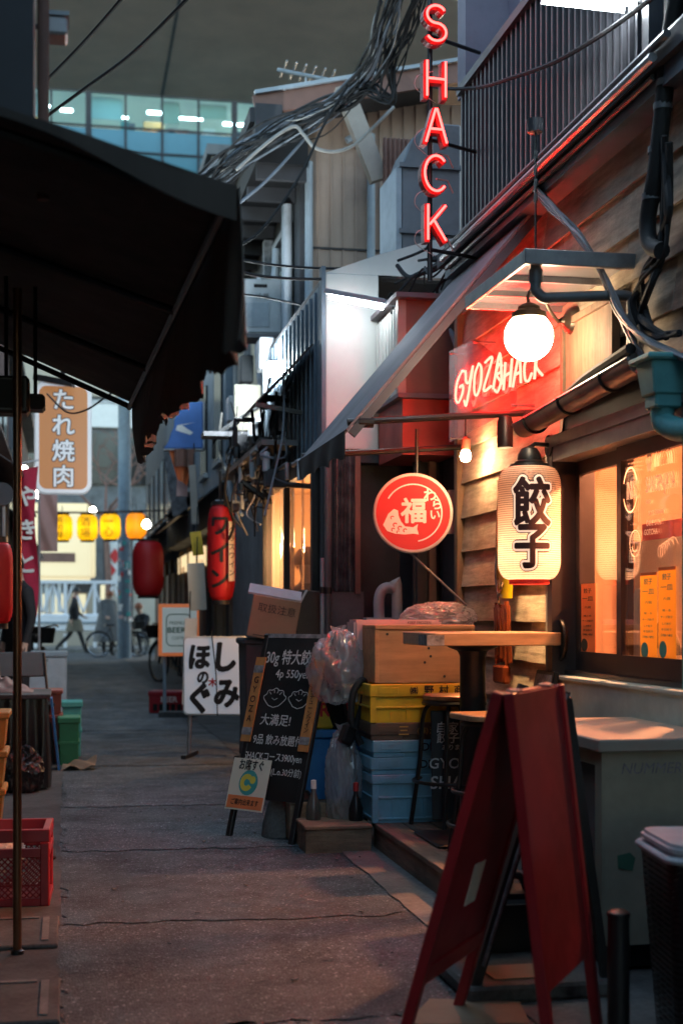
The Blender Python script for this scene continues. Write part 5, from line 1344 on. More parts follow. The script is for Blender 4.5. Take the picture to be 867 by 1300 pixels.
# ================================================================== counter box under the window
t = thing('window_counter', 'beige boxed counter with glazed front below the shop window', 'counter', (1.9, 5.0, 0))
KX, KY, KY1, KZ = 1.655, 4.245, 5.15, 0.755
MB().span((KX + 0.01, KY + 0.01, 0.10), (2.15, KY + 0.05, KZ - 0.041)).build('end_panel', 'cream_plaster', t)
MB().span((KX - 0.015, KY - 0.012, KZ - 0.04), (2.19, KY1, KZ)).build('top', 'counter_top', t, bevel=0.004)
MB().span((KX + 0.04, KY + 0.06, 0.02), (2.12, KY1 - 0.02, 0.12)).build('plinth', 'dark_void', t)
mb = MB(); mb.span((KX + 0.004, KY + 0.012, 0.12), (KX + 0.05, KY + 0.07, KZ - 0.042)); mb.build('corner_stile', 'cream_plaster', t)
for y0, y1 in ((KY + 0.07, KY + 0.42), (KY + 0.48, KY1 - 0.06)):
    f = MB(); f.span((KX + 0.012, y0, 0.19), (KX + 0.02, y1, KZ - 0.09)); f.build('glass_panel', 'dark_glass', t)
    MB().span((KX + 0.003, y0, 0.12), (KX + 0.045, y1, 0.185)).build('rail', 'cream_plaster', t); MB().span((KX + 0.006, y0, KZ - 0.088), (KX + 0.045, y1, KZ - 0.042)).build('rail', 'cream_plaster', t)
    f = MB(); f.span((KX - 0.002, y1, 0.12), (KX + 0.045, y1 + 0.055, KZ - 0.043)); f.build('stile', 'counter_top', t)
    f = MB(); f.span((KX - 0.004, y0, 0.186), (KX + 0.011, y1, 0.196)); f.build('sill_bead', 'galvanised', t)
mat('scribble', (0.22, 0.19, 0.21), 0.8, var=0.5, scale=40)
mb = MB(); write(mb, 'NUMMER.R,)', 0.05, (1.86, KY + 0.0085, 0.655), shear=0.2); mb.build('scribble', 'scribble', t)
MB().prism([(-.028, -.02), (.02, -.028), (.03, .012), (.012, .03), (-.03, .022)], at_y(795, 1095, KY + 0.009), (1, 0, 0), (0, 0, 1), (0, -0.002, 0)).build('green_tape', 'print_green', t)
# slab, canister, bollard, bin
t = thing('concrete_block', 'flat concrete slab with a metal plate by the foot of the black board', 'concrete slab', (1.45, 4.18, 0.006))
MB().span((-0.30, -0.17, 0), (0.20, 0.24, 0.05)).build('slab', 'concrete_dark', t, local=True, bevel=0.01)
MB().span((-0.2, -0.10, 0.051), (0.0, 0.06, 0.055)).build('metal_plate', 'cardboard', t, local=True)
MB().prism([(-.18, -.10), (.16, -.16), (.2, .06), (-.05, .14)], (1.10, 3.93, 0.012), (1, 0, 0), (0, 1, 0), (0, 0, 0.004)).build('flattened_card', 'cardboard')
o = bpy.data.objects['flattened_card']; tag(o, 'pale flattened card lying on the road by the red board', 'cardboard')
t = thing('jerry_can', 'black plastic canister with blue cap behind the black board', 'canister', (1.42, 4.52, 0.006))
MB().span((-0.11, -0.10, 0), (0.13, 0.14, 0.23)).build('body', 'plastic_black', t, local=True, bevel=0.03, seg=3, smooth=True)
MB().tube(spline([(-0.06, 0, 0.225), (-0.04, 0, 0.27), (0.05, 0, 0.275), (0.08, 0, 0.225)], 5), 0.013, 8).build('handle', 'plastic_black', t, local=True, smooth=True)
MB().lathe([(0.028, 0), (0.028, 0.03), (0, 0.032)], 14, (-0.07, -0.06, 0.23)).build('cap', 'tarp_blue', t, local=True, smooth=True)
blob_bag('rubbish_bag', 'black crumpled rubbish bag pushed under the counter edge', (1.60, 4.75, 0.006), 0.13, 'plastic_black', 21, (0.8, 1.2, 1.0))
t = thing('short_bollard', 'short black round bollard with a flat cap by the counter', 'bollard', (1.45, 3.60, 0.006))
MB().lathe([(0.0, 0), (0.030, 0), (0.029, 0.335), (0.0, 0.335)], 20).build('post', 'plastic_black', t, local=True, smooth=True, ang=30)
MB().lathe([(0.031, 0.335), (0.031, 0.345), (0.018, 0.352), (0, 0.352)], 20).build('cap', 'black_metal', t, local=True, smooth=True, ang=30)
t = thing('ribbed_bin', 'dark ribbed tapered bin with a pale lid beside the counter', 'bin', (1.72, 3.56, 0.006), R(-8))
mb = MB(); NRB = 30
for k in range(NRB):
    z0, z1 = 0.50 * k / NRB, 0.50 * (k + 0.62) / NRB
    for (za, zb, g) in ((z0, z1, 0.0), (z1, 0.50 * (k + 1) / NRB, -0.006)):
        sa, sb = 0.285 + 0.07 * za / 0.5 + g * 2, 0.285 + 0.07 * zb / 0.5 + g * 2
        pa, pb = rrect(sa, sa, 0.05, 4), rrect(sb, sb, 0.05, 4); n_ = len(pa)
        mb.add([(p[0], p[1], za) for p in pa] + [(p[0], p[1], zb) for p in pb], [(i, (i + 1) % n_, (i + 1) % n_ + n_, i + n_) for i in range(n_)])
mb.build('basket', 'plastic_black', t, local=True)
MB().prism(rrect(0.385, 0.385, 0.06), (0, 0, 0.50), (1, 0, 0), (0, 1, 0), (0, 0, 0.018)).build('rim', 'lid_white', t, local=True, bevel=0.006)
MB().prism(rrect(0.36, 0.36, 0.06), (0, 0, 0.519), (1, 0, 0), (0, 1, 0), (0, 0, 0.03)).build('lid', 'lid_white', t, local=True, bevel=0.01, seg=2)
MB().prism(rrect(0.26, 0.26, 0.05), (0, 0, 0.004), (1, 0, 0), (0, 1, 0), (0, 0, 0.02)).build('base', 'plastic_black', t, local=True)

# ================================================================== low building beyond the gyoza shop
b2 = thing('patched_tin_building', 'low patched tin building with white lit panel and dark doorway', 'building', (2.2, 10.4, 0))
BY = 8.9
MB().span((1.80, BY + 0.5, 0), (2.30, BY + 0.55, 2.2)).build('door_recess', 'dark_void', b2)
MB().span((2.29, 7.82, 0), (2.40, BY + 0.5, 3.2)).build('return_wall', 'dark_wall', b2)
MB().span((1.80, BY, 2.12), (2.32, BY + 0.5, 2.22)).build('door_lintel', 'dark_wall', b2)
for (u, w_) in ((530, .03), (545, .045), (561, .03), (575, .04)):
    x = at_y(u, 700, BY - 0.35).x; MB().span((x, BY - 0.35, 0), (x + w_, BY - 0.30, 2.1)).build('door_post', 'brown_sheet' if w_ > .03 else 'dark_wall', b2)
MB().span((2.12, BY - 0.29, 0), (2.285, BY - 0.26, 2.1)).build('side_panel', 'dark_wall', b2)
# corrugated strip beside the door
mb = MB(); x0, x1 = 1.665, 1.80
mb.sheet(lambda a, b: (x0 + (x1 - x0) * a, BY - 0.02 + 0.008 * math.sin(a * 34), 1.30 + 0.9 * b), 40, 1); mb.build('corrugated_strip', 'rust_tin', b2, smooth=True)
MB().span((1.80, BY - 0.03, 1.28), (1.835, BY + 0.04, 2.2)).build('door_jamb', 'brown_sheet', b2)
MB().span((1.64, BY - 0.01, 0), (1.86, BY + 0.05, 1.295)).build('base_wall', 'grey_wall', b2)
MB().span((1.60, BY + 0.01, 1.296), (1.80, BY + 0.12, 2.2)).build('strip_backing', 'dark_wall', b2)
# white lit panel and sloping white hood above it
MB().span((1.612, BY - 0.02, 2.20), (1.955, BY + 0.04, 3.32)).build('white_panel', 'white_sheet', b2, bevel=0.006)
MB().span((1.585, BY - 0.03, 2.15), (1.610, BY + 0.06, 3.36)).build('panel_edge', 'tin_blue', b2)
mb = MB(); mb.prism([(1.612, 3.321), (2.75, 3.321), (2.75, 3.62), (2.3, 3.56), (1.95, 3.45)], (0, BY - 0.015, 0), (1, 0, 0), (0, 0, 1), (0, 0.02, 0)); mb.build('hood_sheet', 'white_sheet', b2)
mb = MB(); mb.add([(1.62, BY + 0.01, 3.33), (2.3, BY + 0.01, 3.56), (2.3, 10.4, 3.56), (1.62, 10.4, 3.33)], [(0, 1, 2, 3)]); mb.build('hood_top', 'hood_grey', b2, solid=0.01)
MB().span((1.62, BY + 0.06, 2.22), (1.68, 12.0, 3.30)).build('tin_wall', 'tin_blue', b2)
for i in range(16): MB().span((1.606, 9.1 + i * 0.18, 2.24), (1.619, 9.12 + i * 0.18, 3.28)).build('seam_rib', 'tin_blue', b2)
MB().span((1.62, BY + 0.07, 3.30), (2.9, 12.0, 3.324)).build('roof', 'roof_dark', b2)
# oriel bay; the neon's red light is put into the lower sheet's colour
MB().span((1.955, 8.22, 2.46), (2.285, BY - 0.03, 3.02)).build('bay_upper', 'brown_sheet', b2)
MB().span((1.955, 8.22, 2.10), (2.285, BY - 0.03, 2.43)).build('bay_lower', 'red_lit_sheet', b2)
MB().span((1.915, 8.17, 2.431), (2.29, BY - 0.03, 2.459)).build('bay_sill', 'awning_violet', b2, bevel=0.003)
MB().span((1.90, 8.15, 3.021), (2.29, BY - 0.03, 3.05)).build('bay_roof', 'awning_violet', b2)
bw = MB().span((1.945, 8.26, 2.465), (1.9545, BY - 0.04, 3.0)).build('slat_window', 'dark_void', b2)
for i in range(8): MB().span((1.932, 8.27 + i * 0.076, 2.47), (1.944, 8.27 + i * 0.076 + 0.045, 2.99)).build('slat', 'white_sheet', bw)
MB().span((1.925, 8.215, 2.461), (1.975, 8.262, 3.018)).build('bay_corner', 'counter_top', b2)
# grey duct on the roof
mb = MB(); pr = [(0, 0), (0.42, 0), (0.42, 0.92), (0.20, 0.92), (0.07, 0.80), (0, 0.62)]
mb.prism(pr, (2.24, 9.45, 3.60), (1, 0, 0), (0, 0, 1), (0, 0.5, 0)); dct = mb.build('roof_duct', 'hood_grey', b2, bevel=0.01)
for z in (3.75, 4.2): MB().span((2.22, 9.42, z), (2.68, 9.449, z + 0.03)).build('duct_flange', 'hood_grey', dct)
MB().span((2.20, 9.44, 3.6), (2.238, 9.95, 4.2)).build('duct_side', 'pvc_pale', dct)
# fluorescent fitting in front of the white panel
t = thing('strip_light', 'cold strip light on a bracket in front of the white panel', 'lamp', (1.75, 8.5, 3.0))
a, b = at_y(414, 374, 8.62), at_y(490, 388, 8.42)
MB().bar(a + Vector((0, 0, 0.022)), b + Vector((0, 0, 0.022)), 0.07, 0.03).build('housing', 'pvc_pale', t, bevel=0.004)
MB().tube([a + Vector((0.02, 0.0, -0.012)), b + Vector((-0.02, 0.0, -0.012))], 0.013, 10).build('tube', 'tube_mid', t, smooth=True)
MB().tube(spline([b + Vector((0, 0, 0.02)), at_y(520, 388, 8.35), at_y(545, 398, 8.3), at_y(566, 412, 8.25), at_y(580, 440, 8.2), at_y(583, 470, 8.2)], 5), 0.018, 8).build('conduit', 'pvc_pale', t, smooth=True)
mb = MB(); mb.tube(spline([b, b + Vector((0.02, -0.03, 0.07)), b + Vector((0.05, 0, 0.03)), b + Vector((0.03, 0, -0.05)), b + Vector((0.07, 0, 0.06))], 5), 0.006, 6); mb.build('loose_wire', 'cable_black', t, smooth=True)
# vinyl screened bar front along the alley
mat('bar_wall', (0.50, 0.27, 0.13), 0.7, var=0.2, scale=2)
MB().span((2.6, 9.1, 0), (2.65, 11.9, 2.2)).build('bar_back_wall', 'bar_wall', b2)
MB().span((1.66, 9.1, 2.16), (2.6, 11.9, 2.21)).build('bar_ceiling', 'bar_wall', b2)
MB().span((1.66, 11.85, 0), (2.6, 11.9, 2.16)).build('bar_wall', 'bar_wall', b2)
MB().span((1.66, 9.05, 0), (2.6, 9.1, 2.16)).build('bar_wall', 'dark_wall', b2)
MB().sheet(lambda a, b: (1.60 + 0.022 * math.sin(a * 30) + 0.012 * math.sin(a * 71 + 1), 9.22 + 2.3 * a, 0.15 + 1.95 * b), 120, 4).build('vinyl_curtain', 'vinyl', b2, smooth=True)
for y in (9.16, 10.35, 11.5): MB().span((1.57, y, 0), (1.64, y + 0.06, 2.2)).build('bar_post', 'black_paint', b2)
MB().span((1.575, 9.1, 2.11), (1.63, 11.9, 2.19)).build('bar_beam', 'black_paint', b2)
MB().tube([at_y(322, 612, 11.0), at_y(400, 618, 9.3)], 0.02, 8).build('curtain_rail', 'black_metal', b2, smooth=True)
t = thing('bar_pendant', 'small amber pendant lamp glowing behind the vinyl curtain', 'lamp', (1.95, 10.9, 1.75))
MB().lathe([(0, -0.06), (0.045, -0.045), (0.06, 0), (0.045, 0.05), (0.015, 0.08), (0, 0.08)], 16).build('bulb', 'bulb_glow', t, local=True, smooth=True)
MB().tube([(0, 0, 0.07), (0, 0, 0.41)], 0.005, 6).build('cord', 'cable_black', t, local=True)
lamp('bulb_light', t, (1.95, 10.9, 1.66), 15, (1.0, 0.55, 0.24), 0.06)
t = thing('wall_poster', 'plain salmon pink poster plate beside the round red sign', 'poster', at_y(576, 650, 8.0))
MB().box((0, 0, 0), (px(8, 17), 0.012, px(8, 58))).build('plate', 'foam_pink', t, local=True, bevel=0.002)
MB().tube([(0, 0.01, 0), (0.06, 0.25, 0)], 0.008, 6).build('bracket', 'black_metal', t, local=True)
# meters and pipes by the door
t = thing('gas_meter', 'white gas meter with an elbow pipe beside the dark doorway', 'meter', (1.93, 8.75, 0))
MB().span((-0.11, -0.06, 0.9), (0.10, 0.08, 1.13)).build('case', 'ac_white', t, local=True, bevel=0.02, seg=2)
MB().tube(spline([(0.0, 0, 1.12), (0, 0, 1.25), (0.03, 0, 1.31), (0.09, 0, 1.31), (0.115, 0, 1.25), (0.115, 0, 0.0)], 5), 0.035, 12).build('elbow_pipe', 'lid_white', t, local=True, smooth=True)
MB().tube([(-0.06, 0.02, 0), (-0.06, 0.02, 0.9)], 0.02, 8).build('riser', 'lid_white', t, local=True)
# grey downpipes beside the corrugated strip
for i, (u, r_, y) in enumerate(((416, 0.022, 8.85), (409, 0.012, 8.7))):
    p = at_y(u, 700, y); t = thing('downpipe', ('dark grey downpipe beside the corrugated strip', 'thin pale conduit standing before the dark downpipe')[i], 'downpipe', (p.x, y, 0))
    MB().tube([(0, 0, 0), (0, 0, 2.3 if i == 0 else 1.5)], r_, 10).build('pipe', 'pvc_grey' if i == 0 else 'pvc_pale', t, local=True, smooth=True)
    for z in (0.6, 1.3): MB().lathe([(r_ * 1.3, -0.02), (r_ * 1.3, 0.02)], 10, (0, 0, z)).build('clip', 'black_metal', t, local=True)
# mesh tin canopy, lamp and clutter along the tin wall
t = thing('tin_lean_to', 'grey tin lean to roof fixed on the blue tin wall', 'canopy', (1.5, 10.2, 2.6))
mb = MB(); mb.add([(1.60, 9.3, 2.95), (1.60, 11.2, 2.95), (1.28, 11.2, 2.62), (1.28, 9.75, 2.62)], [(0, 1, 2, 3)]); mb.build('sheet', 'rust_tin', t, solid=0.012)
MB().bar((1.28, 9.75, 2.60), (1.60, 9.75, 2.55), 0.03, 0.03).build('bracket', 'black_metal', t)
t = thing('strip_light', 'dazzling bare strip light above the tangle of pipes', 'lamp', (1.45, 10.6, 2.96))
a, b = at_y(340, 468, 11.2), at_y(376, 462, 10.6)
MB().bar(a + Vector((0, 0, 0.03)), b + Vector((0, 0, 0.03)), 0.07, 0.025).build('housing', 'white_paint', t)
MB().box((a + b) / 2 + Vector((-.02, -.06, -.03)), (.20, .03, .13), Euler((R(-20), 0, R(-20)))).build('flood_glass', 'tube_cold', t, bevel=.006)
MB().tube([a, b], 0.03, 12).build('tube', 'tube_cold', t, smooth=True)
lamp('tube_light', t, (a + b) / 2 + Vector((-0.10, -0.06, -0.05)), 60, (0.85, 0.96, 1.0), 0.08)
p = at_y(322, 518, 12.3)
t = thing('blank_sign_panel', 'blank cream sign panel lit from above over a pipe shelf', 'sign', p)
MB().box((0, 0, 0), (0.34, 0.06, 0.40)).build('panel', 'paper_cream', t, local=True, bevel=0.008)
MB().box((0.0, -0.04, -0.25), (0.9, 0.25, 0.04)).build('shelf', 'rail_metal', t, local=True)
MB().tube([(-0.3, -0.06, -0.22), (0.35, -0.06, 0.22)], 0.02, 6).build('brace', 'worn_edge', t, local=True)
t = thing('pipe_tangle', 'tangle of pale pipes and valves below the cream sign panel', 'pipes', (1.5, 11.9, 2.2))
rnd = random.Random(4)
def spot_on(lo=1.95, hi=2.75): return Vector((rnd.uniform(1.30, 1.58), rnd.uniform(9.7, 12.6), rnd.uniform(lo, hi)))
for i in range(40):
    a = spot_on(); ax = rnd.choice((0, 1, 1, 2)); d = Vector((0, 0, 0)); d[ax] = rnd.choice((-1, 1)) * rnd.uniform(.12, .5) * (.5 if ax == 0 else 1)
    b = a + d; b.z = max(2.12, min(2.9, b.z)); c = Vector((b.x, b.y, max(2.05, b.z - rnd.uniform(.06, .2))))
    MB().tube([a, b, b.lerp(c, .3), c], rnd.uniform(0.010, 0.028), 7).build('pipe', rnd.choice(['pvc_pale', 'lid_white', 'pvc_grey', 'black_metal', 'black_metal', 'rubber']), t, smooth=True)
for i in range(12):
    MB().box(spot_on(2.0, 2.6), (rnd.uniform(.07, .16), rnd.uniform(.1, .25), rnd.uniform(.07, .22))).build('junction_box', rnd.choice(['black_metal', 'pvc_grey', 'dark_wall', 'rubber']), t, bevel=0.01)
for i in range(26):
    a = spot_on(2.35, 3.0); b = spot_on(1.7, 2.5); b.y = a.y + rnd.uniform(-.8, .8)
    MB().tube(spline([a, a.lerp(b, .3) + Vector((rnd.uniform(-.1, .05), 0, -0.12)), a.lerp(b, .7) + Vector((rnd.uniform(-.1, .05), 0, -0.08)), b], 5), rnd.choice((.006, .008, .011)), 6).build('wire', rnd.choice(['cable_white', 'cable_black', 'cable_black', 'cable_grey']), t, smooth=True)
MB().span((1.34, 9.9, 2.34), (1.60, 12.6, 2.38)).build('shelf', 'rail_metal', t)

# ================================================================== tan clad house with tiled eave
b3 = thing('tan_clad_house', 'two storey house clad in tan ribbed sheet with dark eaves', 'building', (2.6, 14.5, 0))
MB().span((1.98, 12.02, 0), (5.0, 17.2, 5.2)).build('wall', 'grey_wall', b3)
x0 = 1.985
mb = MB(); mb.span((x0, 12.0, 2.5), (3.6, 12.018, 5.6)); mb.build('cladding', 'tan_sheet', b3)
for i in range(14):
    x = x0 + 0.02 + i * 0.107
    MB().span((x, 11.985, 2.5), (x + 0.014, 11.999, 4.28)).build('cladding_rib', 'tan_sheet', b3)
    MB().span((x, 11.985, 4.30), (x + 0.014, 11.999, 5.58)).build('cladding_rib', 'tan_sheet', b3)
MB().span((x0, 11.987, 4.281), (3.6, 11.999, 4.298)).build('flashing', 'roof_dark', b3)
MB().span((1.95, 11.97, 0.2), (2.0, 12.03, 5.3)).build('corner_trim', 'dark_wall', b3)
# roof: verge rising to the right, eave over the alley
e0, e1 = Vector((1.50, 11.55, 5.30)), Vector((3.6, 11.55, 5.78))
mb = MB(); mb.add([e0, e1, e1 + Vector((0, 6.2, 0)), e0 + Vector((0, 6.2, 0))], [(0, 1, 2, 3)]); mb.build('roof', 'roof_dark', b3, solid=0.06)
mb = MB(); mb.bar(e0 + Vector((0, -0.02, 0.0)), e1 + Vector((0, -0.02, 0.0)), 0.04, 0.16); mb.build('verge_board', 'brown_sheet', b3)
MB().bar(e0 + Vector((0, -0.05, 0.10)), e1 + Vector((0, -0.05, 0.10)), 0.05, 0.03).build('verge_cap', 'pvc_pale', b3)
MB().span((1.46, 11.5, 5.16), (1.54, 17.7, 5.28)).build('eave_gutter', 'dark_wall', b3)
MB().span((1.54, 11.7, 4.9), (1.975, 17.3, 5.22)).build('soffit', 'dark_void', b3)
for i in range(9): MB().span((1.55, 11.75 + i * 0.62, 4.78), (1.97, 11.81 + i * 0.62, 4.9)).build('rafter', 'dark_wall', b3)
MB().span((1.50, 11.45, 5.0), (1.72, 11.62, 5.30)).build('ridge_end_box', 'dark_wall', b3)
for u, va, vb, nm in ((392, 205, 470, 0), (471, 170, 330, 1)):
    a, b = at_y(u, va, 11.93), at_y(u, vb, 11.93)
    MB().tube([a, b], 0.035, 10).build('downpipe', 'pvc_pale', b3, smooth=True)
a = at_y(471, 172, 11.93); MB().tube([at_y(440, 178, 11.9), at_y(455, 170, 11.9), a], 0.03, 8).build('pipe_elbow', 'pvc_pale', b3, smooth=True)
MB().tube([at_y(385, 208, 11.9), at_y(345, 196, 12.6)], 0.035, 8).build('eave_pipe', 'pvc_grey', b3, smooth=True)
mb = MB(); mb.sheet(lambda a, b: (2.50 + 0.35 * a, 11.2 + 0.012 * math.sin(a * 60), 3.4 + 1.6 * b), 60, 1); mb.build('rust_sheet', 'brown_sheet', b3, smooth=True)
MB().box(at_y(455, 130, 11.3) + Vector((0.02, 0, -0.25)), (0.14, 0.1, 0.8), Euler((0, R(-22), 0))).build('brace_board', 'counter_top', b3)
# things on its alley face
for (y0, y1, z0, z1, m, nm) in ((12.6, 13.4, 3.2, 4.6, 'dark_glass', 'window'), (14.2, 15.4, 3.1, 4.5, 'dark_glass', 'window'), (15.7, 16.6, 3.0, 4.4, 'dark_glass', 'window')):
    wn = MB().span((1.945, y0, z0), (1.979, y1, z1)).build(nm, m, b3)
    for (a, b, c, d) in ((y0 - .05, y1 + .05, z0 - .06, z0), (y0 - .05, y1 + .05, z1, z1 + .06), (y0 - .05, y0, z0, z1), (y1, y1 + .05, z0, z1)):
        MB().span((1.92, a, c), (1.978, b, d)).build('window_frame', 'grey_frame', wn)
MB().span((1.88, 12.45, 3.4), (1.944, 12.56, 5.0)).build('shutter_box', 'pvc_pale', b3)
MB().span((1.86, 13.55, 3.0), (1.975, 13.66, 4.75)).build('shutter_board', 'worn_edge', b3)
MB().tube(spline([(1.9, 12.35, 4.75), (1.9, 12.33, 4.0), (1.88, 12.36, 3.3), (1.8, 12.5, 3.1)], 5), 0.035, 10).build('vent_pipe', 'lid_white', b3, smooth=True)
p = at_y(330, 392, 13.0)
t = thing('air_conditioner', 'white air conditioner outdoor unit bracketed high on the house wall', 'air conditioner', (p.x, p.y, p.z - 0.25), R(-5))
MB().span((-0.20, -0.12, 0), (0.20, 0.14, 0.5)).build('case', 'ac_white', t, local=True, bevel=0.015, seg=2)
MB().span((-0.15, -0.127, 0.06), (0.08, -0.121, 0.28)).build('grille', 'pvc_pale', t, local=True)
MB().span((-0.06, -0.128, 0.42), (0.06, -0.121, 0.45)).build('handle_slot', 'dark_void', t, local=True)
mb = MB(); write(mb, '冷暖', 0.06, (0.02, -0.129, 0.34)); mb.build('case_print', 'print_dark', t, local=True)
MB().span((-0.22, -0.14, -0.04), (0.3, 0.18, -0.005)).build('shelf_bracket', 'rail_metal', t, local=True)
for i, (u, v, y, m, lab) in enumerate(((372, 452, 11.6, 'lid_white', 'white meter box on the wall beside the dazzling strip light'), (312, 470, 13.4, 'pvc_grey', 'grey meter box on the wall under the air conditioner'), (296, 520, 14.6, 'ac_white', 'pale vent box on the wall behind the cream sign panel'))):
    p = at_y(u, v, y); p.x = min(p.x, 1.60 if y < 12 else 1.94)
    t = thing('meter_box', lab, 'meter box', p)
    MB().box((0, 0, 0), (.12, .22, .26)).build('case', m, t, local=True, bevel=.012)
    MB().lathe([(0, -.012), (.06, -.01), (.06, .0)], 14, (0, -.111, .04), Euler((R(90), 0, 0))).build('dial', 'dark_glass', t, local=True)
    MB().tube(spline([(0, 0, -.12), (0, 0, -.4), (-.05, .1, -.55), (0, .2, -.9)], 5), .022, 8).build('riser_pipe', 'lid_white', t, local=True, smooth=True)
for i, (y, lab) in enumerate(((12.9, 'pale corrugated drain hose down the house wall beside the shutter'), (14.0, 'second pale corrugated drain hose down the house wall'))):
    t = thing('drain_hose', lab, 'hose', (1.88, y, 2.3))
    MB().tube(spline([(0, 0, 2.2), (-.02, .02, 1.5), (.02, -.03, .8), (-.03, 0, .2), (.0, .1, 0)], 12), [.034 if k_ % 2 else .028 for k_ in range(49)], 8).build('hose', 'lid_white' if i else 'pvc_pale', t, local=True)
# antenna above the roof
p = at_y(400, 95, 14.0)
t = thing('roof_antenna', 'pale television antenna boom above the tiled roof', 'antenna', (p.x + 0.3, 14, 5.6))
a, b = at_y(352, 88, 14), at_y(432, 104, 14)
MB().tube([a, b], 0.022, 8).build('boom', 'pvc_pale', t, smooth=True)
for f in (0.1, 0.25, 0.4, 0.55, 0.7, 0.85): c = a.lerp(b, f); MB().tube([c + Vector((0, -0.22, 0.02)), c + Vector((0, 0.22, 0.02))], 0.008, 6).build('element', 'galvanised', t)
MB().tube(spline([a.lerp(b, .45), a.lerp(b, .45) + Vector((0.02, 0, -0.1)), a.lerp(b, .7) + Vector((0, 0, -0.1)), a.lerp(b, .72)], 4), 0.012, 6).build('clamp', 'galvanised', t, smooth=True)
MB().tube([b, b + Vector((0.06, 0, -0.4)), (b.x + 0.06, 14, 5.62)], 0.02, 6).build('mast', 'galvanised', t)

# ================================================================== farther shops on the right side
def far_shop(y0, y1, x, h, wallm, label, awz, awx, roofm='roof_dark', lit=None):
    t = thing('alley_shop', label, 'building', (x + 0.6, (y0 + y1) / 2, 0))
    MB().span((x, y0, 2.35), (x + 3, y1, h)).build('upper_wall', wallm, t)
    MB().span((x + 0.25, y0, 0), (x + 3, y1, 2.349)).build('shopfront', 'dark_wall', t)
    mb = MB(); mb.add([(x, y0 + .1, awz + .45), (x, y1 - .1, awz + .45), (awx, y1 - .1, awz), (awx, y0 + .1, awz)], [(0, 1, 2, 3)]); mb.build('tin_awning', roofm, t, solid=0.015)
    MB().span((x - .25, y0 - .1, h), (x + 3, y1 + .05, h + .12)).build('roof', 'roof_dark', t)
    n_ = max(1, int((y1 - y0) / 1.6))
    for i in range(n_):
        ya = y0 + .3 + i * (y1 - y0 - .3) / n_
        w_ = MB().span((x - .03, ya, 3.1), (x - 0.001, ya + .8, 4.3)).build('window', 'dark_glass', t)
        MB().span((x - .06, ya - .05, 3.03), (x - 0.002, ya + .85, 3.09)).build('window_sill', 'grey_frame', w_)
        MB().span((x + .2, ya, 0.02), (x + .249, ya + .75, 2.0)).build('door', 'timber' if i % 2 else 'brown_sheet', t)
        MB().span((x + .18, ya + .85, 0.0), (x + .248, ya + .95, 2.3)).build('door_post', 'timber', t)
    if lit:
        MB().span((x + .2, y0 + .2, 1.9), (x + .249, y1 - .2, 2.2)).build('lit_transom', lit, t)
    return t
glow('lit_paper', (1.0, 0.72, 0.38), 0.2, (0.6, 0.5, 0.35))
far_shop(17.3, 21.5, 1.90, 5.0, 'tin_blue', 'blue tin fronted shop with drooping awning beyond the tan house', 2.35, 1.30, 'rust_tin', 'lit_paper')
far_shop(21.6, 27.0, 1.85, 5.2, 'grey_wall', 'grey fronted shop behind the big red lantern', 2.55, 1.35, 'roof_dark', 'lit_paper')
far_shop(27.1, 36.0, 1.95, 5.6, 'dark_wall', 'dark fronted corner shop by the utility pole', 2.6, 1.5, 'roof_dark')
# loose boards and cloth hanging along the right side
for i, (u, v, w_, h_, y, m, lab) in enumerate(((223, 610, 20, 90, 17.6, 'rust_tin', 'dark tin sheet leaning under the blue sign'), (246, 628, 9, 75, 15.8, 'counter_top', 'narrow tan board hanging beside the wine lantern'), (232, 600, 14, 60, 16.4, 'foam_pink', 'faded pink banner strip below the blue sign'), (250, 690, 14, 30, 14.0, 'plastic_yellow', 'small yellow lantern shaped sign behind the wine lantern'), (250, 745, 22, 60, 13.5, 'paper_cream', 'pale paper notice hung by the wine lantern'), (241, 840, 16, 110, 13.3, 'white_paint', 'white slatted post standing behind the orange framed sign'))):
    p = at_y(u, v, y); t = thing('hanging_board', lab, 'board', p, R(-10))
    MB().box((0, 0, 0), (px(y, w_), 0.03, px(y, h_)), Euler((0, R(-8 + 5 * (i % 3)), 0))).build('board', m, t, local=True, bevel=0.004)
    MB().tube([(0, 0, px(y, h_) / 2 - .01), (0.0, 0.05, px(y, h_) / 2 + .25)], 0.006, 5).build('cord', 'cable_black', t, local=True)
# blue moulded sign with orange cloth
p = at_y(234, 541, 16.0); k = px(16.1, 1)
mat('sign_blue', (0.03, 0.13, 0.42), 0.4, var=0.1)
t = thing('blue_shaped_sign', 'blue light box sign with stepped bell outline under a white spot', 'sign', p, R(-10))
pr = [(-25, -29), (24, -29), (24, 30), (-2, 30), (-6, 18), (-12, 6), (-12, -2), (-16, -10), (-19, -20)]
mb = MB(); mb.prism([(x * k, z * k) for x, z in pr], (0, -0.07, 0), (1, 0, 0), (0, 0, 1), (0, 0.14, 0)); mb.build('box', 'sign_blue', t, local=True, bevel=0.012)
mb = MB(); mb.span((-25.5 * k, -0.076, -31 * k), (24.5 * k, 0.076, -29.2 * k)); mb.span((24.1 * k, -0.076, -29 * k), (26 * k, 0.076, 30 * k)); mb.build('frame', 'grey_frame', t, local=True)
mb = MB(); mb.prism([(-10 * k, -6 * k), (8 * k, -12 * k), (12 * k, -9 * k), (-2 * k, 0), (14 * k, 4 * k), (-8 * k, 0)], (0, -0.074, 0), (1, 0, 0), (0, 0, 1), (0, -0.002, 0)); mb.build('emblem', 'print_white', t, local=True)
p2 = at_y(227, 498, 15.9)
MB().lathe([(0, -0.04), (0.05, -0.03), (0.06, 0.02), (0, 0.05)], 12, WM[t.name].inverted() @ p2).build('spot_bulb', 'far_bulb', t, local=True, smooth=True)
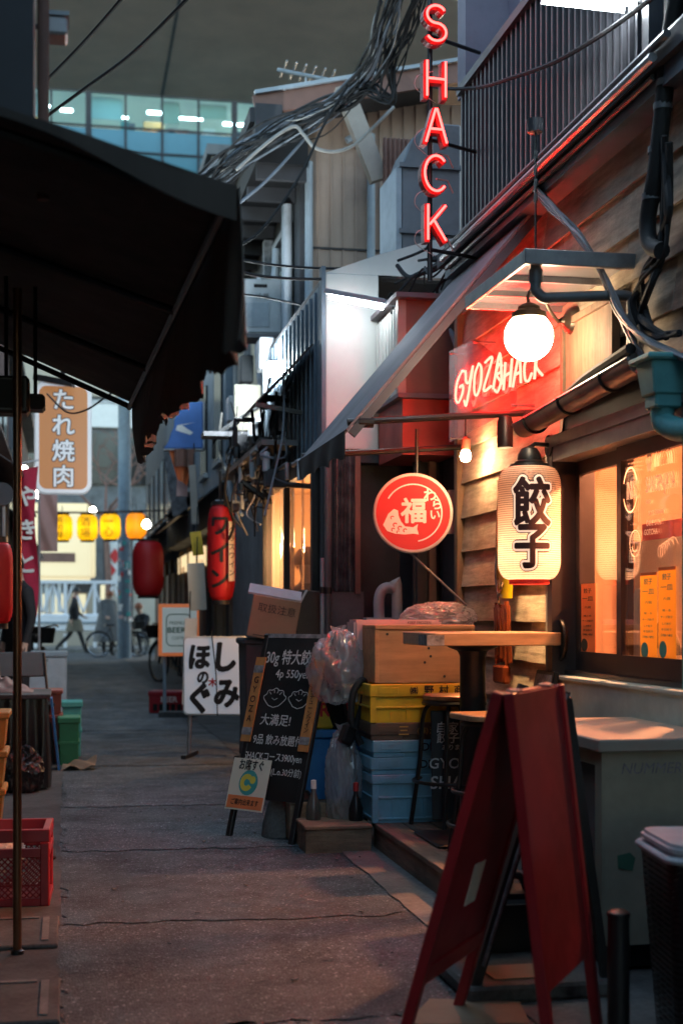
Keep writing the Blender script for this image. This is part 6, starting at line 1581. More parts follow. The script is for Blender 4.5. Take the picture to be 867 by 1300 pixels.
MB().tube([WM[t.name].inverted() @ p2, (0.0, 0, 0.3), (0.24, 0, 0.2)], 0.012, 6).build('spot_arm', 'galvanised', t, local=True)
t = thing('orange_cloth', 'orange cloth pennant hanging under the blue sign', 'cloth', at_y(232, 588, 16.0))
mb = MB(); mb.sheet(lambda a, b: ((-18 + 34 * a) * k * (0.35 + 0.65 * b), 0.03 * math.sin(a * 9), (-20 + 40 * b) * k - 8 * k * (1 - b) * a), 14, 6); mb.build('drape', 'print_orange', t, local=True, smooth=True, solid=0.004)
t = thing('brown_cloth', 'brown cloth flap hanging inside the orange pennant', 'cloth', at_y(234, 582, 15.85))
mb = MB(); mb.sheet(lambda a, b: ((-12 + 24 * a) * k, 0.03 * math.sin(a * 11), (-10 + 22 * b) * k), 12, 4); mb.build('drape', 'brown_sheet', t, local=True, smooth=True, solid=0.004)

# ================================================================== lanterns, standing signs, people
def barrel(mb, r, h, ribs, n=24, neck=0.55, edge=0.3):
    pr = []
    for i in range(ribs * 2 + 1):
        f = i / (ribs * 2); e = min(f, 1 - f)
        k = 1.0 if e > edge else math.sqrt(max(0, 1 - ((edge - e) / edge) ** 2)) * (1 - neck) + neck
        pr.append((r * k - (0.0085 * r / 0.15 if i % 2 else 0), h * f - h / 2))
    mb.lathe(pr, n)
def lantern(label, c, r, h, m, ribs=16, text=None, tm='ink_black', watt=0, lcol=(1, .7, .3), group=None, tsz=None, cap='black_paint', bold=0.03):
    t = thing('paper_lantern', label, 'lantern', c, R(-12), group)
    mb = MB(); barrel(mb, r, h, ribs); mb.build('paper', m, t, local=True, smooth=True, ang=80)
    for s_ in (-1, 1): MB().lathe([(r * .40, s_ * (h / 2 - .005)), (r * .66, s_ * (h / 2 - .005)), (r * .66, s_ * (h / 2 + .03)), (r * .40, s_ * (h / 2 + .03))], 18).build('cap_ring', cap, t, local=True, smooth=True, ang=30)
    MB().tube([(0, 0, h / 2 + .02), (0, 0, h / 2 + .2)], 0.008, 6).build('hanger', 'black_metal', t, local=True)
    if text:
        g = MB(); n_ = len(text); sz = tsz or min(h * .8 / n_, r * 1.5)
        for i, ch in enumerate(text):
            zc = ((n_ - 1) / 2 - i) * h * .82 / n_
            write(g, ch, sz, (0, 0, zc), bold=bold)
        out = MB()
        bm = bmesh.new(); vs = [bm.verts.new(p) for p in g.v]
        for f in g.f:
            try: bm.faces.new([vs[i] for i in f])
            except ValueError: pass
        for q in range(-4, 5): bmesh.ops.bisect_plane(bm, geom=bm.verts[:] + bm.edges[:] + bm.faces[:], plane_co=(q * r * .25, 0, 0), plane_no=(1, 0, 0))
        idx = {v: i for i, v in enumerate(bm.verts)}
        for v in bm.verts:
            a = -math.pi / 2 + v.co.x / r; f = min(1, max(0, v.co.z / h + .5)); e = min(f, 1 - f)
            kk = 1.0 if e > .3 else math.sqrt(max(0, 1 - ((.3 - e) / .3) ** 2)) * .45 + .55
            rr = r * kk + .004 - v.co.y; out.v.append(Vector((rr * math.cos(a), rr * math.sin(a), v.co.z)))
        out.f = [tuple(idx[v] for v in f.verts) for f in bm.faces]; bm.free()
        out.build('lettering', tm, t, local=True)
    if watt: lamp('bulb', t, c, watt, lcol, r * 0.4)
    return t
# row of yellow lanterns across the alley mouth
YL = 30.0
for i, (u, v, m, tx, lab) in enumerate(((79, 670, 'lantern_yellow', '居酒屋', 'glowing yellow paper lantern at the end of the row by the pink banner'), (111, 670, 'lantern_yellow', '酒場', 'glowing yellow paper lantern second along from the pink banner'), (140, 669, 'lantern_yellow', '一心', 'glowing yellow paper lantern hanging next to the utility pole'), (173, 668, 'lantern_orange', None, 'glowing orange paper lantern on the far side of the utility pole'))):
    lantern(lab, at_y(u, v, YL), px(YL, 13.2), px(YL, 32), m, 12, tx, 'print_dark', 0.85, (1, .72, .2), 'lanterns strung across the alley mouth', bold=.0)
t = thing('lantern_wire', 'wire carrying the row of yellow lanterns across the alley', 'wire', at_y(120, 652, YL))
MB().tube([at_y(40, 650, YL), at_y(79, 650.5, YL), at_y(111, 651, YL), at_y(140, 650, YL), at_y(210, 648, YL)], 0.02, 5).build('strand', 'cable_black', t)
lantern('big red paper lantern hanging under the eaves above the parked bicycle', at_y(188, 722, 22), px(22, 20), px(22, 70), 'lantern_red', 18)
lantern('long red paper lantern lettered ワイン by the pipe tangle', at_y(281, 702, 12), px(12, 18.5), px(12, 122), 'lantern_red', 20, 'ワイン', 'ink_black', tsz=0.19, bold=.03)
tb = bpy.data.objects
lantern('red paper lantern half hidden behind the bronze pole', at_y(-4, 740, 9.0), px(9, 21), px(9, 102), 'lantern_red', 22)
# white strip on the wine lantern
p = at_y(294, 700, 11.86); t = thing('lantern_side_strip', 'cream lettered strip fastened to the wine lantern side', 'sign', p, R(25))
MB().box((0, 0, 0), (0.055, 0.008, 0.50)).build('strip', 'paper_cream', t, local=True)
mb = MB(); vwrite(mb, 'グラスワイン', 0.06, (0, -0.006, 0), 1.2, bold=.01); mb.build('lettering', 'ink_black', t, local=True)
# bare lamps further down
for i, (u, v, y, r_, lab) in enumerate(((186, 666, 28, .11, 'bright white bulb under the eave near the orange lantern'), (118, 648, 34, .10, 'warm street bulb above the row of yellow lanterns'), (50, 627, 20, .09, 'white bulb beside the grilled beef sign'), (31, 597, 16, .06, 'white lamp beside the top of the pink banner'))):
    p = at_y(u, v, y); t = thing('bulb_lamp', lab, 'lamp', p)
    r_ *= .8; MB().lathe([(0, -r_), (r_ * .7, -r_ * .7), (r_, 0), (r_ * .7, r_ * .7), (r_ * .3, r_ * 1.1)], 14).build('bulb', 'far_bulb', t, local=True, smooth=True)
    MB().lathe([(r_ * .35, r_), (r_ * .35, r_ * 1.8), (0, r_ * 1.9)], 12).build('socket', 'black_metal', t, local=True, smooth=True)
# ---------------- hanging beef sign
p = at_y(80, 557, 15.0)
glow('beef_face', (0.75, 0.26, 0.06), 0.05, (0.5, 0.22, 0.07))
glow('beef_white', (0.8, 0.9, 1.0), 0.05, (0.8, 0.8, 0.8))
t = thing('grilled_beef_sign', 'tall orange light box sign reading たれ焼肉 with rounded white frame', 'sign', p, R(3))
w_, h_ = px(14.7, 71), px(14.7, 141)
MB().prism(rrect(w_, h_, .11), (0, -0.09, 0), (1, 0, 0), (0, 0, 1), (0, 0.18, 0)).build('casing', 'beef_white', t, local=True, bevel=.01)
MB().prism(rrect(w_ - .09, h_ - .09, .075), (0, -0.096, 0), (1, 0, 0), (0, 0, 1), (0, 0.005, 0)).build('face', 'beef_face', t, local=True)
vbuild('lettering_outline', 'たれ焼肉', 0.235, (0, -0.0985, 0), 1.12, 'ink_black', t, .06)
vbuild('lettering', 'たれ焼肉', 0.235, (0, -0.1025, 0), 1.12, 'beef_white', t, .022)
MB().tube([(0, 0, h_/2), (0, 0, h_/2 + .4)], .025, 8).build('hanger', 'black_metal', t, local=True)
MB().bar((-w_/2, -.2, h_/2 + .02), (w_/2 - .2, -.35, h_/2 - .06), .10, .06).build('lamp_arm', 'black_metal', t, local=True)
# ---------------- standing light box  しみほのぐ
p = at_z(274, 962, 0); 
glow('box_face', (0.80, 0.88, 1.0), 0.03, (0.75, 0.76, 0.78))
t = thing('standing_light_box', 'white standing light box with black brush lettering and a red mark', 'sign', (p.x, p.y, 0), R(-18))
zc = at_y(276, 858, p.y).z; w_, h_ = px(p.y, 78) * 1.03, px(p.y, 100)
MB().prism(rrect(w_, h_, .035), (0, -.07, zc), (1, 0, 0), (0, 0, 1), (0, .14, 0)).build('casing', 'white_sheet', t, local=True, bevel=.008, seg=2)
MB().prism(rrect(w_ - .03, h_ - .03, .03), (0, -.0745, zc), (1, 0, 0), (0, 0, 1), (0, .004, 0)).build('face', 'box_face', t, local=True)
mb = MB()
for ch, u, v, s_ in (('し', 292, 834, .26), ('み', 293, 880, .25), ('ほ', 258, 834, .22), ('の', 262, 860, .12), ('ぐ', 258, 886, .26)):
    write(mb, ch, s_, ((u - 276) * p.y / FPX, -.0775, zc - (v - 858) * p.y / FPX), bold=.045, shear=.08, wide=.85)
mb.build('lettering', 'ink_black', t, local=True)
mb = MB(); write(mb, '木', .07, (-0.01, -.0775, zc - 8 * p.y / FPX), bold=.04); mb.build('red_mark', 'print_red', t, local=True)
for x in (-w_ * .42, w_ * .42):
    MB().tube([(x, 0, zc - h_/2 + .02), (x, -.03, 0.0)], .016, 8).build('leg', 'black_metal' if x > 0 else 'galvanised', t, local=True)
    MB().bar((x, -.22, .02), (x, .22, .02), .04, .03).build('foot', 'black_metal', t, local=True)
MB().tube([(-.02, -.075, zc + h_/2 + .05), (0.02, -.078, zc), (.03, -.076, zc - h_/2)], .005, 6).build('cord', 'cable_black', t, local=True)
# ---------------- orange framed stand sign
glow('stand_face', (0.8, 0.9, 0.85), 0.03, (0.6, 0.63, 0.6))  # glow put into face and frame so the sign reads bright
glow('stand_frame', (1.0, 0.25, 0.08), 0.05, (0.8, 0.22, 0.07))
p = at_y(227, 800, 16.0)
t = thing('orange_framed_sign', 'grey standing sign with orange frame above a red beer crate', 'sign', (p.x, 16.0, 0), R(-6))
w_, h_ = px(16, 51), px(16, 66); zc = p.z
MB().box((0, 0, zc), (w_, .10, h_)).build('frame', 'stand_frame', t, local=True, bevel=.008)
MB().box((0.01, -.052, zc), (w_ - .07, .01, h_ - .08)).build('face', 'stand_face', t, local=True)
mb = MB()
def ring_rect(mb, w1, h1, r, th, y, cz):
    a, b = rrect(w1, h1, r), rrect(w1 - th, h1 - th, max(.005, r - th / 2)); n_ = len(a)
    mb.add([(q[0], y, q[1] + cz) for q in a] + [(q[0], y, q[1] + cz) for q in b], [(i, (i + 1) % n_, (i + 1) % n_ + n_, i + n_) for i in range(n_)])
ring_rect(mb, w_ * .62, h_ * .62, .06, .022, -.059, zc)
write(mb, 'PREMIUM', .05, (0, -.059, zc + .08), fit=.2, bold=.01); write(mb, 'BEERS', .085, (0, -.059, zc), fit=.24, bold=.03); write(mb, 'COFFEE', .05, (0, -.059, zc - .09), fit=.15)
mb.build('lettering', 'print_green', t, local=True)
MB().tube([(-w_ * .35, 0.0, 0.0), (-w_ * .35, 0, zc - h_/2)], .02, 8).build('post', 'pvc_pale', t, local=True)
MB().bar((.12, .02, 0.25), (.2, .02, zc - h_/2), .05, .04, (0, 1, 0)).build('prop', 'lid_white', t, local=True)
MB().box((-.02, 0, .03), (.4, .3, .06)).build('base', 'concrete_dark', t, local=True)
p = at_z(215, 905, 0)
t = thing('beer_crate', 'red bottle crate with white lettering on the road by the orange framed sign', 'crate', (p.x, p.y, 0), R(-15))
mb = MB(); mb.span((-.21, -.15, 0), (.21, .15, .24)); mb.span((-.22, -.16, .2), (.22, .16, .26)); mb.build('tub', 'plastic_red', t, local=True, bevel=.012)
mb = MB(); write(mb, 'BEER', .09, (0.03, -.165, .165), bold=.02); mb.build('lettering', 'print_white', t, local=True)
for i in range(5): MB().span((-.16 + i * .07, -.158, .03), (-.11 + i * .07, -.151, .11)).build('slot', 'dark_void', t, local=True)
# ---------------- cardboard boxes piled by the vinyl bar
yb = 8.72
t = thing('stacked_tubs', 'grey plastic tub under the tilted cardboard boxes', 'tub', (1.30, 9.0, 0))
mb = MB(); mb.box((0, 0, .5), (.42, .36, 1.0), taper=.92); mb.span((-.225, -.195, .96), (.225, .195, 1.0)); mb.build('tub', 'dark_wall', t, local=True, bevel=.01)
p = at_y(352, 782, yb)
t = thing('cardboard_box', 'brown printed cardboard box tipped on the stacked tub', 'box', (p.x, yb + .15, 1.0))
rt = Euler((0, R(10), R(-8)))
MB().box((0, 0, .12), (.30, .26, .26), rt).build('carton', 'cardboard', t, local=True, bevel=.004)
mb = MB(); write(mb, '取扱', .06, (-.05, 0, 0)); g = MB(); g.v = [rt.to_matrix() @ (v + Vector((0, -.1325, .06))) + Vector((0, 0, .12)) for v in mb.v]; g.f = mb.f
mb = MB(); write(mb, '注意', .06, (.07, 0, 0)); g.add([rt.to_matrix() @ (v + Vector((0, -.1325, .06))) + Vector((0, 0, .12)) for v in mb.v], mb.f); g.build('print', 'print_dark', t, local=True)
MB().box((0, -.131, .0), (.30, .002, .006), rt).build('seam', 'print_dark', t, local=True)
MB().box((0.0, -.06, .285), (.33, .14, .012), Euler((R(24), R(10), R(-8)))).build('flap', 'lid_white', t, local=True)
MB().box((.17, .0, .23), (.012, .24, .16), Euler((0, R(28), R(-8)))).build('flap', 'lid_white', t, local=True)
t = thing('display_board', 'black board leaning beside the cardboard box', 'board', at_y(392, 780, 8.9))
MB().box((0, 0, -.05), (.16, .04, .40), Euler((0, R(4), 0))).build('panel', 'black_paint', t, local=True, bevel=.004)
MB().box((.10, -.03, 0.02), (.03, .03, .5)).build('edge_bar', 'pvc_pale', t, local=True)

# ================================================================== people
def person(label, loc, rz, joints, radii, regions, hair, hairm, scale=1.0, name='person'):
    """joints: name -> point; bones between them; one skin surface, materials by region"""
    bones = [('pelvis', 'waist'), ('waist', 'chest'), ('chest', 'neck'), ('neck', 'head0'), ('head0', 'head1'), ('head1', 'head2'),
             ('chest', 'shl'), ('shl', 'ell'), ('ell', 'wrl'), ('wrl', 'hal'), ('chest', 'shr'), ('shr', 'elr'), ('elr', 'wrr'), ('wrr', 'har'),
             ('pelvis', 'hil'), ('hil', 'knl'), ('knl', 'anl'), ('anl', 'tol'), ('pelvis', 'hir'), ('hir', 'knr'), ('knr', 'anr'), ('anr', 'tor')]
    names = list(joints); idx = {n_: i for i, n_ in enumerate(names)}
    me = bpy.data.meshes.new('skeleton'); me.from_pydata([Vector(joints[n_]) * scale for n_ in names], [(idx[a], idx[b]) for a, b in bones], [])
    o = bpy.data.objects.new('skeleton', me); COL.objects.link(o)
    sk = o.modifiers.new('skin', 'SKIN'); sb = o.modifiers.new('sub', 'SUBSURF'); sb.levels = 2; sb.render_levels = 2
    for n_ in names:
        v = me.skin_vertices[0].data[idx[n_]]; r_ = radii[n_]; v.radius = (r_[0] * scale, r_[1] * scale) if isinstance(r_, tuple) else (r_ * scale, r_ * scale)
        v.use_root = n_ == 'pelvis'
    dg = bpy.context.evaluated_depsgraph_get()
    m2 = bpy.data.meshes.new_from_object(o.evaluated_get(dg))
    bpy.data.objects.remove(o); bpy.data.meshes.remove(me)
    t = thing(name, label, 'person', loc, rz)
    b = bpy.data.objects.new('body', m2); COL.objects.link(b); b.parent = t
    mats = list(dict.fromkeys(regions.values()))
    m2.materials.clear()
    for q in mats: m2.materials.append(MATS[q])
    segs = [(Vector(joints[a]) * scale, Vector(joints[c]) * scale, a + '-' + c) for a, c in bones]
    for pl in m2.polygons:
        pl.use_smooth = True
        c = pl.center; best = None
        for a, d, nm in segs:
            ab = d - a; f = max(0, min(1, (c - a).dot(ab) / ab.length_squared)); dist = (a + ab * f - c).length
            if best is None or dist < best[0]: best = (dist, nm)
        pl.material_index = mats.index(regions.get(best[1], regions['*']))
    h1, h2 = Vector(joints['head1']) * scale, Vector(joints['head2']) * scale
    up = (h2 - Vector(joints['head0']) * scale).normalized()
    R0 = (h2 - h1).length
    MB().lathe([(0.103 * scale * math.sin(R(a)), 0.115 * scale * math.cos(R(a))) for a in range(0, 106, 8)], 18, h1 + up * 0.035 * scale + Vector((0, hair * scale, 0))).build('hair', hairm, t, local=True, smooth=True)
    for s_ in (-1, 1):
        MB().lathe([(0.0, .008), (.007, 0), (0, -.008)], 8, h1 + Vector((s_ * .034 * scale, -.092 * scale, 0.0))).build('eye', 'ink_black', t, local=True)
        MB().lathe([(0.0, .03), (.014, 0), (0, -.03)], 8, h1 + Vector((s_ * .09 * scale, 0, 0))).build('ear', 'skin', t, local=True, smooth=True)
    MB().lathe([(0.0, .035), (.012, -.01), (0, -.02)], 8, h1 + Vector((0, -.1 * scale, -.02))).build('nose', 'skin', t, local=True, smooth=True)
    # fingers on both hands
    for wr, ha in (('wrl', 'hal'), ('wrr', 'har')):
        a, d = Vector(joints[wr]) * scale, Vector(joints[ha]) * scale; dr = (d - a).normalized(); sd = dr.cross(Vector((0, 1, 0.1))).normalized()
        mb = MB()
        for k_, L_ in enumerate((.06, .075, .08, .07)): 
            q = d + sd * (k_ - 1.5) * .019; mb.tube([q - dr * .03, q + dr * L_ * .5, q + dr * L_ + Vector((0, -.012, 0))], [.0095, .009, .007], 6)
        mb.tube([a + dr * .03 + sd * .03, a + dr * .06 + sd * .055, a + dr * .095 + sd * .058], [.012, .010, .008], 6)
        mb.build('fingers', 'skin', t, local=True, smooth=True)
    return t
RAD = dict(pelvis=(.15, .11), waist=(.135, .10), chest=(.16, .11), neck=.055, head0=.06, head1=(.085, .10), head2=(.07, .08), shl=.07, shr=.07, ell=.05, elr=.05, wrl=.035, wrr=.035, hal=.036, har=.036, hil=.09, hir=.09, knl=.065, knr=.065, anl=.045, anr=.045, tol=.04, tor=.04)
STAND = dict(pelvis=(0, 0, .95), waist=(0, .0, 1.12), chest=(0, .01, 1.36), neck=(0, .0, 1.50), head0=(0, -.01, 1.55), head1=(0, -.02, 1.63), head2=(0, -.01, 1.71),
             shl=(-.18, 0, 1.40), ell=(-.23, .02, 1.13), wrl=(-.22, -.05, .89), hal=(-.22, -.07, .81), shr=(.18, 0, 1.40), elr=(.23, .02, 1.13), wrr=(.22, -.05, .89), har=(.22, -.07, .81),
             hil=(-.10, 0, .90), knl=(-.11, -.01, .50), anl=(-.11, .03, .07), tol=(-.12, -.13, .04), hir=(.10, 0, .90), knr=(.11, -.01, .50), anr=(.11, .03, .07), tor=(.12, -.13, .04))
def cloth(top, legs, shoes='cloth_black'):
    d = {'*': top, 'neck-head0': 'skin', 'head0-head1': 'skin', 'head1-head2': 'skin', 'wrl-hal': 'skin', 'wrr-har': 'skin'}
    for q in ('hil-knl', 'knl-anl', 'hir-knr', 'knr-anr', 'pelvis-hil', 'pelvis-hir'): d[q] = legs
    for q in ('anl-tol', 'anr-tor'): d[q] = shoes
    return d
# walking figure: faces right (+x), long stride; model faces -y so turned by +90 deg
W = dict(STAND)
W.update(hil=(-.09, 0, .90), knl=(-.09, -.14, .52), anl=(-.09, -.28, .08), tol=(-.09, -.42, .05), hir=(.09, 0, .90), knr=(.09, .14, .50), anr=(.09, .48, .16), tor=(.09, .40, .05),
         ell=(-.22, .12, 1.14), wrl=(-.2, .10, .9), hal=(-.2, .09, .82), elr=(.22, -.04, 1.14), wrr=(.18, -.20, 1.0), har=(.17, -.26, .97), head1=(0, -.05, 1.62), head2=(0, -.05, 1.70))
RW = dict(RAD); RW.update(pelvis=(.19, .16), waist=(.17, .14), chest=(.19, .14))
wp = at_z(95, 831, 0.0)
wk = person('walking person in a black jacket and grey skirt crossing the alley mouth', (wp.x, wp.y, 0), R(90), W, RW, {**cloth('cloth_black', 'cloth_black'), 'chest-neck': 'cloth_red'}, .02, 'hair_black', 1.1)
MB().lathe([(.17, 1.02), (.22, .85), (.27, .66), (.26, .655), (.16, 1.0)], 20).build('skirt', 'cloth_olive', wk, local=True, smooth=True)
# person in a long grey coat beside a bicycle
gp_ = at_z(137, 833, 0)
GC = dict(STAND); GC.update(head1=(.02, -.06, 1.58), head2=(.03, -.07, 1.66), ell=(-.2, -.08, 1.15), wrl=(-.14, -.26, 1.02), hal=(-.13, -.33, 1.0))
gc = person('person in a long grey coat standing beside a parked bicycle', (gp_.x, gp_.y, 0), R(20), GC, RAD, cloth('cloth_grey', 'cloth_black'), .02, 'hair_ginger', 1.05)
MB().lathe([(.17, 1.45), (.25, 1.2), (.33, .85), (.42, .40), (.41, .395), (.2, 1.3)], 20).build('coat_skirt', 'cloth_grey', gc, local=True, smooth=True)
# crouching person in black by the pole
cp_ = at_z(181, 832, 0)
SQ = dict(STAND); SQ.update(pelvis=(0, .12, .48), waist=(0, .10, .66), chest=(0, 0, .90), neck=(0, -.08, 1.02), head0=(0, -.10, 1.06), head1=(0, -.14, 1.14), head2=(0, -.14, 1.22),
          shl=(-.18, 0, .93), ell=(-.24, -.16, .72), wrl=(-.14, -.34, .66), hal=(-.10, -.40, .66), shr=(.18, 0, .93), elr=(.24, -.16, .72), wrr=(.14, -.34, .66), har=(.10, -.40, .66),
          hil=(-.10, .10, .46), knl=(-.16, -.30, .56), anl=(-.14, -.18, .09), tol=(-.15, -.34, .05), hir=(.10, .10, .46), knr=(.16, -.30, .56), anr=(.14, -.18, .09), tor=(.15, -.34, .05))
sq = person('crouching person dressed in black on a low stool by the pole', (cp_.x, cp_.y, 0), R(-50), SQ, RAD, cloth('cloth_black', 'cloth_black'), .02, 'hair_ginger', 1.15)
t = thing('low_stool', 'low black stool under the crouching person', 'stool', (cp_.x + .08, cp_.y + .12, 0))
MB().lathe([(0, .42), (.17, .42), (.17, .38), (0, .38)], 16).build('seat', 'black_paint', t, local=True)
for a in (0, 90, 180, 270): MB().tube([(.1 * math.cos(R(a)), .1 * math.sin(R(a)), .38), (.17 * math.cos(R(a)), .17 * math.sin(R(a)), 0)], .015, 6).build('leg', 'black_metal', t, local=True)
# man looking out on the left behind the bronze pole
ML = dict(STAND); ML.update(head1=(-.0, -.06, 1.62), head2=(.0, -.07, 1.70))
mp_ = at_y(37, 725, 14.0)
person('dark haired man in black leaning by the pink banner', (mp_.x - .10, 14.0, 0), R(-60), ML, RAD, cloth('cloth_black', 'cloth_black'), .02, 'hair_black', .98)
# ginger haired customer behind the vinyl
gp2 = at_y(387, 716, 10.0)
SIT = dict(STAND); dz = -.12
for k_, v_ in list(SIT.items()):
    if k_[:2] not in ('kn', 'an', 'to', 'hi'): SIT[k_] = (v_[0], v_[1], v_[2] + dz)
SIT.update(pelvis=(0, .05, .80), hil=(-.10, .03, .78), knl=(-.13, -.38, .74), anl=(-.13, -.34, .34), tol=(-.13, -.46, .31), hir=(.10, .03, .78), knr=(.13, -.38, .74), anr=(.13, -.34, .34), tor=(.13, -.46, .31), wrl=(-.16, -.32, 1.0), hal=(-.13, -.39, .99), ell=(-.24, -.10, 1.05), wrr=(.16, -.32, 1.0), har=(.13, -.39, .99), elr=(.24, -.10, 1.05))
person('ginger haired customer in brown seated behind the vinyl curtain', (1.77, 10.5, 0), R(150), SIT, RAD, cloth('brown_sheet', 'cloth_black'), .03, 'hair_ginger', 1.0)
t = thing('bar_stool', 'tall stool under the customer behind the vinyl curtain', 'stool', (1.75, 10.46, 0))
MB().lathe([(0, .70), (.16, .70), (.16, .66), (0, .66)], 18).build('seat', 'timber', t, local=True)
for a in (45, 135, 225, 315): MB().tube([(.1 * math.cos(R(a)), .1 * math.sin(R(a)), .66), (.19 * math.cos(R(a)), .19 * math.sin(R(a)), 0)], .014, 6).build('leg', 'black_metal', t, local=True)
# ================================================================== bicycles
def bicycle(label, loc, rz, m='black_metal', scale=1.0):
    t = thing('bicycle', label, 'bicycle', loc, rz)
    s_ = scale; r_ = .33 * s_
    for x in (-.52 * s_, .52 * s_):
        wl = MB().tube([(x + r_ * math.cos(R(a)), 0, r_ + .005 + r_ * math.sin(R(a))) for a in range(0, 360, 12)], .018, 6, closed=True).build('wheel', 'rubber', t, local=True, smooth=True)
        mb = MB(); mb.tube([(x + (r_ - .03) * math.cos(R(a)), 0, r_ + (r_ - .03) * math.sin(R(a))) for a in range(0, 360, 15)], .010, 6, closed=True); mb.build('rim', 'chrome', wl, local=True, smooth=True)
        mb = MB()
        for a in range(0, 180, 20): mb.tube([(x + (r_ - .02) * math.cos(R(a)), 0, r_ + (r_ - .02) * math.sin(R(a))), (x - (r_ - .02) * math.cos(R(a)), 0, r_ - (r_ - .02) * math.sin(R(a)))], .0022, 4)
        mb.build('spokes', 'chrome', wl, local=True)
        MB().tube([(x + (r_ + .035) * math.cos(R(a)), 0, r_ + (r_ + .035) * math.sin(R(a))) for a in range(20, 161, 10)], .018, 6).build('mudguard', m, t, local=True, smooth=True)
    bb, st, hd, rx, fx = (-.06 * s_, 0, .28 * s_), (-.20 * s_, 0, .78 * s_), (.36 * s_, 0, .80 * s_), (-.52 * s_, 0, r_), (.52 * s_, 0, r_)
    mb = MB()
    for a, b in ((bb, st), (bb, hd), (st, rx), (bb, rx), (hd, fx)): mb.tube([a, b], .018, 8)
    mb.build('frame', m, t, local=True, smooth=True)
    mb = MB(); mb.tube(spline([(.20 * s_, -.27, .98 * s_), (.36 * s_, -.2, 1.0 * s_), (.36 * s_, 0, .97 * s_), (.36 * s_, .2, 1.0 * s_), (.20 * s_, .27, .98 * s_)], 5), .012, 8); mb.tube([hd, (.36 * s_, 0, .97 * s_)], .014, 6); mb.build('handlebar', 'chrome', t, local=True, smooth=True)
    mb = MB(); mb.box((-.22 * s_, 0, .86 * s_), (.25, .15, .05)); mb.tube([st, (-.21 * s_, 0, .85 * s_)], .013, 6); mb.build('saddle', 'plastic_black', t, local=True, bevel=.015)
    mb = MB(); mb.box((.58 * s_, 0, .86 * s_), (.28, .30, .22), taper=.8); mb.build('basket', m, t, local=True, bevel=.01)
    mb = MB(); mb.tube([(-.06, -.06, .28), (-.02, -.08, .13)], .01, 6); mb.box((-.02, -.12, .13), (.09, .08, .02)); mb.tube([(-.06, .06, .28), (-.1, .08, .43)], .01, 6); mb.box((-.1, .12, .43), (.09, .08, .02)); mb.build('pedals', 'black_metal', t, local=True)
    return t
bicycle('black bicycle parked by the pole at the grey coat', at_z(140, 835, 0) + Vector((.2, .3, 0)), R(15))
p = at_z(203, 869, 0)
bk = bicycle('bicycle with yellow hub parked by the red beer crate', (p.x + .25, p.y + .3, 0), R(115), 'black_metal', 1.0)
MB().lathe([(0, -.05), (.05, -.04), (.05, .04), (0, .05)], 12, (-.52, -.03, .335), Euler((R(90), 0, 0))).build('hub_light', 'plastic_yellow', bk, local=True, smooth=True)
bicycle('dark bicycle with a front basket parked by the pink banner', (-.42, 19.5, 0), R(80))

# ================================================================== left side, close to the camera
lb = thing('awning_shop', 'dark shop wall and steel column behind the brown awning', 'building', (-2.2, 4, 0))
MB().span((-2.6, -2, 0), (-0.85, 9.2, 5.6)).build('wall', 'dark_wall', lb)
c = at_y(44, 90, 3.9)
MB().span((-0.84, 3.75, 2.30), (c.x, 4.05, 5.6)).build('upper_wall', 'navy_panel', lb)
p = at_y(55, 90, 3.82)
MB().tube([(p.x, 3.82, 2.24), (p.x, 3.82, 5.6)], 0.016, 10).build('corner_pipe', 'brown_sheet', lb, smooth=True)
p = at_y(72, 35, 4.1)
t = thing('flood_lamp', 'small unlit white flood lamp poking out beside the steel column', 'lamp', p)
MB().box((0, 0, -.008), (.06, .09, .05)).build('body', 'lid_white', t, local=True, bevel=.006)
MB().box((0, 0, .024), (.07, .10, .012)).build('cover', 'pvc_pale', t, local=True)
MB().tube([(-.03, 0, 0), (-.16, 0, .0)], .008, 6).build('arm', 'black_metal', t, local=True)
for (x0, x1, y0, y1, h_, lab) in ((2.0, 6.0, -14, 1.4, 5.5, 'tall dark shophouse next to the gyoza shop up the alley'), (-5.0, -0.75, -14, -2.1, 5.5, 'tall dark shophouse next to the brown awning up the alley')):
    t = thing('shophouse', lab, 'building', ((x0 + x1) / 2, (y0 + y1) / 2, 0))
    MB().span((x0, y0, 0), (x1, y1, h_)).build('wall', 'dark_wall', t)
    xe = x0 - .4 if x0 > 0 else x1 + .3
    MB().span((min(xe, x0), y0, h_), (max(xe, x1), y1, h_ + .15)).build('roof', 'roof_dark', t)
    if x0 > 0: MB().span((x0 - .8, y0, 2.75), (x0, y1, 2.85)).build('added_shade_roof', 'roof_dark', t)  # unseen roof added to darken the foreground on the counter side
# big brown awning
xa = 0.38
aw = thing('brown_shop_awning', 'large dark brown cloth awning with ragged valance overhanging the alley', 'awning', (-.2, 5.3, 2.2))
n0, n1, f0, f1 = Vector((-0.85, 3.2, 2.46)), Vector((xa, 3.24, 2.13)), Vector((-0.85, 7.5, 2.76)), Vector((xa - .05, 7.40, 2.245))
def top(a, b): return n0.lerp(n1, a).lerp(f0.lerp(f1, a), b) + Vector((0, 0, -.018 * math.sin(b * math.pi * 4) ** 2 * math.sin(a * math.pi)))
MB().sheet(top, 16, 24).build('canopy_cloth', 'awning_brown', aw, smooth=True, solid=.004)
rnd = random.Random(11)
def val(a, b):
    p = n1.lerp(f1, a); drop = .35 - .03 * a + .012 * math.sin(a * 23) + .03 * noise.noise(Vector((a * 30, 0, 0))) + .02 * noise.noise(Vector((a * 90, 3, 0)))
    return p + Vector((.022 * math.sin(a * 62 + 3 * math.sin(a * 17) + b * 2) * (1.15 - b) + .006 + .025 * (1 - b) * math.sin(a * 9), 0, -drop * (1 - b)))
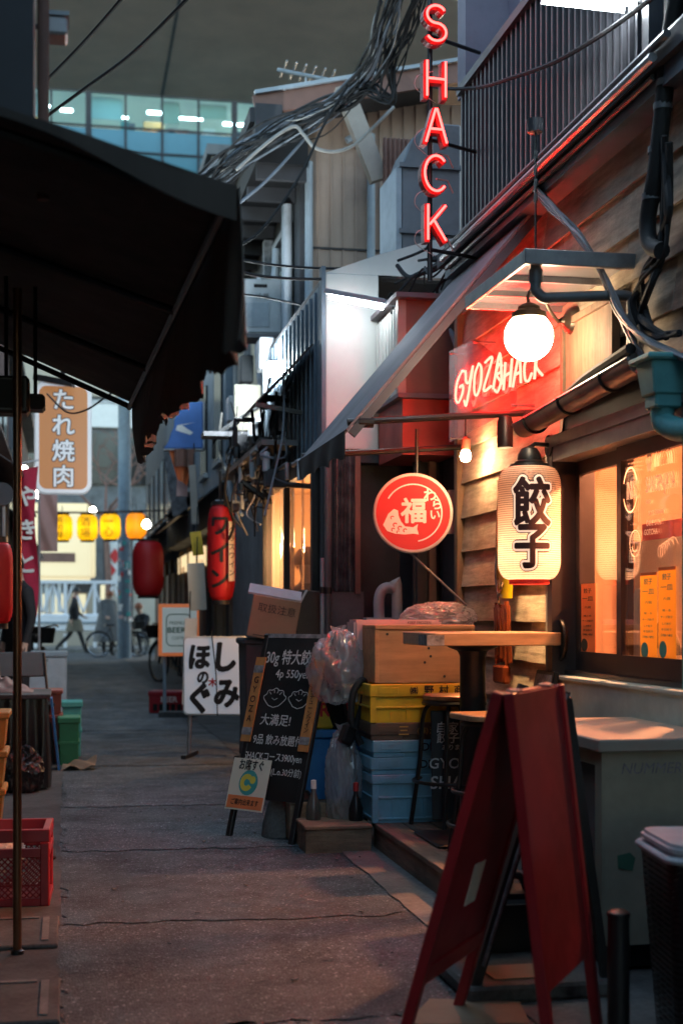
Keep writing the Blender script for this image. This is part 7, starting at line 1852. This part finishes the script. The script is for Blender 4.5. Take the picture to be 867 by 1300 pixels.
MB().sheet(val, 260, 10).build('valance', 'valance_thin', aw, smooth=True, solid=.003)
MB().sheet(lambda a, b: n0.lerp(n1, a) + Vector((0, -.004 + .006 * math.sin(a * 16), -(.05 + .03 * math.sin(a * 8)) * (1 - b))), 24, 3).build('side_hem', 'awning_brown', aw, smooth=True, solid=.003)
for b_ in (0.02, .34, .66, .985): MB().tube([top(0, b_) - Vector((0, 0, .03)), top(1, b_) - Vector((.02, 0, .03))], .014, 8).build('rafter', 'black_metal', aw, smooth=True)
MB().tube([n1 - Vector((.015, 0, .03)), f1 - Vector((.015, 0, .03))], .014, 8).build('front_bar', 'black_metal', aw, smooth=True)
# bronze pole holding the awning
p = at_z(22, 1214, 0.0)
t = thing('awning_pole', 'thin bronze steel pole standing on the gutter under the awning', 'pole', (p.x, p.y, .006))
MB().lathe([(0, 0), (.0145, 0), (.0145, 2.24), (0, 2.24)], 14).build('tube', 'pole_bronze', t, local=True, smooth=True, ang=40)
MB().lathe([(0, 0), (.022, 0), (.022, .012), (.0147, .016)], 14).build('foot', 'black_metal', t, local=True, smooth=True)
# dark box lamps under the awning
for i, (u, v, y, w_, h_, lab) in enumerate(((8, 503, 5.1, .16, .13, 'black box speaker hung under the brown awning edge'), (45, 512, 5.25, .07, .055, 'small black box lamp hung beside the bronze pole'))):
    p = at_y(u, v, y); t = thing('hung_box', lab, 'box', p)
    MB().box((0, 0, 0), (w_, .12, h_)).build('case', 'black_paint', t, local=True, bevel=.01)
    MB().box((0, -.062, 0), (w_ * .8, .004, h_ * .75)).build('grille', 'rubber', t, local=True)
    MB().tube([(0, 0, h_/2), (0, 0, .42)], .008, 6).build('hanger', 'black_metal', t, local=True)
# ---------------- red mesh crate with a cloth in it
rc = thing('red_mesh_crate', 'red mesh bottle crate holding white packets at the gutter', 'crate', (-.26, 5.86, .006), R(-2))
w_, d_, h_ = .37, .30, .30
def cor(x, z, y): return Vector((x * (1 + .03 * z / h_), y * (1 + .03 * z / h_), z))
for sx in (-1, 1):
    for sy in (-1, 1): MB().span((sx * w_/2 - .022, sy * d_/2 - .018, 0), (sx * w_/2 + .022 * (1 if sx < 0 else .6), sy * d_/2 + .018, h_ - .05)).build('corner_post', 'plastic_red', rc, local=True, bevel=.004)
mb = MB()
for z0, z1 in ((0, .03), (h_ - .11, h_ - .075), (h_ - .05, h_)):
    for sy in (-1, 1): mb.span((-w_/2 - .015, sy * d_/2 - .014, z0), (w_/2 + .015, sy * d_/2 + .014, z1))
    for sx in (-1, 1): mb.span((sx * w_/2 - .014, -d_/2 + .0145, z0), (sx * w_/2 + .014, d_/2 - .0145, z1))
mb.build('band', 'plastic_red', rc, local=True, bevel=.003)
def lattice(o, ex, L):
    mb = MB(); ex = Vector(ex); n_ = int(L / .024)
    for k_ in range(-9, n_ + 9):
        for s_ in (1, -1):
            a = [k_ * .024, .03]; b = [k_ * .024 + s_ * (h_ - .14), h_ - .11]
            if s_ > 0: pass
            (x0, z0), (x1, z1) = a, b
            lo, hi = -L/2, L/2; x0 -= L/2; x1 -= L/2
            if (x0 < lo and x1 < lo) or (x0 > hi and x1 > hi): continue
            def cut(xa_, za_, xb_, zb_, lim):
                f = (lim - xa_) / (xb_ - xa_); return lim, za_ + (zb_ - za_) * f
            if x0 < lo: x0, z0 = cut(x0, z0, x1, z1, lo)
            if x0 > hi: x0, z0 = cut(x0, z0, x1, z1, hi)
            if x1 < lo: x1, z1 = cut(x1, z1, x0, z0, lo)
            if x1 > hi: x1, z1 = cut(x1, z1, x0, z0, hi)
            mb.bar(Vector(o) + ex * x0 + Vector((0, 0, z0)), Vector(o) + ex * x1 + Vector((0, 0, z1)), .0055, .0045, ex.cross(Vector((0, 0, 1))))
    return mb
for o, ex, L in (((0, -d_/2, 0), (1, 0, 0), w_ - .04), ((0, d_/2, 0), (1, 0, 0), w_ - .04), ((w_/2, 0, 0), (0, 1, 0), d_ - .04), ((-w_/2, 0, 0), (0, 1, 0), d_ - .04)):
    tag(lattice(o, ex, L).build('mesh_side', 'plastic_red', rc, local=True), kind='stuff')
MB().span((-w_/2 + .015, -d_/2 + .015, .01), (w_/2 - .015, d_/2 - .015, .022)).build('floor', 'plastic_red', rc, local=True)
blob_bag('packet', 'white crumpled packets lying in the red mesh crate', (-.30, 5.84, .10), .11, 'print_white', 31, (1.3, 1.0, .9), knot=False)
# ---------------- yellow crates at the left edge
for i, z in enumerate((0.006, .21, .42)):
    t = thing('plastic_crate', ('lowest orange yellow crate in the stack by the gutter', 'middle orange yellow crate in the stack by the gutter', 'top orange yellow crate in the stack by the gutter')[i], 'crate', (-.56 + .01 * i, 8.05, z))
    mb = MB(); mb.box((0, 0, .09), (.44, .34, .17), taper=.93); mb.build('tub', 'plastic_orange', t, local=True)
    mb = MB(); mb.span((-.235, -.185, .165), (.235, .185, .20)); mb.build('rim', 'plastic_orange', t, local=True, bevel=.006)
# ---------------- black skirted stand with board top
t = thing('skirted_stand', 'black cloth skirted stand with a grey board top by the gutter', 'stand', (-.42, 9.75, 0))
mb = MB()
def skirt(a, b):
    L = [(-.32, -.28), (.29, -.28), (.29, .35), (-.32, .35), (-.32, -.28)]
    s_ = a * 4; i = min(3, int(s_)); f = s_ - i; x = L[i][0] + (L[i + 1][0] - L[i][0]) * f; y = L[i][1] + (L[i + 1][1] - L[i][1]) * f
    k_ = 1 + .05 * (1 - b); o_ = .012 * math.sin(a * 150) * (1.2 - b)
    return ((x + o_) * k_, (y + o_) * k_, .02 + .58 * b)
mb.sheet(skirt, 160, 6); mb.build('skirt', 'plastic_black', t, local=True, smooth=True)
MB().span((-.36, -.33, .60), (.315, .39, .63)).build('top_board', 'concrete_dark', t, local=True, bevel=.005)
for x in (-.3, .26):
    for y in (-.24, .3): MB().span((x, y, 0), (x + .03, y + .03, .6)).build('leg', 'black_metal', t, local=True)
blob_bag('rubbish_bag', 'black rubbish bag slumped against the skirted stand', (-.30, 9.38, .006), .13, 'plastic_black', 41, (1.1, .8, 1.3))
t = thing('folding_chair', 'black folding chair with thin legs standing behind the skirted stand', 'chair', (-.32, 11.2, 0), R(15))
for x in (-.18, .18):
    MB().tube([(x, -.18, 0), (x, .12, .85)], .011, 6).build('leg', 'black_metal', t, local=True)
    MB().tube([(x * .95, .22, 0), (x * .95, -.12, .48)], .011, 6).build('leg', 'black_metal', t, local=True)
MB().box((0, -.02, .46), (.38, .34, .025)).build('seat', 'black_paint', t, local=True, bevel=.006)
MB().box((0, .10, .76), (.36, .02, .20), Euler((R(-18), 0, 0))).build('backrest', 'black_paint', t, local=True, bevel=.006)
t = thing('heap_of_cloth', 'dark patterned cloth heap on the skirted stand', 'cloth', (-.42, 9.8, .63))
MB().sheet(lambda a, b: (-.26 + .46 * a, -.2 + .4 * b, .004 + .09 * math.sin(a * 3.14) * math.sin(b * 3.14) * (1 + .35 * math.sin(a * 23) * math.cos(b * 19))), 30, 24).build('heap', 'brown_sheet', t, local=True, smooth=True)
# ---------------- chest freezer, crates and scrap further on
t = thing('chest_freezer', 'pale grey metal chest standing beyond the green crate', 'chest', (-.27, 15.25, 0))
MB().span((-.36, -.25, .03), (.27, .4, .70)).build('body', 'lid_white', t, local=True, bevel=.015)
MB().span((-.37, -.26, .705), (.28, .41, .76)).build('lid', 'pvc_pale', t, local=True, bevel=.01)
MB().span((-.05, -.27, .66), (.08, -.255, .69)).build('handle', 'grey_frame', t, local=True)
for i, z in enumerate((.006, .19, .38)):
    t = thing('plastic_crate', ('bottom rust red crate of the stack beside the green crate', 'middle rust red crate of the stack beside the green crate', 'upper rust red crate of the stack beside the green crate')[i], 'crate', (-.17, 11.35, z))
    mb = MB(); mb.box((0, 0, .085), (.26, .36, .16), taper=.94); mb.build('tub', 'plastic_rust', t, local=True)
    MB().span((-.14, -.19, .155), (.14, .19, .185)).build('rim', 'plastic_rust', t, local=True, bevel=.006)
for (x, y, h_, m, lab) in ((.015, 11.1, .36, 'plastic_green', 'green plastic crate standing on the road edge'), (.04, 11.75, .44, 'print_teal', 'dull teal crate behind the green crate')):
    t = thing('plastic_crate', lab, 'crate', (x, y, .004))
    mb = MB(); mb.box((0, 0, h_/2), (.15, .30, h_), taper=.92); mb.build('tub', m, t, local=True, bevel=.006)
    MB().span((-.085, -.16, h_ - .04), (.085, .16, h_ + .005)).build('rim', m, t, local=True, bevel=.006)
    MB().span((-.08, -.155, h_ * .45), (.08, .155, h_ * .45 + .02)).build('rib', m, t, local=True)
t = thing('blue_board', 'bright blue plastic board leaning on the rust red crates', 'board', (-.085, 10.72, .006))
MB().box((0, 0, .26), (.015, .22, .54), Euler((0, R(-6), 0))).build('panel', 'tarp_blue', t, local=True)
mb = MB(); mb.sheet(lambda a, b: (-.04 + .24 * a + .02 * b, 10.62 + .28 * b, .01 + .03 * math.sin(a * 5 + b * 3) ** 2 + .05 * a * b), 12, 10)
o = mb.build('cardboard_scrap', 'cardboard', None, smooth=True, solid=.004); tag(o, 'crumpled pale cardboard scrap lying on the road by the green crate', 'cardboard')
# ---------------- pink banner
p = at_y(48, 690, 14.4)
t = thing('nobori_banner', 'tall magenta cloth banner with white characters on a pole', 'banner', (p.x, 14.4, 0))
zt, zb = at_y(48, 598, 14.4).z, at_y(48, 790, 14.4).z
MB().sheet(lambda a, b: (-.21 + .20 * a + .02 * math.sin(b * 7), .03 * math.sin(a * 6 + b * 9), zb + (zt - zb) * b + .05 * a), 14, 24).build('cloth', 'banner_pink', t, local=True, smooth=True, solid=.003)
vbuild('lettering', 'やきとり', .22, (-.11, -.045, (zt + zb) / 2), 1.5, 'print_white', t, .03)
MB().tube([(-.22, 0, 0), (-.22, 0, zt + .1)], .014, 8).build('pole', 'lid_white', t, local=True)
MB().tube([(-.22, 0, zt + .06), (.01, 0, zt + .11)], .009, 6).build('crossbar', 'lid_white', t, local=True)
p = at_y(62, 652, 17.0)
t = thing('nobori_banner', 'faded plum banner hanging behind the magenta one', 'banner', (p.x, 17.0, 0))
zt, zb = at_y(62, 608, 17).z, at_y(62, 700, 17).z
MB().sheet(lambda a, b: (-.10 + .20 * a, .03 * math.sin(a * 6 + b * 9), zb + (zt - zb) * b), 10, 14).build('cloth', 'foam_pink', t, local=True, smooth=True, solid=.003)
MB().tube([(-.11, 0, 0), (-.11, 0, zt + .1)], .014, 8).build('pole', 'lid_white', t, local=True)
# ---------------- shops farther along the left side
for i, (y0, y1, x, h_, m, lab) in enumerate(((9.3, 13.2, -.85, 4.6, 'dark_wall', 'dark shop behind the skirted stand'), (13.3, 20.5, -.80, 4.8, 'brown_sheet', 'brown shop behind the magenta banner'), (20.6, 36.5, -.95, 5.2, 'grey_wall', 'grey shop row facing the dark corner shop at the alley mouth'))):
    t = thing('alley_shop', lab, 'building', (x - .5, (y0 + y1) / 2, 0))
    MB().span((x - 2.5, y0, 0), (x, y1, h_)).build('wall', m, t)
    MB().span((x - 2.5, y0 - .05, h_), (x + .25, y1 + .05, h_ + .1)).build('roof', 'roof_dark', t)
    k_ = 0; y = y0 + .4
    while y < y1 - 1:
        MB().span((x + .001, y, .02), (x + .04, y + .8, 1.95)).build('door', 'timber' if k_ % 2 else 'dark_glass', t)
        MB().span((x + .001, y, 2.9), (x + .03, y + .9, 3.9)).build('window', 'dark_glass', t); y += 1.5; k_ += 1
    mb = MB(); mb.add([(x, y0 + .2, 2.75), (x, y1 - .2, 2.75), (x + .38, y1 - .2, 2.5), (x + .38, y0 + .2, 2.5)], [(0, 1, 2, 3)]); mb.build('tin_awning', 'rust_tin', t, solid=.012)
p = at_y(12, 628, 11.0)
t = thing('wall_meter', 'round glass faced meter on the wall above the lone red lantern', 'meter', (p.x - .05, 11.0, p.z))
MB().lathe([(0, -.05), (.08, -.05), (.085, 0), (.085, .08), (0, .08)], 18, rot=Euler((R(90), 0, 0))).build('case', 'pvc_grey', t, local=True, smooth=True, ang=30)
MB().tube([(0, 0, -.08), (0, 0, -.6)], .02, 8).build('pipe', 'pvc_grey', t, local=True, smooth=True)

# ================================================================== overhead cables
def cable(label, pts, r, m='cable_black', n=8, name='overhead_cable'):
    t = thing(name, label, 'cable', pts[0])
    MB().tube(spline(pts, n), r, 6).build('strand', m, t, smooth=True); return t
bt = thing('cable_bundle', 'thick bundle of black cables climbing past the tiled roof', 'cables', at_y(460, 150, 10))
rnd = random.Random(2)
base = [(235, 250, 12.2), (262, 232, 12.0), (300, 200, 11.6), (350, 170, 11.2), (400, 145, 10.8), (445, 118, 10.4), (475, 80, 10.0), (492, 30, 9.6), (505, -25, 9.2)]
for k_ in range(24):
    o_ = [rnd.uniform(-9, 9) for _ in range(2)]
    pts = [at_y(u + o_[0] * (.5 + .1 * j) + rnd.uniform(-10, 10), v + o_[1] * (2.0 if j < 5 else 1.0) + rnd.uniform(-10, 10), y + rnd.uniform(-.15, .15)) for j, (u, v, y) in enumerate(base)]
    MB().tube(spline(pts, 6), rnd.choice((.005, .007, .009, .013)), 6).build('strand', rnd.choice(['cable_black'] * 8 + ['cable_grey', 'cable_white']), bt, smooth=True)
b5 = [(440, 125, 10.4), (462, 110, 10.2), (490, 125, 10.0), (500, 80, 9.9), (520, 30, 9.6), (536, -20, 9.3)]
for k_ in range(14):
    pts = [at_y(u + rnd.uniform(-12, 12), v + rnd.uniform(-8, 8), y + rnd.uniform(-.1, .1)) for u, v, y in b5]
    MB().tube(spline(pts, 6), rnd.choice((.006, .009, .013)), 6).build('strand', 'cable_black', bt, smooth=True)
cable('white twisted cable sagging in front of the tan wall', [at_y(u, v, 10.6) for u, v in ((300, 215), (340, 180), (372, 160), (385, 170), (400, 187), (425, 192), (450, 183), (475, 160), (500, 135))], .013, 'cable_white')
cable('chain like cable falling across the dark eave', [at_y(u, v, 11.0) for u, v in ((300, 260), (335, 232), (370, 195), (400, 160), (430, 128))], .012, 'cable_grey')
cable('black cable dropping in a long curve past the blue downpipe', [at_y(u, v, 10.2) for u, v in ((295, 315), (325, 298), (355, 262), (385, 215), (410, 160), (440, 110))], .011)
cable('upper of two level cables crossing before the white hood', [at_y(u, v, 9.2) for u, v in ((290, 326), (340, 335), (400, 340), (470, 340), (540, 338), (575, 330))], .009)
cable('lower of two level cables crossing before the white hood', [at_y(u, v, 8.9) for u, v in ((290, 340), (330, 350), (390, 354), (460, 352), (530, 345), (580, 338))], .010)
cable('thin cable looping by the air conditioner', [at_y(u, v, 10.0) for u, v in ((295, 372), (330, 376), (370, 384), (410, 392), (440, 393))], .007)
cable('black cable slung along under the balcony railing', [at_y(545, 108, 7.6), at_y(570, 112, 7.3), at_x(610, 110, 2.06), at_x(650, 98, 2.05), at_x(700, 80, 2.05), at_x(745, 55, 2.05), at_x(790, 25, 2.05), at_x(830, -5, 2.05)], .010)
cable('upper wire crossing before the expressway', [at_y(55, 105, 8.0), at_y(90, 70, 7.6), at_y(125, 32, 7.2), at_y(165, -15, 6.8)], .009)
cable('lower wire crossing before the expressway', [at_y(55, 150, 8.0), at_y(110, 110, 7.6), at_y(170, 65, 7.2), at_y(250, -15, 6.6)], .009)
cable('long cable lying along the brown awning top', [at_y(58, 180, 9.5), at_y(110, 196, 9.3), at_y(170, 215, 9.2), at_y(230, 232, 9.5), at_y(262, 236, 10)], .014)
cable('grey wire crossing below the beef sign', [at_y(60, 500, 13), at_y(85, 523, 12.5), at_y(110, 520, 12), at_y(140, 500, 11.5), at_y(165, 488, 11)], .008, 'cable_black')
wb = thing('cable_bundle', 'blue grey cable bundle running from the awning top to the rain hopper', 'cables', at_x(680, 240, 2.05))
for k_ in range(6):
    MB().tube(spline([at_x(u + rnd.uniform(-4, 4), v + rnd.uniform(-4, 4), 2.08 + rnd.uniform(-.02, .02)) for u, v in ((676, 236), (700, 262), (735, 300), (764, 345), (785, 395), (815, 428), (850, 448), (880, 462))], 6), rnd.choice((.006, .008, .01)), 6).build('strand', rnd.choice(['cable_grey', 'cable_grey', 'pvc_grey', 'cable_white']), wb, smooth=True)
for k_ in range(4):
    MB().tube(spline([at_x(u + rnd.uniform(-4, 4), v + rnd.uniform(-4, 4), 2.09 + rnd.uniform(-.02, .02)) for u, v in ((764, 345), (780, 380), (800, 430), (825, 462), (845, 480))], 6), .006, 6).build('strand', 'cable_grey', wb, smooth=True)
tk = thing('wrapped_riser_cable', 'thick taped black riser cable bending down the wooden boards', 'cables', at_x(838, 200, 2.1))
MB().tube(spline([at_x(u, v, 2.10) for u, v in ((862, -20), (850, 50), (845, 100), (840, 150), (832, 220), (822, 280), (826, 310), (840, 318))], 6), .032, 12).build('riser', 'rubber', tk, smooth=True)
for v in (105, 135, 190, 250): p = at_x(846 - (v - 100) * .13, v, 2.10); MB().lathe([(.035, -.012), (.035, .012)], 14, p).build('tape', 'pvc_grey', tk, smooth=True)
lp = thing('cable_coil', 'loops of slack black cable hanging on the boards over the rain hopper', 'cables', at_x(830, 350, 2.12))
for k_ in range(7):
    MB().tube(spline([at_x(u + rnd.uniform(-9, 9), v + rnd.uniform(-9, 9), 2.12 + rnd.uniform(-.03, .02)) for u, v in ((840, 180), (848, 260), (842, 320), (822, 350), (812, 390), (830, 420), (855, 430))], 6), rnd.choice((.008, .011, .014)), 6).build('strand', 'cable_black', lp, smooth=True)
mt = thing('cable_mess', 'snarl of black cables behind the awning under the neon letters', 'cables', at_y(560, 345, 8.2))
for k_ in range(16):
    a = at_y(rnd.uniform(500, 560), rnd.uniform(325, 395), 8.4 + rnd.uniform(-.2, .3)); b = at_y(rnd.uniform(565, 610), rnd.uniform(290, 350), 8.0 + rnd.uniform(-.3, .2))
    m1 = a.lerp(b, .35) + Vector([rnd.uniform(-.1, .1) for _ in range(3)]); m2 = a.lerp(b, .7) + Vector([rnd.uniform(-.1, .1) for _ in range(3)])
    MB().tube(spline([a, m1, m2, b], 6), rnd.choice((.006, .009, .014)), 6).build('strand', 'cable_black', mt, smooth=True)
# flat plates: keep wires out of the glass; drop empty materials
